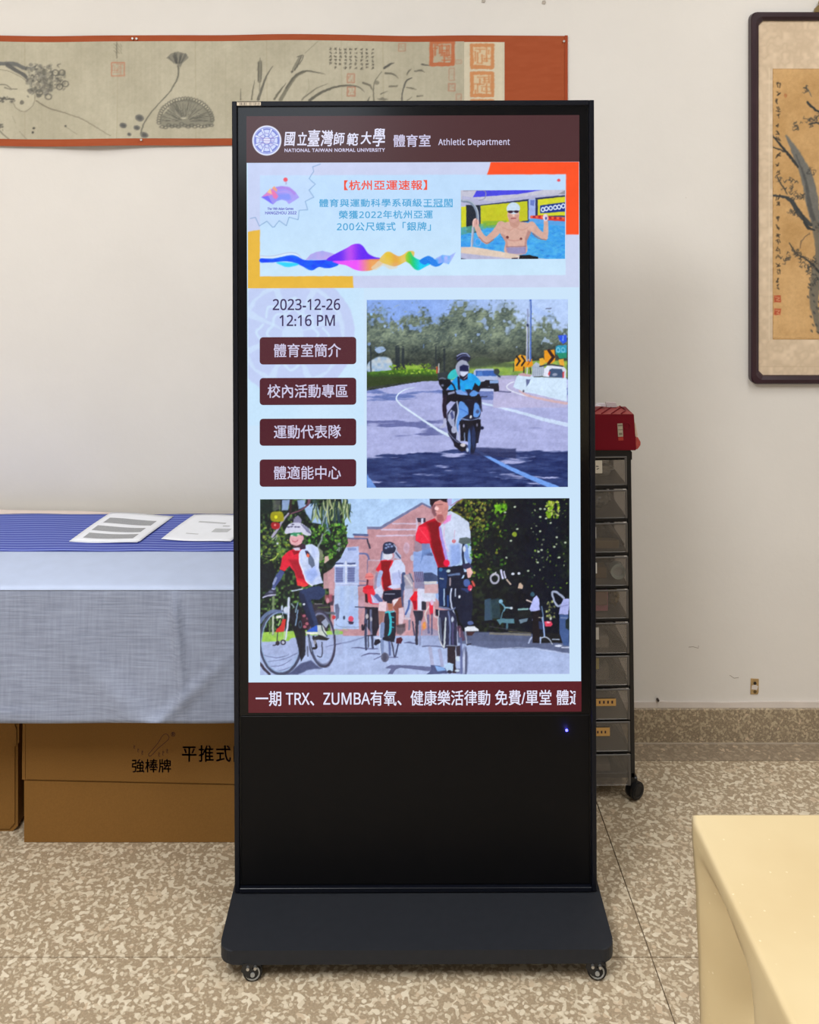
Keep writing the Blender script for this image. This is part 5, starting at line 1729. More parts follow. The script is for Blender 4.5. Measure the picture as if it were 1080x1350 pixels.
cv.ell(658, 670, 18, 40, (226, 234, 250))
cv.poly([(630, 870), (720, 850), (770, 900), (770, 930), (690, 940), (640, 920)], (50, 50, 86))
cv.poly([(690, 930), (740, 910), (770, 970), (740, 1040), (710, 1050), (690, 1000)], (236, 186, 184))
cv.poly([(640, 970), (690, 970), (700, 1020), (650, 1010)], (30, 30, 50))
cv.poly([(310, 910), (480, 900), (640, 880), (660, 990), (620, 1050), (720, 1060), (760, 1178), (320, 1178)], (20, 26, 50))
cv.poly([(320, 920), (440, 930), (430, 1178), (330, 1178)], (24, 50, 100))
cv.poly([(440, 1000), (600, 980), (610, 1010), (450, 1020)], (96, 120, 166), 0.9)
cv.ell(455, 955, 26, 20, (176, 196, 206))
cv.ell(355, 935, 26, 26, (60, 120, 176), 0.9)
cv.line([(345, 1050), (385, 1060)], 16, (190, 196, 196), 0.9)
cv.line([(475, 1050), (475, 1140)], 20, (190, 170, 176), 0.8)
cv.ell(690, 1110, 44, 50, (90, 120, 196), 0.8)
cv.ell(735, 1160, 30, 26, (220, 60, 90))
cv.line([(760, 1090), (790, 1140)], 24, (220, 90, 80), 0.9)
cv.poly([(110, 600), (210, 600), (225, 720), (130, 760), (90, 860), (110, 720)], (100, 130, 190), 0.8)
cv.poly([(250, 60), (440, 50), (445, 200), (420, 290), (370, 330), (310, 310), (260, 240), (235, 140)], (206, 140, 138), smooth=True)
cv.poly([(235, 110), (290, 90), (300, 240), (270, 250), (240, 200)], (110, 70, 84), 0.8, soft=2)
cv.poly([(300, 230), (380, 240), (400, 300), (360, 325), (310, 300)], (150, 84, 90), 0.8, soft=2)
cv.ell(300, 145, 26, 24, (250, 206, 206))
cv.line([(290, 190), (330, 205), (360, 200)], 10, (232, 170, 170), 0.9)
cv.line([(320, 230), (370, 232)], 8, (150, 60, 70), 0.9)
cv.line([(300, 100), (380, 95)], 10, (110, 60, 66), 0.7)
cv.poly([(210, 15), (440, 15), (440, 70), (390, 60), (350, 35), (280, 60), (240, 130), (215, 90)], (34, 20, 34))
cv.poly([(440, 20), (500, 15), (490, 110), (445, 110)], (176, 160, 216), 0.85)
cv.line([(640, 25), (560, 60), (490, 110)], 12, (160, 90, 130), 0.8)
cv.z = (0, 0, 1.0)
cv.organic(0.34, 3.4, 10, 6, 18)
cv.mesh('cyclists_picture', L3, E_pic, screen)

# ================================================================== handscroll pinned on the wall
def wave_y(X, Y):
    """how far the hanging silk stands off the wall (m)"""
    t_ = np.clip((Y - 110) / 80, 0, 1)
    return 0.004 + 0.0022 * np.sin(X / 47.0) + 0.0018 * np.sin(X / 19.0 + 1.3) + t_ ** 2 * (0.010 * np.exp(-((X - 150) / 60) ** 2) + 0.004 * (1 + np.sin(X / 80.0)))


def WF(extra, wv=True):
    def f(X, Y):
        X, Y = np.asarray(X, float), np.asarray(Y, float)
        o = (wave_y(X, Y) if wv else 0.0) + extra
        Ye = Y + 0.9 * np.sin(X / 90.0 + 0.6) + 0.5 * np.sin(X / 37.0)
        return (X - CX) * WALL / F, WALL - o, EYE - (Ye - H0) * WALL / F
    return f


scroll = thing('handscroll', 'long ink-painted handscroll with orange silk mounting pinned flat to the back wall', 'painting', tuple(P(300, 192, WALL)))
inv = -scroll.location


def rel(fn, base):
    def f(X, Y):
        x, y, z = fn(X, Y)
        return x - base[0], y - base[1], z - base[2]
    return f


M_silk = print_mat('orange_silk', 0.7)
M_paint = print_mat('ink_painting_paper', 0.75)
sl = scroll.location
silk = lambda X, Y: np.array((160, 76, 40.0)) + (fbm(X * 1.0, Y * 8, 16, 3)[..., None] - 0.5) * 12
cv = Cv(-120, 46.6, 747, 192, 3.0, silk)
cv.mesh('silk_mounting', rel(WF(0.0), sl), M_silk, scroll)
# narrow hem at the right end
cv = Cv(744.2, 46.0, 748.2, 192, 1.4, (156, 66, 32))
cv.mesh('end_stave', rel(WF(0.0016), sl), M_silk, scroll)

paper = lambda X, Y: np.array((182, 175, 153.0)) + (fbm(X, Y, 60, 5)[..., None] - 0.5) * 24 + (fbm(X, Y, 6, 9)[..., None] - 0.5) * 8 + (vnoise(X, Y * 0.02, 2.0, 11)[..., None] - 0.5) * 5
cv = Cv(-120, 54.6, 611.8, 182.6, 1.0, paper)
INK, GREY = (70, 68, 64), (120, 116, 104)
for x in (33.5, 155, 258, 352, 450, 505):
    cv.line([(x, 54), (x + 1, 183)], 1.0, (168, 158, 134), 0.7)
cv.zoom(0, 30, 5.4)
cv.poly([(-200, 330), (-40, 300), (40, 310), (110, 345), (180, 400), (235, 450), (250, 520), (235, 590), (180, 628), (120, 600), (105, 540), (-50, 540), (-300, 560)], (192, 185, 162), 0.85, smooth=True)
cv.line([(-120, 300), (0, 290), (110, 292), (190, 320), (240, 315), (270, 290)], [20, 26, 30, 26, 14, 5], (110, 110, 106))
cv.line([(60, 300), (130, 340), (180, 370), (225, 420)], [30, 26, 26, 12], (92, 92, 90), 0.9)
cv.line([(-60, 330), (60, 340), (150, 380), (215, 430), (250, 500), (245, 570), (190, 625), (130, 610), (100, 560), (105, 530)], 4, (130, 124, 108))
cv.line([(-60, 520), (30, 540), (105, 540)], 8, (100, 98, 90))
cv.specks(26, (0, 525, 110, 560), [(90, 88, 82)], (0.8, 2.0), (0.4, 0.8))
cv.line([(0, 440), (50, 440), (90, 470), (40, 460)], 6, (110, 106, 96))
cv.line([(95, 468), (128, 468)], 6, (110, 106, 96))
cv.ell(163, 563, 15, 16, (120, 116, 104))
for k in range(60):       # ruffled leaf, built from curling strokes
    a = rng.uniform(0, 6.28)
    x, y = 320 + rng.normal(0, 62), 375 + rng.normal(0, 48)
    if x < 200 or x > 470 or y < 250 or y > 520:
        continue
    cv.line([(x, y), (x + 22 * math.cos(a), y + 22 * math.sin(a)), (x + 30 * math.cos(a + 1), y + 30 * math.sin(a + 1))], [4, 9, 3], (92 + 30 * (k % 3), 90 + 30 * (k % 3), 82 + 28 * (k % 3)), 0.75)
cv.specks(150, (200, 290, 380, 520), [(116, 113, 104), (90, 88, 82), (150, 146, 130)], (1.0, 3.6), (0.35, 0.7))
cv.specks(50, (360, 340, 470, 470), [(120, 117, 104), (100, 98, 90)], (1.0, 2.6), (0.35, 0.7))
for x, y in ((445, 350), (400, 350), (470, 430), (430, 450), (350, 520), (285, 490)):
    cv.ell(x, y, 22, 20, (96, 94, 86), 0.8, ring=8)
cv.line([(265, 550), (350, 600), (480, 640), (590, 680), (700, 745), (800, 805)], [8, 7, 5, 5, 4, 3], (116, 110, 94))
cv.line([(95, 660), (120, 710)], 5, (150, 144, 124), 0.6)
cv.line([(475, 730), (560, 790)], 4, (120, 114, 98), 0.6)
cv.ell(478, 730, 8, 8, INK, 0.8)
cv.ell(250, 745, 10, 8, INK, 0.9)
cv.ell(243, 776, 9, 9, INK, 0.9)
cv.line([(-20, 730), (20, 780), (80, 830)], 6, (110, 106, 94))
cv.specks(14, (0, 720, 30, 770), [(90, 88, 80)], (0.8, 1.6), (0.5, 0.9))
cv.line([(150, 770), (200, 825)], 5, (130, 124, 108), 0.7)
for k in range(9):
    cv.line([(815 + (k % 3) * 22, 150 + (k // 3) * 24), (835 + (k % 3) * 16, 170 + (k // 3) * 24)], 5, (120, 116, 100), 0.6)
cv.line([(832, 140), (835, 250)], 8, (110, 106, 92), 0.7)
for x, y, r in ((998, 680, 32), (885, 732, 26), (980, 748, 24), (1035, 800, 28), (930, 795, 16)):
    cv.ell(x, y, r, r * .75, (104, 102, 98), 0.85, 0.3)
    cv.ell(x, y, r * .6, r * .4, (84, 84, 82), 0.8, 0.3)
cv.zoom(180, 30, 4.909)
cv.line([(270, 280), (272, 340), (230, 430), (160, 510), (90, 590), (50, 660), (35, 715)], [12, 10, 8, 7, 7, 9, 10], (112, 110, 98))
cv.poly([(195, 228), (225, 200), (270, 188), (320, 200), (340, 228), (300, 265), (285, 290), (250, 262)], (130, 127, 114), 0.95, smooth=False)
for k in range(26):
    x = rng.uniform(205, 330)
    cv.line([(x, rng.uniform(195, 225)), (268 + (x - 268) * 0.4, 262)], 4, (84, 83, 78), 0.6)
cv.poly([(150, 640), (170, 600), (210, 560), (230, 520), (290, 500), (350, 490), (400, 520), (440, 550), (490, 580), (505, 630), (480, 668), (400, 660), (320, 680), (200, 675), (160, 660)], (124, 122, 108), 0.75, smooth=True, soft=1.5)
for k in range(150):
    a = rng.uniform(3.14, 6.28)
    r0, r1 = sorted(rng.uniform(0.15, 1.0, 2))
    cx_, cy_ = 320, 640
    cv.line([(cx_ + 175 * r0 * math.cos(a), cy_ + 145 * r0 * math.sin(a)), (cx_ + 175 * r1 * math.cos(a + .03), cy_ + 145 * r1 * math.sin(a + .03))], [3, 7, 3], (78, 77, 72) if k % 3 else (160, 156, 138), 0.55)
for k in range(30):
    a = 3.05 + k * 3.3 / 30
    cv.ell(320 + 172 * math.cos(a), 636 + 142 * math.sin(a), 12, 9, (104, 102, 92), 0.75, a, ring=6)
for k in range(16):
    cv.ell(170 + k * 21, 668 + rng.normal(0, 5), 13, 8, (96, 94, 86), 0.7, 0, ring=6)
cv.ell(308, 618, 18, 6, (196, 190, 168), 0.8)
cv.line([(802, 235), (802, 250)], 5, GREY)
cv.line([(802, 262), (798, 380)], 28, (128, 124, 108), 0.9)
cv.line([(793, 262), (790, 380)], 6, (88, 86, 80), 0.9)
cv.line([(812, 262), (810, 370)], 5, (96, 94, 86), 0.9)
cv.line([(790, 500), (815, 430), (845, 350), (885, 288)], [20, 14, 10, 3], (110, 107, 96))
cv.line([(800, 390), (800, 500)], 7, (130, 126, 112), 0.8)
cv.line([(748, 500), (755, 440), (768, 375)], [10, 8, 2], (116, 112, 98))
cv.line([(676, 500), (676, 430)], [9, 3], (116, 112, 98))
cv.line([(895, 500), (930, 450), (970, 400)], [14, 12, 3], (116, 112, 98))
cv.line([(935, 505), (980, 430), (1040, 350), (1090, 325)], [26, 22, 16, 12], (128, 124, 108))
cv.line([(1060, 230), (1040, 270), (1018, 312)], 20, (136, 132, 116))
cv.line([(1070, 225), (1050, 270), (1026, 318)], 4, (90, 88, 80))
cv.ell(1008, 325, 8, 7, INK, 0.8)
cv.zoom(380, 30, 4.909)
cv.line([(110, 205), (190, 130)], 3, (130, 126, 108), 0.8)
cv.line([(-10, 430), (40, 360), (90, 325), (150, 322), (240, 340)], [12, 14, 12, 10, 2], (104, 101, 90))
cv.line([(60, 230), (95, 218), (90, 250), (45, 310)], 5, (96, 94, 86))
cv.line([(90, 505), (170, 440), (260, 398)], [10, 8, 2], (120, 116, 102), 0.9)
cv.line([(140, 510), (220, 455), (320, 418), (400, 410), (460, 420), (495, 450)], [18, 16, 12, 10, 8, 2], (104, 101, 90))
cv.line([(130, 370), (135, 430), (110, 480)], 4, (150, 144, 124), 0.6)
for x, ys in ((275, 5), (307, 6), (338, 5), (371, 6), (404, 6), (440, 6), (476, 6), (511, 6), (548, 6)):
    top_ = 175
    for k in range(ys):
        y = top_ + k * 24
        for q in range(4):
            a = rng.uniform(-8, 8, 4)
            cv.line([(x + a[0], y + a[1]), (x + a[2], y + a[3])], 4.0, (84, 80, 72), 0.85, smooth=False)
SEAL = (176, 116, 92)


def seal(x0, y0, x1, y1, c, n=7, al=0.8, bg=None, wd=6):
    if bg:
        cv.poly(rect(x0, y0, x1, y1), bg)
    cv.line([(x0, y0), (x1, y0), (x1, y1), (x0, y1), (x0, y0)], wd, c, al, smooth=False)
    for k in range(n):
        xa = x0 + (x1 - x0) * (k + .7) / (n + .4)
        ya, yb = sorted(rng.uniform(y0 + 6, y1 - 6, 2))
        cv.line([(xa, ya), (xa, yb)], wd * .5, c, al * .8, smooth=False)
        xb, xc = sorted(rng.uniform(x0 + 6, x1 - 6, 2))
        yc = y0 + (y1 - y0) * (k + .7) / (n + .4)
        cv.line([(xb, yc), (xc, yc)], wd * .4, c, al * .7, smooth=False)


seal(384, 335, 430, 390, SEAL, 4)
seal(384, 420, 434, 478, SEAL, 4, 0.95)
seal(715, 132, 758, 180, SEAL, 4, .6)
seal(1040, 295, 1075, 372, SEAL, 3, .5)
seal(1036, 393, 1078, 440, SEAL, 4, .8)
cv.line([(555, 505), (553, 440), (560, 380), (605, 315)], [8, 7, 6, 3], (112, 108, 94))
cv.line([(620, 293), (655, 270), (688, 257)], [12, 14, 2], (92, 90, 84))
cv.line([(485, 390), (525, 405), (550, 440)], [14, 12, 3], (116, 112, 98))
cv.ell(572, 388, 18, 14, (128, 124, 108), 0.8)
cv.line([(630, 325), (680, 330), (715, 355)], [14, 10, 2], (110, 107, 94))
cv.line([(655, 410), (705, 406)], [10, 8], (116, 112, 98))
cv.line([(600, 460), (640, 440)], [8, 4], (116, 112, 98))
cv.poly([(572, 495), (610, 480), (650, 498), (620, 505)], (124, 120, 106), 0.9)
cv.line([(515, 505), (528, 480)], [8, 3], (100, 98, 88))
cv.line([(735, 505), (740, 450), (760, 380), (800, 352)], [8, 8, 10, 6], (92, 90, 84))
cv.line([(768, 335), (780, 310), (800, 298)], [6, 10, 2], (110, 107, 94))
cv.line([(820, 310), (860, 305), (885, 318)], [8, 12, 2], (116, 112, 98))
cv.line([(765, 415), (800, 420), (830, 432)], [6, 10, 2], (116, 112, 98))
cv.line([(868, 266), (920, 275)], [12, 5], (100, 98, 88))
cv.line([(770, 500), (800, 478)], [6, 3], (116, 112, 98))
cv.line([(835, 472), (872, 468)], [10, 6], (116, 112, 98))
cv.zoom(560, 30, 4.909)
seal(42, 120, 182, 268, (186, 104, 66), 9, .9, (180, 168, 144), 24)
seal(200, 240, 236, 264, SEAL, 3, .4)
seal(203, 462, 236, 510, SEAL, 3, .6)
cv.zoom(0, 30, 5.4)
seal(798, 285, 888, 378, (186, 112, 84), 6, .85)
cv.z = (0, 0, 1.0)
cv.organic(0.4, 3.0, 4, 8, 6)
cv.mesh('ink_painting', rel(WF(0.0007), sl), M_paint, scroll)
cv = Cv(611.8, 55.4, 665, 182.6, 0.9, lambda X, Y: np.array((208, 198, 174.0)) + (vnoise(X, Y * .04, 5, 3)[..., None] - 0.5) * 10)
cv.zoom(560, 30, 4.909)
OR = (200, 136, 88)
seal(302, 145, 438, 288, OR, 9, .95, (212, 190, 156), 22)
seal(302, 325, 438, 470, OR, 9, .95, (212, 190, 156), 22)
seal(302, 504, 438, 650, OR, 9, .95, (212, 190, 156), 22)
cv.z = (0, 0, 1.0)
cv.organic(0.5, 2.0, 3, 8, 4)
cv.mesh('colophon_paper', rel(WF(0.0009), sl), M_paint, scroll)
M_pin = simple('pin_head', (206, 202, 196), 0.25, 0.6)
for px_, py_, lb in ((175.5, 51.2, 'small clear pin at the top edge of the handscroll, left one of a pair'), (180.8, 51.4, 'small clear pin at the top edge of the handscroll, right one of a pair'),
                     (188.3, 184.6, 'small clear pin at the bottom edge of the handscroll'), (742.8, 54.0, 'small metal pin in the top right corner of the orange mounting')):
    x, y, z = WF(0.0)(px_, py_)
    bm = bmesh.new()
    cyl(bm, (0, -0.0035, 0), (0, 1, 0), 0.0022, 0.004, 12)
    cyl(bm, (0, 0.003, 0), (0, 1, 0), 0.0006, 0.012, 6)
    cyl(bm, (0, -0.006, 0), (0, 1, 0), 0.003, 0.0014, 12)
    o = obj('pushpin', bm, M_pin)
    o.location = (float(x), float(y), float(z))
    tag(o, lb, 'pin', 'pins on the handscroll')

# ================================================================== framed ink painting at the right
FRX0, FRX1, FRT, FRB = 990.8, 1182.0, 15.5, 507.0
fx = lambda px, d=WALL: (px - CX) * d / F
fz = lambda py, d=WALL: EYE - (py - H0) * d / F
FD = WALL - 0.022
pf = thing('framed_painting', 'tall dark wooden frame with plum branch ink painting on tan silk, hanging at right', 'painting', (fx((FRX0 + FRX1) / 2, FD), WALL, fz(FRB, FD)))
ob = pf.location
M_wood = simple('dark_red_wood', (48, 28, 36), 0.3, 0, 0.25, 14, 0.05, 300)
bm = bmesh.new()
x0, x1, z1, z0 = fx(FRX0, FD) - ob.x, fx(FRX1, FD) - ob.x, fz(FRT, FD) - ob.z, 0.0
wf = 11.5 * FD / F
def ins(d, ch, rnd=0.0):
    out_ = []
    for (cx_, cz_, sx_, sz_) in ((x0, z0, 1, 1), (x1, z0, -1, 1), (x1, z1, -1, -1), (x0, z1, 1, -1)):
        pts_ = []
        for q in range(5):
            t_ = q / 4
            a_ = t_ * math.pi / 2
            lin_ = (ch * t_, ch * (1 - t_))                 # straight chamfer
            arc_ = (ch * (1 - math.cos(a_)), ch * (1 - math.sin(a_)))
            ux, uz = lin_[0] * (1 - rnd) + arc_[0] * rnd, lin_[1] * (1 - rnd) + arc_[1] * rnd
            pts_.append((cx_ + sx_ * (d + ux), cz_ + sz_ * (d + uz)))
        if sx_ * sz_ < 0:
            pts_ = pts_[::-1]
        out_ += pts_
    return out_


loops = []
for prof_, y in ((ins(0, 0.018, 1), 0.0), (ins(0, 0.018, 1), -0.018), (ins(0.003, 0.017, 1), -0.0215), (ins(wf * 0.55, 0.015, 0.6), -0.022), (ins(wf - 0.002, 0.012), -0.017), (ins(wf, 0.012), -0.012), (ins(wf, 0.012), 0.0)):
    loops.append([bm.verts.new((x, y, z)) for x, z in prof_])
NL = len(loops[0])
for a, b_ in zip(loops, loops[1:] + loops[:1]):
    for i in range(NL):
        bm.faces.new((a[i], a[(i + 1) % NL], b_[(i + 1) % NL], b_[i]))
obj('frame', bm, M_wood, pf)
dM = WALL - 0.010
brocade = lambda X, Y: np.array((214, 192, 164.0)) + (np.abs(fbm(X, Y, 9, 77, 2) - 0.5)[..., None]) * 46 - 8 + (fbm(X, Y, 40, 3)[..., None] - 0.5) * 12
cv = Cv(FRX0 + 8, FRT + 8, FRX1 - 8, FRB - 8, 1.3, brocade)
cv.line([(1002, 483), (1180, 483)], 1.0, (190, 166, 138), 0.6)
cv.line([(1014.5, 90), (1014.5, 448)], 0.8, (224, 206, 180), 0.8)
flatw = lambda d, base: (lambda X, Y: ((np.asarray(X, float) - CX) * d / F - base[0], np.full(np.shape(X), d - base[1]), EYE - (np.asarray(Y, float) - H0) * d / F - base[2]))
cv.mesh('silk_mat', flatw(dM, ob), M_paint, pf)
cv = Cv(1019, 90.5, 1154, 447.5, 0.85, lambda X, Y: np.array((200, 160, 108.0)) + (fbm(X, Y, 55, 31)[..., None] - 0.5) * 44 + (fbm(X, Y, 5, 33)[..., None] - 0.5) * 10)
cv.zoom(1010, 80, 3.557)
BK, GK = (56, 58, 58), (104, 102, 96)
cv.line([(95, 350), (150, 450), (190, 540), (215, 650), (235, 770)], [6, 40, 56, 62, 40], (112, 110, 104), soft=2)
cv.line([(140, 440), (185, 560), (205, 680), (232, 770)], [4, 12, 22, 16], (80, 80, 78), 0.9, soft=2)
cv.line([(235, 770), (262, 900), (240, 1000), (225, 1130), (250, 1260)], [40, 60, 56, 40, 22], (108, 104, 94), 0.9, soft=2)
cv.line([(30, 350), (80, 410), (130, 470), (150, 500)], [7, 12, 14, 8], BK)
cv.line([(30, 405), (70, 420), (110, 440)], [5, 6, 3], BK)
cv.line([(28, 632), (90, 640), (120, 660), (160, 720), (210, 770)], [8, 14, 20, 26, 16], (66, 68, 68))
cv.line([(170, 720), (195, 780), (228, 795)], [10, 16, 8], BK)
cv.line([(50, 540), (80, 590), (100, 625)], [4, 6, 4], BK)
cv.line([(195, 195), (225, 225), (260, 245)], [12, 12, 10], BK)
cv.line([(205, 295), (235, 290), (262, 300)], [6, 8, 8], BK)
cv.line([(160, 880), (170, 840), (205, 810)], [4, 6, 4], (110, 92, 74), 0.8)
cv.line([(110, 855), (140, 900), (200, 940), (250, 990)], [5, 7, 9, 12], BK)
cv.line([(190, 120), (205, 150), (215, 170)], [3, 4, 3], GK)
for x, y, n_, sp in ((186, 125, 7, 14), (145, 300, 9, 16), (205, 285, 10, 18), (240, 270, 8, 18), (100, 930, 12, 18), (140, 905, 12, 20), (175, 930, 12, 20), (200, 975, 12, 20), (225, 950, 12, 20), (215, 520, 7, 16), (110, 590, 9, 22), (135, 620, 10, 22), (170, 640, 8, 20), (60, 560, 5, 12), (120, 560, 6, 16), (230, 1030, 10, 18), (120, 708, 5, 14), (140, 710, 5, 14), (250, 780, 8, 20)):
    for k in range(n_):
        a = rng.uniform(0, 6.28)
        u, v_ = x + rng.normal(0, sp * .6), y + rng.normal(0, sp * .6)
        r = rng.uniform(8, 15)
        cv.line([(u, v_), (u + r * math.cos(a), v_ + r * math.sin(a)), (u + r * 1.3 * math.cos(a + .8), v_ + r * 1.3 * math.sin(a + .8))], [3, 5, 2], BK if k % 2 else (96, 84, 70), 0.8)
for k in range(26):
    x, y = rng.uniform(190, 250), rng.uniform(960, 1290)
    cv.ell(x + (y - 960) * .05, y, 8, 4, (70, 70, 68), 0.8, 0.9)
for k in range(20):
    x, y = 60 + rng.uniform(-16, 16), 0
ys = [115, 155, 190, 228, 262, 300, 335, 370, 445, 485, 525, 640, 670, 740, 780, 820, 850, 885, 915, 955, 990, 1030, 1060]
for y in ys:
    for q in range(4):
        a = rng.uniform(-13, 13, 4)
        cv.line([(57 + a[0] * .8, y + a[1]), (57 + a[2] * .8, y + a[3])], 4.2, (62, 54, 46), 0.88, smooth=False)
for y0_, y1_ in ((1100, 1133), (1162, 1192)):
    cv.poly(rect(38, y0_, 70, y1_), (178, 76, 50), 0.9)
    cv.line([(44, y0_ + 8), (64, y0_ + 10), (50, y0_ + 22), (64, y0_ + 26)], 3, (222, 186, 140), 0.8, smooth=False)
cv.ell(92, 162, 8, 10, (170, 96, 60), 0.5)
cv.line([(32, 37), (32, 1303)], 3, (150, 112, 70), 0.7, smooth=False)
cv.line([(32, 1303), (500, 1303)], 3, (150, 112, 70), 0.7, smooth=False)
cv.line([(32, 38), (500, 38)], 3, (160, 122, 80), 0.7, smooth=False)
cv.z = (0, 0, 1.0)
cv.organic(0.6, 3.0, 6, 9, 8)
cv.mesh('painting', flatw(dM - 0.0008, ob), M_paint, pf)
M_brass = simple('aged_brass', (150, 130, 88), 0.35, 0.8)
bm = bmesh.new()
hx, hz = fx(1086, FD) - ob.x, z1
prism(bm, [(hx - 0.022, hz - 0.001), (hx + 0.022, hz - 0.001), (hx + 0.020, hz + 0.010), (hx + 0.008, hz + 0.022), (hx - 0.008, hz + 0.022), (hx - 0.020, hz + 0.010)], -0.018, -0.010)
torus(bm, (hx, -0.012, hz + 0.026), (0, 1, 0), 0.008, 0.002, 20, 8)
obj('hanger', bm, M_brass, pf)
bm = bmesh.new()
cyl(bm, (0, -0.008, 0), (0, 1, 0), 0.0018, 0.03, 10)
cyl(bm, (0, -0.024, 0), (0, 1, 0), 0.004, 0.002, 12)
o = obj('wall_nail', bm, M_steel)
o.location = (fx(1086, FD), WALL, ob.z + z1 + 0.032)
tag(o, 'small steel nail carrying the brass hanger of the framed painting', 'nail')

# ---- small things on the wall
bm = bmesh.new()
prism(bm, [(-0.011, -0.020), (0.008, -0.020), (0.0105, -0.014), (0.011, 0.021), (-0.010, 0.022)], -0.0025, 0.0)
o = obj('outlet_remnant', bm, simple('aged_brass_plate', (176, 146, 98), 0.6, 0.1, 0.25, 90))
o.location = (fx(994.8), WALL, fz(905))
tag(o, 'small worn brass backing plate left on the lower right wall', 'wall plate')
for nm, z_, m_ in (('screw_hole', 0.010, simple('dark_hole', (42, 34, 28), 0.8)), ('screw_hole', -0.013, simple('rusty_hole', (96, 76, 40), 0.8)), ('plaster_patch', -0.002, M_white)):
    bm = bmesh.new()
    if nm == 'screw_hole':
        cyl(bm, (0.0005, -0.0028, z_), (0, 1, 0), 0.0044, 0.0008, 10)
    else:
        prism(bm, [(-0.009, -0.006), (0.006, -0.008), (0.009, 0.002), (0.002, 0.006), (-0.008, 0.004)], -0.0032, -0.0025)
    obj(nm, bm, m_, o)
bm = bmesh.new()
cyl(bm, (0, -0.004, 0), (0, 1, 0), 0.0032, 0.009, 10)
o = obj('wall_plug', bm, simple('plug_dark', (66, 56, 50), 0.7))
o.location = (fx(866.5), WALL - 0.003, fz(922.5) + 0.0035)
tag(o, 'tiny dark wall plug just above the skirting, right of the drawer cart', 'wall plug')
for px_, py_, lb in ((637.5, 1.5, 'grey remnant of glue near the top edge, above the scroll\'s cream paper'), (717, 3.5, 'grey remnant of glue near the top edge, above the orange silk end')):
    bm = bmesh.new()
    prism(bm, [(-0.005, -0.003), (0.003, -0.005), (0.006, 0.000), (0.004, 0.006), (-0.004, 0.005)], -0.002, 0.0)
    o = obj('glue_remnant', bm, simple('glue_grey', (176, 166, 154), 0.7, var=0.2, scale=200))
    o.location = (fx(px_), WALL, fz(py_))
    tag(o, lb, 'glue mark', 'marks above the handscroll')
# fine pencil and scuff marks
for i, (pts, lb) in enumerate((([(908, 853), (914, 852.5), (921, 854.5), (921, 851)], 'thin dark scratch on the wall above the skirting, right of the cart'),
                               ([(962, 890), (968, 894), (974, 893)], 'faint scratch on the wall left of the brass plate'))):
    o = ribbon('wall_scratch', [(pts, 0.7)], lambda X, Y: ((X - CX) * WALL / F, np.full(np.shape(X), WALL - 0.0006), EYE - (Y - H0) * WALL / F), simple('scratch_grey', (158, 146, 134), 0.8), None)
    tag(o, lb, 'scratch', 'scratches on the wall')

# ================================================================== table at the left with cloths and papers
TZ = 0.636
TF, TB = F * (EYE - TZ) / (775.5 - H0), WALL - 0.07
TX0, TX1 = -1.55, 0.22
tb_ = thing('folding_table', 'narrow folding table under the pale cloth against the back wall', 'table', ((TX0 + TX1) / 2, (TF + TB) / 2, 0))
o_ = tb_.location
M_top = simple('laminate_top', (190, 180, 164), 0.5)
M_leg = simple('grey_steel_leg', (120, 122, 126), 0.4, 0.5)
obj('tabletop', nbox(TX0 - o_.x, TX1 - o_.x, TF + 0.004 - o_.y, TB - o_.y, TZ - 0.028, TZ - 0.003, 0.003), M_top, tb_)
for sx in (TX0 + 0.12, TX1 - 0.12):
    for sy in (TF + 0.045, TB - 0.04):
        obj('leg', tube(bmesh.new(), [(sx - o_.x, sy - o_.y, 0.0), (sx - o_.x, sy - o_.y, TZ - 0.028)], 0.011, 12), M_leg, tb_)


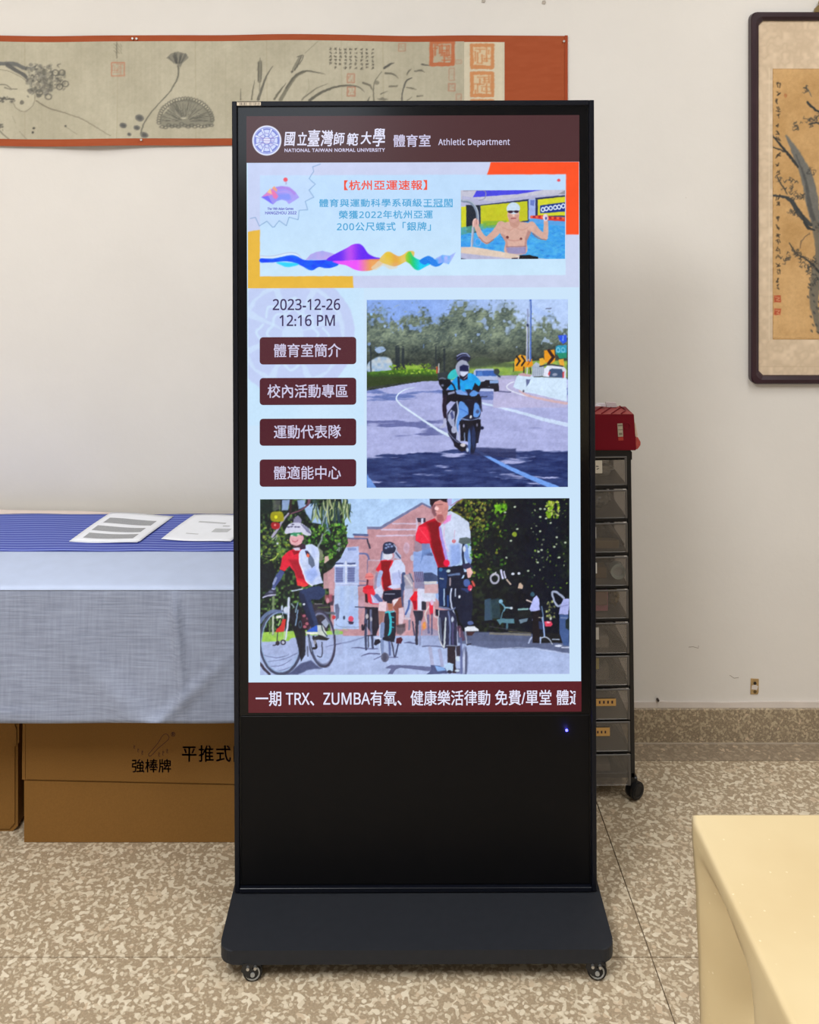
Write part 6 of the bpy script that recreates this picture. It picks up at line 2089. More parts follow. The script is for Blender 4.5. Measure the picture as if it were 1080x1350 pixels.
def cloth_mat(name, c, sc_=900.0, bstr=0.5, rough=0.85, sheen=0.1):
    m, t, b = nt(name)
    co = N(t, 'ShaderNodeTexCoord')
    base = np.array(rgba(c))
    sx = N(t, 'ShaderNodeTexWave', Scale=sc_ / 9.0, Distortion=3.0, Detail=2.0)
    sx.inputs['Detail Scale'].default_value = 1.2
    sz = N(t, 'ShaderNodeTexWave', Scale=sc_ / 9.0, Distortion=4.0, Detail=2.0)
    sz.bands_direction = 'Z'
    nn = N(t, 'ShaderNodeTexNoise', Scale=9.0, Detail=5.0)
    mp = N(t, 'ShaderNodeMapping')
    mp.inputs['Scale'].default_value = (0.12, 1, 2.2)
    mpv = N(t, 'ShaderNodeMapping')
    mpv.inputs['Scale'].default_value = (2.0, 1, 0.15)
    t.links.new(co.outputs['Object'], mpv.inputs[0])
    n4 = N(t, 'ShaderNodeTexNoise', Scale=90.0, Detail=3.0)
    t.links.new(mpv.outputs[0], n4.inputs['Vector'])
    t.links.new(co.outputs['Object'], mp.inputs[0])
    n3 = N(t, 'ShaderNodeTexNoise', Scale=120.0, Detail=4.0)
    t.links.new(mp.outputs[0], n3.inputs['Vector'])
    for n in (sx, sz, nn):
        t.links.new(co.outputs['Object'], n.inputs['Vector'])
    ad = N(t, 'ShaderNodeMath', operation='ADD')
    t.links.new(n4.outputs[0], ad.inputs[0])
    t.links.new(n3.outputs[0], ad.inputs[1])
    ad2 = N(t, 'ShaderNodeMath', operation='MULTIPLY_ADD')
    ad2.inputs[1].default_value = 1.0
    t.links.new(n3.outputs[0], ad2.inputs[0])
    t.links.new(ad.outputs[0], ad2.inputs[2])
    c1 = ramp(t, nn.outputs[0], [(0.3, tuple(base[:3] * 0.93)), (0.7, tuple(np.clip(base[:3] * 1.05, 0, 1)))])
    f = N(t, 'ShaderNodeMath', operation='MULTIPLY')
    f.inputs[1].default_value = 0.333
    t.links.new(ad2.outputs[0], f.inputs[0])
    c2 = ramp(t, f.outputs[0], [(0.36, (0.80, 0.80, 0.82)), (0.64, (1.12, 1.12, 1.12))])
    t.links.new(mixc(t, 1.0, c1, c2, 'MULTIPLY'), b.inputs['Base Color'])
    b.inputs['Roughness'].default_value = rough
    b.inputs['Sheen Weight'].default_value = sheen
    b.inputs['Specular IOR Level'].default_value = 0.2
    bump(t, b, ad2.outputs[0], bstr, 0.0006)
    return m


M_cloth = cloth_mat('shaded_woven_cloth', (144, 152, 172))  # shaded tone of the one tablecloth, put into its colour
DROP = F and (947.5 - 775.5) * TF / F
x0c, x1c = TX0 - 0.01, TX1 + 0.012


def cloth(u, v):
    x = x0c + (x1c - x0c) * u
    Lt = TB - TF
    L = Lt + DROP + 0.004
    s = v * L
    wr = 0.0009 * math.sin(x * 23 + 2) + 0.0007 * math.sin(x * 57)
    if s < DROP:
        k = 1 - s / DROP                    # 0 at the edge, 1 at the hem
        fold = 0.0026 * math.sin(x * 11 + 0.8) + 0.0022 * math.sin(x * 26 + 2.2 * k)
        crease = 0.012 * math.exp(-((x + 0.455 - 0.025 * k) / 0.011) ** 2) * min(1, 5 * k) * (1.2 - k)
        sweep = 0.010 * math.exp(-((x + 0.52 + 0.26 * (1 - k)) / 0.05) ** 2) * k ** 2
        diag = 0.009 * math.exp(-(((x + 0.40) - 0.30 * (0.72 - k)) / 0.022) ** 2) * max(0, k - 0.35) * 1.6
        low = 0.004 * math.exp(-((k - 0.93) / 0.03) ** 2) * math.exp(-((x + 0.85) / 0.10) ** 2)
        y = TF - 0.004 - 0.013 * k - fold * k - crease - sweep - diag - low
        y0_ = TF - 0.004 - 0.013 * k
        z = TZ - (DROP - s) + 0.0007 * math.sin(x * 19) * k
        z = z + ((EYE - (EYE - z) * y / y0_) - z) * k
    else:
        q = s - DROP
        r = 0.004
        y = TF - 0.004 + q
        z = TZ + 0.0015 + wr * min(1, q / 0.03) * 0.5
        if q < r:
            z = TZ - r + 0.0015 + math.sqrt(max(0, r * r - (r - q) ** 2))
    return (x, y, z)


tc = grid_mesh('tablecloth', 420, 90, cloth, M_cloth, thick=0.0012)
tag(tc, 'coarsely woven cloth in its shaded grey tone hanging down the front of the long left table', 'tablecloth')


def cover(u, v):  # added upper layer; paler colour stands in for light on the same cloth
    x = x0c + 0.004 + (x1c - x0c - 0.008) * u
    s = v * (TB - 0.004 - TF + 0.006)
    if s < 0.006:
        a = s / 0.006 * math.pi / 2
        return (x, TF - 0.0052 - 0.003 * math.sin(a) * 0 - 0.0015 * math.cos(a), TZ - 0.0015 + 0.0052 * math.sin(a))
    return (x, TF - 0.0052 + s - 0.006, TZ + 0.0037 + 0.0004 * math.sin(x * 17 + s * 20))


cvr = grid_mesh('lit_cloth_top', 200, 40, cover, simple('pale_lit_cloth', (182, 195, 222), 0.7, var=0.03, scale=25, bstr=0.15, bscale=300), thick=0.0006)
tag(cvr, 'pale blue layer added on the left table top as the brightly lit part of its cloth', 'cloth layer')
# loose rear hem, lifted against the wall at the left
def hem(u, v):
    x = -1.5 + 0.80 * u
    hgt = 0.026 * min(1, max(0.0, (1 - u) * 1.15) + 0.0) + 0.002
    return (x, TB + 0.012 + 0.012 * v, TZ - 0.004 + v * hgt + 0.002 * math.sin(x * 14) * v)


grid_mesh('rear_hem', 60, 4, hem, simple('rose_white_cloth', (214, 198, 190), 0.8), tc, thick=0.002)

# blue striped runner
def stripe_mat():
    m, t, b = nt('blue_striped_fabric')
    ge = N(t, 'ShaderNodeNewGeometry')
    sp = N(t, 'ShaderNodeSeparateXYZ')
    t.links.new(ge.outputs['Position'], sp.inputs[0])
    dn = N(t, 'ShaderNodeTexNoise', Scale=4.0, Detail=2.0)
    t.links.new(ge.outputs['Position'], dn.inputs['Vector'])
    ma = N(t, 'ShaderNodeMath', operation='MULTIPLY_ADD')
    ma.inputs[1].default_value = 0.010
    t.links.new(dn.outputs[0], ma.inputs[0])
    t.links.new(sp.outputs[1], ma.inputs[2])
    mu = N(t, 'ShaderNodeMath', operation='MULTIPLY')
    mu.inputs[1].default_value = 2 * math.pi / 0.0150
    t.links.new(ma.outputs[0], mu.inputs[0])
    si = N(t, 'ShaderNodeMath', operation='SINE')
    t.links.new(mu.outputs[0], si.inputs[0])
    c = ramp(t, si.outputs[0], [(0.30, rgba((74, 86, 170))), (0.85, rgba((132, 146, 208)))])
    t.links.new(c, b.inputs['Base Color'])
    b.inputs['Roughness'].default_value = 0.7
    b.inputs['Specular IOR Level'].default_value = 0.2
    bump(t, b, si.outputs[0], 0.3, 0.0005)
    return m


RF = F * (EYE - TZ - 0.003) / (728.0 - H0)


def runner(u, v):
    x = TX0 + (TX1 - 0.02 - TX0) * u
    y = RF + (TB - 0.006 - RF) * v
    z = TZ + 0.0062 + 0.0006 * math.sin(x * 31 + v * 5) + 0.0008 * math.sin(x * 12) * v
    return (x, y, z)


o = grid_mesh('table_runner', 160, 20, runner, stripe_mat(), thick=0.0012)
tag(o, 'blue finely striped runner lying along the back half of the left table', 'table runner')

PZ = TZ + 0.0105
M_paper = simple('white_paper', (236, 239, 246), 0.7, var=0.02)
M_pgrey = simple('print_grey', (158, 160, 164), 0.8, var=0.12, scale=400)
M_pgrey2 = simple('print_pale_grey', (190, 192, 196), 0.8, var=0.1, scale=400)


def sheet(name, corners, z, label, group, nst, lift=0.0):
    """corners in px (back-left, back-right, front-right, front-left)"""
    c = [G(px, py, z) for px, py in corners]
    base = (c[0] + c[1] + c[2] + c[3]) / 4

    def at(u, v, dz=0.0):
        p = (c[0] * (1 - u) + c[1] * u) * (1 - v) + (c[3] * (1 - u) + c[2] * u) * v
        curl = 0.0018 * math.sin(u * 5 + v * 3) + lift * max(0, 0.2 - v) * 5 * 0.004
        return (p.x - base.x, p.y - base.y, p.z - base.z + curl + dz)
    root = None
    for k in range(nst):
        rr_ = random.Random(k + 5)
        dx, dy = rr_.uniform(-0.006, 0.004) * (k > 0), rr_.uniform(-0.004, 0.003) * (k > 0)
        o = grid_mesh(name, 12, 12, lambda u, v: (lambda q: (q[0] + dx, q[1] + dy, q[2] - 0.0007 * k))(at(u, v)), M_paper, thick=0.0004)
        o.location = base
        tag(o, label if k == 0 else label.replace('top sheet', ('second sheet', 'third sheet')[k - 1]), 'paper', group)
        if root is None:
            root = o
    return root, at


sh, at = sheet('paper_sheet', ((146, 675.5), (228, 679.5), (183, 714.5), (93, 712.5)), PZ, 'white printed top sheet with three grey table rows, on the blue runner', 'papers with grey table rows', 3)
for k, (v0, v1, u0, u1) in enumerate(((0.22, 0.40, 0.12, 0.86), (0.50, 0.66, 0.10, 0.84), (0.74, 0.90, 0.12, 0.86))):
    n = 10
    bm = bmesh.new()
    for (ua, ub, mt) in ((u0, u1, 0),):
        A = [bm.verts.new(at(ua + (ub - ua) * i / n, v0, 0.0006)) for i in range(n + 1)]
        B = [bm.verts.new(at(ua + (ub - ua) * i / n, v1, 0.0006)) for i in range(n + 1)]
        for i in range(n):
            bm.faces.new((A[i], A[i + 1], B[i + 1], B[i]))
    obj('printed_table', bm, M_pgrey, sh)
sh, at = sheet('paper_sheet', ((256, 678.5), (345, 679.5), (303, 714.5), (212.5, 710.5)), PZ, 'mostly blank white top sheet partly behind the kiosk, on the blue runner', 'nearly blank papers', 2)
for (u0, u1, v0, v1) in ((0.22, 0.62, 0.30, 0.345), (0.56, 0.80, 0.52, 0.66), (0.62, 0.72, 0.40, 0.44), (0.24, 0.42, 0.74, 0.765)):
    bm = bmesh.new()
    n = 6
    A = [bm.verts.new(at(u0 + (u1 - u0) * i / n, v0, 0.0006)) for i in range(n + 1)]
    B = [bm.verts.new(at(u0 + (u1 - u0) * i / n, v1, 0.0006)) for i in range(n + 1)]
    for i in range(n):
        bm.faces.new((A[i], A[i + 1], B[i + 1], B[i]))
    obj('printed_line', bm, M_pgrey2, sh)

# ================================================================== cardboard boxes under the table
def card_mat(name, c):
    m, t, b = nt(name)
    co = N(t, 'ShaderNodeTexCoord')
    n1 = N(t, 'ShaderNodeTexNoise', Scale=3.0, Detail=5.0)
    n2 = N(t, 'ShaderNodeTexNoise', Scale=300.0, Detail=3.0)
    wv = N(t, 'ShaderNodeTexWave', Scale=55.0, Distortion=0.4)
    for n in (n1, n2, wv):
        t.links.new(co.outputs['Object'], n.inputs['Vector'])
    l = np.array(rgba(c))[:3]
    cc = ramp(t, n1.outputs[0], [(0.3, tuple(l * 0.92)), (0.7, tuple(l * 1.06))])
    c2 = ramp(t, n2.outputs[0], [(0.3, (0.93, 0.93, 0.93)), (0.7, (1.04, 1.04, 1.04))])
    t.links.new(mixc(t, 1.0, cc, c2, 'MULTIPLY'), b.inputs['Base Color'])
    b.inputs['Roughness'].default_value = 0.85
    b.inputs['Specular IOR Level'].default_value = 0.2
    bump(t, b, wv.outputs['Fac'], 0.06, 0.0004)
    return m


M_card = card_mat('brown_cardboard', (130, 92, 44))
M_ink = simple('cardboard_ink', (56, 34, 44), 0.8)
BD = F * EYE / (1110.5 - H0)
bx0, bx1 = (31.5 - CX) * BD / F, 0.19
BH, BDp = 0.385, 0.29
bq = thing('cardboard_box', 'large brown cardboard box with dark brush lettering under the left table', 'box', ((bx0 + bx1) / 2, BD, 0.0))
ob2 = bq.location
L_, R_ = bx0 - ob2.x, bx1 - ob2.x
cz = lambda px: EYE - ((1027.0 + (px - 32) * 6 / 276) - H0) * BD / F      # crease height along the front
bm = bmesh.new()
box(bm, L_, R_, 0.0015, BDp, 0.0, BH, 0.002, 1)
obj('carton', bm, M_card, bq)
zc0, zc1 = cz(32), cz(32 + (bx1 - bx0) * F / BD)
bm = bmesh.new()
prism(bm, [(L_ + 0.001, 0.001), (R_, 0.001), (R_, zc1 - 0.0035), (L_ + 0.001, zc0 - 0.0035)], -0.0012, 0.0015)
obj('lower_flap', bm, M_card, bq)
bm = bmesh.new()
prism(bm, [(L_ + 0.005, zc0 + 0.0015), (R_, zc1 + 0.0015), (R_, BH - 0.001), (L_ + 0.006, BH - 0.001)], -0.0035, 0.0015)
up = obj('upper_flap', bm, M_card, bq)
bm = bmesh.new()
prism(bm, [(L_ - 0.0035, zc0 + 0.0), (L_ + 0.0035, zc0 - 0.001), (L_ + 0.0045, BH - 0.10), (L_ + 0.003, BH - 0.002), (L_ - 0.0005, BH - 0.002), (L_ - 0.0035, zc0 + 0.04)], -0.002, BDp - 0.02)
obj('side_flap', bm, M_card, bq)
BF = lambda X, Y: ((np.asarray(X, float) - CX) * BD / F - ob2.x, np.full(np.shape(X), -0.0040), EYE - (np.asarray(Y, float) - H0) * BD / F)
text_mesh('printed_lettering', '強棒牌', 174.5, 999.5, 226, 1017, BF, M_ink, up, bold=0.4)
text_mesh('printed_lettering', '平推式開', 240.5, 981.5, 326, 1003, BF, M_ink, up, bold=0.4, space=1.12)
zb = lambda pts: [(160 + x / 6.75, 950 + y / 6.75) for x, y in pts]
bat = [(245, 290), (262, 308), (330, 240), (420, 160), (422, 128), (400, 110), (368, 128), (330, 190), (280, 250), (245, 290)]
r_ = [(zb([tuple(q) for q in spline(bat, 5)]), 0.8)]
cc_ = [(464 + 18 * math.cos(a), 114 + 18 * math.sin(a)) for a in np.linspace(0, 6.3, 16)]
r_.append((zb(cc_), 0.7))
r_ += [(zb([(458, 124), (458, 104), (468, 108), (460, 114), (470, 124)]), 0.5)]
for x, y, h in ((122, 225, 28), (156, 255, 30), (192, 275, 34), (342, 292, 34), (378, 280, 38), (414, 262, 36)):
    r_.append((zb([(x - 5, y - h / 2), (x - 6, y + h / 2), (x + 6, y + h / 2)]), 0.7))
    r_.append((zb([(x - 5, y - h / 2), (x + 6, y - h / 4), (x - 4, y + 1)]), 0.6))
ribbon('printed_bat', r_, BF, simple('cardboard_ink_brown', (74, 36, 22), 0.8), up)
text_mesh('printed_lettering', 'R', 227.5, 964.6, 230.2, 968.6, BF, M_ink, up)

BD2 = F * EYE / (1096.5 - H0)
b2x1 = (23.2 - CX) * BD2 / F
b2 = thing('cardboard_box', 'plain brown cardboard box at the far left, beside the lettered box', 'box', (b2x1 - 0.25, BD2, 0))
bm = bmesh.new()
rn = 0.012
outl = [(0.25 - 0.50, 0.0), (0.25 - rn, 0.0), (0.25, rn), (0.25, 0.40), (0.25 - 0.50, 0.40)]
prism(bm, outl, 0.002, 0.30)
obj('carton', bm, M_card, b2)
bm = bmesh.new()
prism(bm, [(-0.25, 0.008), (0.25 - 0.018, 0.008), (0.25 - 0.006, 0.022), (0.25 - 0.006, 0.20), (0.25 - 0.002, 0.205), (0.25 - 0.002, 0.24), (0.25 - 0.006, 0.25), (0.25 - 0.006, 0.395), (-0.25, 0.395)], -0.002, 0.002)
obj('front_flap', bm, M_card, b2)
bm = bmesh.new()
prism(bm, [(0.25 - 0.0005, 0.205), (0.25 + 0.0035, 0.21), (0.25 + 0.003, 0.398), (0.25, 0.398)], 0.0, 0.29)
obj('side_flap', bm, M_card, b2)

# ================================================================== drawer cart
CD = F * EYE / (1060.5 - H0) - 0.0
CDf = 2.424                       # depth of the drawer fronts
cs = F / CDf
cart = thing('drawer_cart', 'narrow black cart with ten smoky clear drawers behind the kiosk', 'cart', ((838 - CX) / cs - 0.15, CDf, 0.0), (0, -0.0125, 0))
cart.location.x = (838 - CX) / cs - 0.155
WC, DC = 0.30, 0.20
cr = 0.155                         # right face in cart space
cl = cr - WC
czp = lambda py: EYE - (py - H0) / cs
M_cart = simple('cart_black_plastic', (16, 16, 20), 0.4, var=0.1)
zbot, ztop = 0.062, czp(592.5)
for sx in (cl, cr - 0.011):
    for sy in (0.0, DC - 0.012):
        obj('post', nbox(sx, sx + 0.011, sy, sy + 0.012, zbot - 0.012, ztop - 0.014, 0.0015, 1), M_cart, cart)
bm = bmesh.new()
out = [(z_x, z_z) for z_x, z_z in [(cl - 0.001, ztop - 0.026), (cr + 0.001, ztop - 0.026), (cr + 0.001, ztop - 0.007), (cr - 0.005, ztop), (cl + 0.005, ztop), (cl - 0.001, ztop - 0.007)]]
prism(bm, out, -0.004, DC + 0.002)
obj('top_board', bm, M_cart, cart)
obj('bottom_board', nbox(cl, cr, 0, DC, zbot - 0.008, zbot + 0.004, 0.001, 1), M_cart, cart)


def smoke_mat():
    m, t, b = nt('smoky_clear_plastic')
    for n in list(t.nodes):
        if n.type != 'OUTPUT_MATERIAL':
            t.nodes.remove(n)
    outn = [n for n in t.nodes if n.type == 'OUTPUT_MATERIAL'][0]
    tr = N(t, 'ShaderNodeBsdfTransparent')
    tr.inputs[0].default_value = (0.86, 0.84, 0.82, 1)
    gl_ = N(t, 'ShaderNodeBsdfGlossy', Roughness=0.22)
    gl_.inputs[0].default_value = (0.7, 0.7, 0.7, 1)
    df = N(t, 'ShaderNodeBsdfDiffuse')
    df.inputs[0].default_value = (0.34, 0.32, 0.30, 1)
    m1, m2 = N(t, 'ShaderNodeMixShader'), N(t, 'ShaderNodeMixShader')
    m1.inputs[0].default_value = 0.14
    m2.inputs[0].default_value = 0.07
    t.links.new(tr.outputs[0], m1.inputs[1])
    t.links.new(df.outputs[0], m1.inputs[2])
    t.links.new(m1.outputs[0], m2.inputs[1])
    t.links.new(gl_.outputs[0], m2.inputs[2])
    t.links.new(m2.outputs[0], outn.inputs[0])
    return m


M_smoke = smoke_mat()
ROWS = [(602, 639.5), (646, 683), (689.5, 728), (734, 772), (777.5, 815), (821, 861), (864.5, 903), (908, 948), (951, 990), (994, 1035)]
drawers = []
for k, (ya, yb) in enumerate(ROWS):
    z1_, z0_ = czp(ya), czp(yb)
    xl, xr = cl + 0.013, cr - 0.013
    bm = bmesh.new()
    th = 0.0018
    # front as a slightly bowed, framed face
    box(bm, xl, xr, -0.004, -0.004 + th, z0_, z1_, 0.0006, 1)
    box(bm, xl + 0.004, xr - 0.004, 0.0, DC - 0.02, z0_ + 0.002, z0_ + 0.002 + th)
    box(bm, xl + 0.004, xl + 0.004 + th, 0.0, DC - 0.02, z0_ + 0.0045, z1_ - 0.006)
    box(bm, xr - 0.004 - th, xr - 0.004, 0.0, DC - 0.02, z0_ + 0.0045, z1_ - 0.006)
    box(bm, xl + 0.006, xr - 0.006, DC - 0.02 - th, DC - 0.02, z0_ + 0.0045, z1_ - 0.006)
    dr = obj('drawer', bm, M_smoke, cart)
    drawers.append((dr, xl, xr, z0_, z1_))
    bm = bmesh.new()
    box(bm, xl - 0.001, xr + 0.001, -0.0055, -0.0035, z1_ - 0.0035, z1_ + 0.0005, 0.0005, 1)
    box(bm, xr - 0.0045, xr + 0.001, -0.0050, -0.0035, z0_, z1_ - 0.004, 0.0005, 1)
    obj('lip', bm, simple('smoky_edge', (96, 92, 88), 0.35), dr)
    if k < 9:
        zm = (czp(yb) + czp(ROWS[k + 1][0])) / 2
        obj('rail', nbox(cl + 0.011, cr - 0.011, 0.001, DC - 0.001, zm - 0.0052, zm + 0.0048, 0.001, 1), M_cart, cart)


def cart_xy(px, py, yoff=0.0):
    """a photo pixel on the cart's front, in cart space"""
    lean_x = (py - 1060) * 0.0125
    return (px - lean_x - CX) / cs - cart.location.x, czp(py)


def dlabel(k, px0, py0, px1, py1, c, marks=None, tilt=0):
    (xa, za), (xb, zb_) = cart_xy(px0, py0), cart_xy(px1, py1)
    o = obj('drawer_label', nbox(min(xa, xb), max(xa, xb), -0.0062, -0.0056, min(za, zb_), max(za, zb_)), simple('label_card', c, 0.6), drawers[k][0])
    if marks:
        fn_ = lambda X, Y: (np.array([cart_xy(a, b_)[0] for a, b_ in zip(np.atleast_1d(X), np.atleast_1d(Y))]), np.full(np.shape(np.atleast_1d(X)), -0.0064), np.array([cart_xy(a, b_)[1] for a, b_ in zip(np.atleast_1d(X), np.atleast_1d(Y))]))
        ribbon('label_marks', marks, fn_, M_ink, drawers[k][0])


dlabel(0, 770, 606.5, 793.5, 623.5, (206, 196, 178), [([(785, 614), (788.5, 614.5)], 1.2), ([(786, 618), (789, 617)], 1.0)])
dlabel(2, 780, 694, 785.5, 709, (190, 186, 178))
dlabel(3, 780, 741, 786.5, 755, (226, 222, 214), [([(783, 746), (784.5, 746)], 1.4), ([(783, 751), (784.5, 751)], 1.6)])
dlabel(5, 782, 826, 789, 842, (196, 190, 180))
dlabel(7, 776, 920, 811.5, 929.5, (206, 160, 92), [([(x, 922.6), (x, 926.4)], 2.2) for x in (790, 795.5, 801, 806.5)])
dlabel(8, 774, 958, 803.5, 969, (206, 160, 92), [([(x, 962), (x, 965.4)], 2.0) for x in (787.5, 792.5, 797.5)])

# casters of the cart
for cx_, cy_ in ((cr - 0.004, 0.010), (cl + 0.006, 0.010), (cr - 0.006, DC - 0.03), (cl + 0.006, DC - 0.03)):
    c = obj('caster', nbox(cx_ - 0.010, cx_ + 0.010, cy_ - 0.010, cy_ + 0.012, 0.036, zbot - 0.008, 0.002, 1), M_cart, cart)
    sx = 1 if cx_ > 0 else -1
    bm = bmesh.new()
    ax = Vector((0.55 * sx, -0.83, 0)).normalized()
    for s in (-0.0075, 0.0075):
        cyl(bm, Vector((cx_ + 0.004, cy_ - 0.002, 0.0215)) + ax * s, ax, 0.0212, 0.011, 30)
    bmesh.ops.bevel(bm, geom=[e for e in bm.edges if e.calc_length() < 0.008 and len(e.link_faces) == 2], offset=0.0022, segments=2, affect='EDGES')
    obj('twin_wheel', bm, M_rubber, c)
    bm = bmesh.new()
    torus(bm, Vector((cx_ + 0.004, cy_ - 0.002, 0.0215)) + ax * 0.0135, ax, 0.0135, 0.0012, 24, 6)
    obj('wheel_cap', bm, M_cart, c)


# ---- what lies in the drawers
def in_drawer(k, px, py, yd):
    x, z = cart_xy(px, py)
    M_ = Matrix.Translation(cart.location) @ Matrix.Rotation(-0.0125, 4, 'Y')
    return M_ @ Vector((x, yd, z))


def crumple(name, k, px0, py0, px1, py1, yd, mat, label, cat, seed, dep=0.05):
    a, b_ = in_drawer(k, px0, py1, yd), in_drawer(k, px1, py0, yd)
    rr_ = random.Random(seed)
    bm = bmesh.new()
    bmesh.ops.create_icosphere(bm, subdivisions=4, radius=1.0)
    from mathutils import noise as mn
    for v in bm.verts:
        p = v.co.copy()
        n_ = mn.noise(p * 2.3 + Vector((seed, 0, 0))) * 0.55 + abs(mn.noise(p * 5.0 + Vector((0, seed, 0)))) * 0.35
        q = p * (0.78 + n_ * 0.5)
        q.x = max(-1, min(1, q.x)); q.y = max(-1, min(1, q.y)); q.z = max(-1, min(1, q.z))
        v.co = Vector((q.x * (b_.x - a.x) / 2, q.y * dep / 2, q.z * (b_.z - a.z) / 2))
    o = obj(name, bm, mat, None)
    o.location = ((a.x + b_.x) / 2, (a.y + b_.y) / 2 + dep / 2, (a.z + b_.z) / 2)
    return tag(o, label, cat)


def thin_film(name, c):
    m = simple(name, c, 0.18, 0.0, 0.25, 60, 0.3, 60, 0.8)
    return m


M_film = thin_film('plastic_film_grey', (196, 196, 190))
M_film2 = thin_film('plastic_film_dark', (120, 120, 112))
crumple('plastic_bag', 0, 765, 616, 818, 638, 0.03, M_film, 'crumpled clear plastic bag in the top drawer', 'plastic bag', 1)
crumple('plastic_bag', 1, 770, 650, 815, 680, 0.02, M_film2, 'dark shiny crumpled bag in the second drawer from the top', 'plastic bag', 2, 0.08)
crumple('plastic_bag', 2, 780, 692, 813, 726, 0.04, M_film2, 'grey plastic bag in the third drawer from the top', 'plastic bag', 3)


def slabthing(name, k, px0, py0, px1, py1, yd, dep, c, label, cat, rough=0.6, rot=0.0):
    a, b_ = in_drawer(k, px0, py1, yd), in_drawer(k, px1, py0, yd)
    w_, h_ = b_.x - a.x, b_.z - a.z
    bm = nbox(-w_ / 2, w_ / 2, -dep / 2, dep / 2, -h_ / 2, h_ / 2, 0.0012, 1)
    o = obj(name, bm, simple(name + '_mat', c, rough, var=0.15, scale=60))
    o.location = ((a.x + b_.x) / 2, (a.y + b_.y) / 2 + dep / 2, (a.z + b_.z) / 2)
    o.rotation_euler = (0, rot, 0)
    return tag(o, label, cat)


slabthing('cardboard_strip', 2, 772, 716, 818, 726, 0.012, 0.02, (128, 110, 78), 'brown cardboard strip in the third drawer from the top', 'cardboard')
slabthing('cardboard_pack', 3, 774, 756, 804, 770.5, 0.035, 0.05, (150, 118, 76), 'flat brown cardboard pack in the fourth drawer from the top', 'cardboard')
a = in_drawer(3, 817, 757.5, 0.012)
bm = bmesh.new()
for r0, r1, y0_, y1_ in ((0.0185, 0.0125, 0.0, 0.024),):
    rings = []
    for r, y in ((r0, y0_), (r0, y1_), (r1, y1_), (r1, y0_)):
        rings.append([bm.verts.new((r * math.cos(i * math.tau / 32), y, r * math.sin(i * math.tau / 32))) for i in range(32)])
    for q in range(4):
        A, B = rings[q], rings[(q + 1) % 4]
        for i in range(32):
            bm.faces.new((A[i], A[(i + 1) % 32], B[(i + 1) % 32], B[i]))
o = obj('tape_roll', bm, simple('tape_pale_green', (206, 222, 216), 0.35))
o.location = (a.x, a.y, a.z)
tag(o, 'pale green roll of tape in the fourth drawer from the top', 'tape')
core = obj('core', cyl(bmesh.new(), (0, 0.012, 0), (0, 1, 0), 0.0122, 0.018, 24), simple('tape_core', (196, 200, 200), 0.5), o)
slabthing('pink_packet', 4, 776, 783, 803.5, 809.5, 0.015, 0.03, (214, 120, 150), 'pink printed packet in the fifth drawer from the top', 'packet')
slabthing('flower_print_card', 4, 774, 780, 802, 800, 0.008, 0.004, (150, 112, 98), 'brown patterned card before the pink packet, fifth drawer from the top', 'card')
crumple('gold_foil_bag', 4, 806, 782, 823, 812, 0.02, simple('gold_foil', (150, 130, 80), 0.25, 0.5, 0.3, 50, 0.4, 60), 'crumpled gold foil bag in the fifth drawer from the top', 'bag', 7, 0.06)
for k, (px0, py0, px1, py1), c, lb in ((5, (786, 843, 804, 857), (140, 132, 124), 'grey paper packet in the sixth drawer from the top'), (6, (784, 882, 804, 900), (112, 104, 94), 'taupe box in the seventh drawer from the top'),
                                       (9, (785, 1012, 806, 1030), (120, 112, 104), 'grey paper packet in the lowest drawer')):
    slabthing('paper_packet', k, px0, py0, px1, py1, 0.01, 0.06, c, lb, 'packet')
slabthing('yellow_note', 6, 777, 870.5, 791, 885, 0.008, 0.003, (206, 190, 76), 'yellow note in the seventh drawer from the top', 'note')
for k, (x0_, y0_, x1_, y1_), lb in ((2, (797, 694, 825, 724), 'dark divider leaning in the third drawer from the top'), (5, (796, 824, 826, 858), 'dark divider leaning in the sixth drawer from the top'), (6, (803, 868, 828, 899), 'dark divider leaning in the seventh drawer from the top'),
                                    (8, (806, 956, 829, 986), 'dark divider leaning in the ninth drawer from the top'), (9, (806, 998, 828, 1031), 'dark divider leaning in the lowest drawer')):
    p0, p1 = in_drawer(k, x0_, y0_, 0.02), in_drawer(k, x1_, y1_, 0.02)
    v = (p1 - p0)
    n_ = Vector((v.z, 0, -v.x)).normalized() * 0.004
    bm = bmesh.new()
    pts = [p0 + n_, p1 + n_, p1 - n_, p0 - n_]
    m_ = (p0 + p1) / 2
    prism(bm, [(p.x - m_.x, p.z - m_.z) for p in pts], 0.0, 0.11)
    o = obj('divider', bm, simple('divider_grey', (58, 56, 52), 0.5))
    o.location = m_
    tag(o, lb, 'divider', 'dividers in the drawers')
crumple('paper_wad', 7, 800, 911, 820, 930, 0.03, simple('pale_wad', (170, 164, 156), 0.7), 'pale crumpled paper in the eighth drawer from the top', 'paper', 11)
slabthing('stationery_box', 3, 786, 740, 812, 753, 0.05, 0.05, (44, 46, 44), 'dark box at the back of the fourth drawer from the top', 'box')

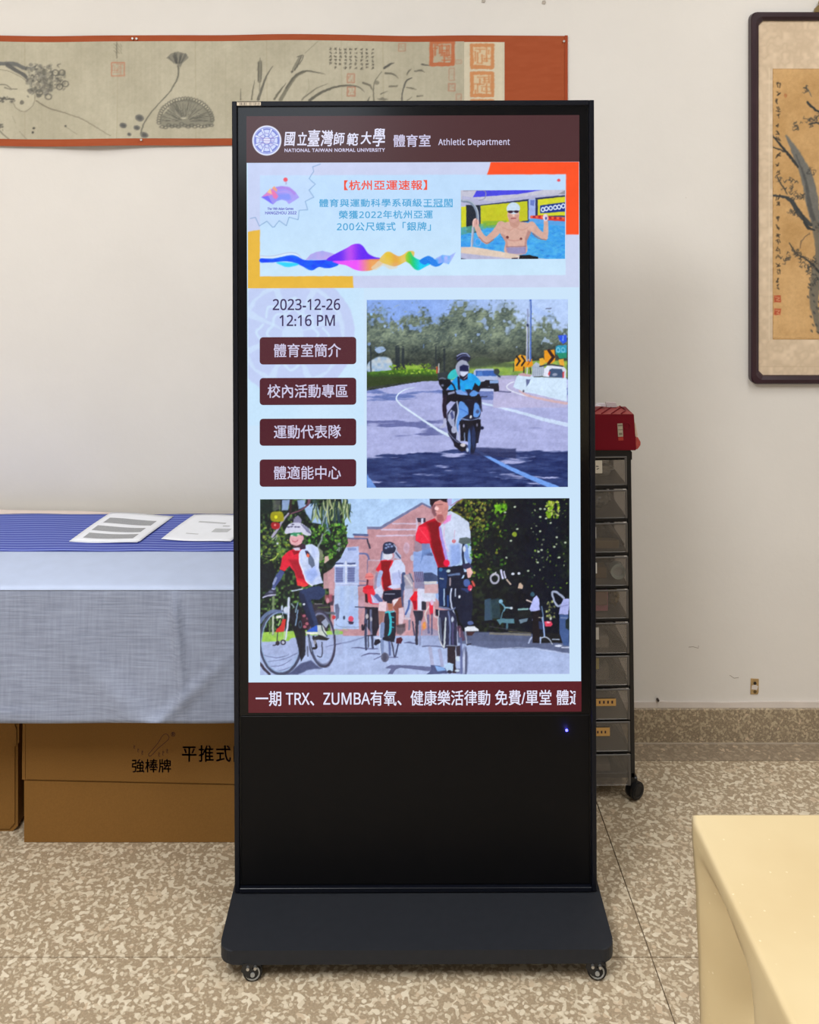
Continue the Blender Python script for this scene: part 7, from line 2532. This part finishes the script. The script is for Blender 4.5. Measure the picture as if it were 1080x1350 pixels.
# ---- red box on the cart
Mc = Matrix.Translation(cart.location) @ Matrix.Rotation(-0.0125, 4, 'Y')
tl = Mc @ Vector((0, 0, ztop))
RB_D = 2.412
rs = F / RB_D
rx1, rz0, rz1 = (838.8 - CX) / rs, EYE - (589.0 - H0) / rs, EYE - (545.0 - H0) / rs
rx0 = rx1 - 0.30
rb = thing('red_box', 'red box with ribbed lid standing on top of the drawer cart', 'box', ((rx0 + rx1) / 2, RB_D, ztop + 0.0008 - 0.0002))
rq = rb.location
hh = rz1 - rq.z
M_red = simple('red_plastic', (112, 6, 26), 0.5, 0, 0.08, 12, 0.05, 200, 0.2)
M_redl = simple('red_lid', (150, 52, 50), 0.5, 0, 0.08, 30)
hw = (rx1 - rx0) / 2
bm = bmesh.new()
pf_ = [(-hw, 0.0), (hw + 0.001, 0.0), (hw - 0.005, hh - 0.002), (-hw, hh - 0.002)]
prism(bm, pf_, 0.0, 0.080)
bmesh.ops.bevel(bm, geom=bm.edges[:], offset=0.0018, segments=2, affect='EDGES')
obj('case', bm, M_red, rb)
bm = bmesh.new()
n = 6


def lidz(v):
    return hh - 0.001 + 0.0006 * v


A = []
for i in range(n + 1):
    v = i / n
    y = 0.001 + 0.077 * v
    A.append([bm.verts.new((-hw, y, lidz(v))), bm.verts.new((hw - 0.006 - 0.012 * v, y, lidz(v) - 0.001))])
base_ = [bm.verts.new((-hw, 0.001, hh - 0.003)), bm.verts.new((hw - 0.006, 0.001, hh - 0.003)), bm.verts.new((hw - 0.018, 0.078, hh - 0.003)), bm.verts.new((-hw, 0.078, hh - 0.003))]
for i in range(n):
    bm.faces.new((A[i][0], A[i][1], A[i + 1][1], A[i + 1][0]))
bm.faces.new(base_[::-1])
bm.faces.new((base_[0], base_[1], A[0][1], A[0][0]))
bm.faces.new([base_[1], base_[2]] + [A[i][1] for i in range(n, -1, -1)])
bm.faces.new((base_[2], base_[3], A[n][0], A[n][1]))
bm.faces.new([base_[3], base_[0]] + [A[i][0] for i in range(0, n + 1)])
lid = obj('lid', bm, M_redl, rb)
for k in range(12):
    xx = -hw + 0.02 + k * 0.024
    pts = []
    for i in range(n + 1):
        v = i / n
        pts.append((min(xx + 0.045 * (v) - 0.02, hw - 0.010 - 0.012 * v), 0.002 + 0.074 * v, lidz(v) + 0.0003))
    obj('rib', tube(bmesh.new(), pts, 0.0016, 6), M_red, lid)
q0 = lambda px, py: ((px - CX) / rs - rq.x, EYE - (py - H0) / rs - rq.z)
for nm, pts, c in (('price_label', [(814, 558.5), (820.8, 558), (821.6, 575.5), (815, 575.8)], (176, 164, 140)), ('price_label_foot', [(815.2, 576.5), (821.8, 576.3), (822.2, 580.5), (815.6, 580.8)], (172, 52, 38))):
    bm = bmesh.new()
    prism(bm, [q0(*p) for p in pts], -0.0008, 0.0004)
    o = obj(nm, bm, simple(nm + '_mat', c, 0.6), rb)
    if nm == 'price_label':
        RF_ = lambda X, Y: tuple(map(np.array, zip(*[(q0(a, b_)[0], -0.0010, q0(a, b_)[1]) for a, b_ in zip(np.atleast_1d(X), np.atleast_1d(Y))])))
        ribbon('label_marks', [([(814.6, 561), (820.6, 560.6)], 2.0), ([(815, 566.6), (821, 566.4)], 1.0), ([(816, 572), (820.5, 571.8)], 3.0)], RF_, simple('label_taupe', (122, 110, 92), 0.7), o)
bm = bmesh.new()
cx0, cz0 = q0(826.5, 561.5)
torus(bm, (cx0, 0.0, cz0), (0, 1, 0), 0.0075, 0.0012, 24, 6)
obj('embossed_ring', bm, M_red, rb)
# torn cream and red strap end at the right side of the box
bm = bmesh.new()
prism(bm, [(hw - 0.0035, 0.064), (hw - 0.001, 0.066), (hw + 0.0045, 0.038), (hw + 0.0035, 0.030), (hw - 0.0005, 0.034)], 0.004, 0.014)
obj('strap', bm, simple('cream_strap', (206, 184, 160), 0.6, var=0.15, scale=200), rb)
bm = bmesh.new()
prism(bm, [(hw - 0.001, 0.030), (hw + 0.005, 0.032), (hw + 0.012, 0.020), (hw + 0.0115, 0.012), (hw + 0.006, 0.007), (hw + 0.004, 0.0015), (hw - 0.001, 0.004)], 0.002, 0.020)
bmesh.ops.bevel(bm, geom=bm.edges[:], offset=0.001, segments=1, affect='EDGES')
obj('strap_knot', bm, simple('faded_red_strap', (176, 72, 62), 0.55, var=0.2, scale=200), rb)
# white cards on the lid
for (pts, ly, c, lb) in (([(781, 536), (781, 530), (786, 533.5), (793, 535.6)], 0.020, (224, 222, 226), 'white card scrap at the left of the red lid'),
                         ([(785.5, 535.2), (787, 532.0), (797.5, 532.2), (799.5, 536.2)], 0.03, (216, 210, 216), 'folded white card in the middle of the red lid'),
                         ([(800.2, 536.8), (799.0, 530.5), (812, 531), (814.2, 537.8)], 0.04, (206, 194, 194), 'upright pale pink-white card on the red lid')):
    yy = RB_D + ly + 0.022
    ss = F / yy
    zz0 = rq.z + lidz(0.5) + 0.001
    X_ = [((p[0] - CX) / ss, EYE - (p[1] - H0) / ss) for p in pts]
    lo_ = zz0
    X_ = [(x, max(0.0, z - lo_)) for x, z in X_]
    bm = bmesh.new()
    mx = sum(x for x, _ in X_) / len(X_)
    prism(bm, [(x - mx, z * 1.0) for x, z in X_], 0.0, 0.008)
    o = obj('card_scrap', bm, simple('white_card', c, 0.6))
    o.location = (mx, yy, lo_)
    tag(o, lb, 'card', 'white cards on the red box')

# ================================================================== yellow table at the right
YZ = 0.745
YD = F * (EYE - YZ) / (1075.5 - H0)
YX = (918.0 - CX) * YD / F
yt = thing('side_table', 'table hidden under the glossy yellow cloth in the right foreground', 'table', (YX + 0.45, YD - 0.45, 0))
yo = yt.location
obj('tabletop', nbox(-0.444, 0.75, -0.75, 0.444, YZ - 0.026, YZ - 0.003, 0.004), M_top, yt)
for sx, sy in ((-0.24, 0.32), (0.66, 0.32), (-0.24, -0.66), (0.66, -0.66)):
    obj('leg', tube(bmesh.new(), [(sx, sy, 0), (sx, sy, YZ - 0.026)], 0.014, 12), M_leg, yt)


def yellow_mat():
    m, t, b = nt('yellow_vinyl_cloth')
    co = N(t, 'ShaderNodeTexCoord')
    n1 = N(t, 'ShaderNodeTexNoise', Scale=7.0, Detail=4.0)
    n2 = N(t, 'ShaderNodeTexNoise', Scale=90.0, Detail=4.0)
    v = N(t, 'ShaderNodeTexVoronoi', Scale=60.0)
    for n in (n1, n2, v):
        t.links.new(co.outputs['Object'], n.inputs['Vector'])
    c = ramp(t, n1.outputs[0], [(0.3, rgba((190, 169, 128))), (0.7, rgba((197, 178, 138)))])
    sp = ramp(t, v.outputs['Distance'], [(0.0, (0.6, 0.6, 0.6)), (0.10, (0, 0, 0))])
    t.links.new(mixc(t, sp, c, rgba((232, 222, 190))), b.inputs['Base Color'])
    b.inputs['Roughness'].default_value = 0.42
    b.inputs['Specular IOR Level'].default_value = 0.45
    bump(t, b, n2.outputs[0], 0.12, 0.0006)
    return m


M_yel = yellow_mat()
# one continuous cloth: the top and the skirt round the edge
per = []                       # edge of the table top, walked round
W2, E2 = 1.20, 1.20
rc = 0.006
def edge(s):                    # s in 0..1 along left side (front->back) then back side (left->right)
    tot = E2 + W2
    d = s * tot
    if d < E2:
        return (YX, YD - E2 + d, (-1, 0))
    return (YX + d - E2, YD, (0, 1))


bm = bmesh.new()
nS, nD = 260, 34
rowsv = []
HANG = 0.34
for i in range(nS + 1):
    s = i / nS
    tot = E2 + W2
    d = s * tot
    dist = d - E2                     # <0 on left side, >0 on back side; 0 is the corner
    # outward direction turns smoothly round the corner
    t_ = max(-1, min(1, dist / 0.012))
    ang = math.pi - (t_ + 1) / 2 * math.pi / 2
    nx, ny = math.cos(ang), math.sin(ang)
    if dist < 0:
        ex, ey = YX, YD + dist
    else:
        ex, ey = YX + dist, YD
    col = []
    for j in range(nD + 1):
        v = j / nD
        if v < 0.08:
            a = v / 0.08 * math.pi / 2
            o_out, dz = rc * math.sin(a), -rc * (1 - math.cos(a))
        else:
            k = (v - 0.08) / 0.92
            dz = -rc - k * HANG
            cor = math.exp(-(dist / 0.020) ** 2)
            hollow = -0.120 * math.exp(-((dist + 0.105) / 0.055) ** 2) * min(1, max(0, k - 0.07) / 0.18) ** 0.8 * (1 - 0.75 * max(0, min(1, (k - 0.50 - 0.05 * math.sin(dist * 90)) / 0.25)))
            ridge = 0.020 * math.exp(-((dist + 0.235) / 0.05) ** 2) * k
            hollow2 = -0.060 * math.exp(-((dist + 0.34) / 0.07) ** 2) * min(1, max(0, k - 0.07) / 0.25)
            wob = 0.010 * math.sin(dist * 30) * k * (1 - cor) * (1 if dist > 0 else 0.4)
            o_out = rc + hollow + ridge + hollow2 + wob + 0.002 * cor * k - 0.018 * cor * k ** 1.4
        col.append(bm.verts.new((ex + nx * o_out, ey + ny * o_out, YZ + dz)))
    rowsv.append(col)
for i in range(nS):
    for j in range(nD):
        bm.faces.new((rowsv[i][j], rowsv[i][j + 1], rowsv[i + 1][j + 1], rowsv[i + 1][j]))
# top surface
ncorner = [r[0] for r in rowsv]
cen = bm.verts.new((YX + W2, YD - E2, YZ))
bm.faces.new(ncorner + [cen])
o = obj('tablecloth', bm, M_yel, None, smooth=False)
for p in o.data.polygons:
    p.use_smooth = len(p.vertices) == 4
tag(o, 'glossy pale yellow cloth over the table in the right foreground', 'tablecloth')
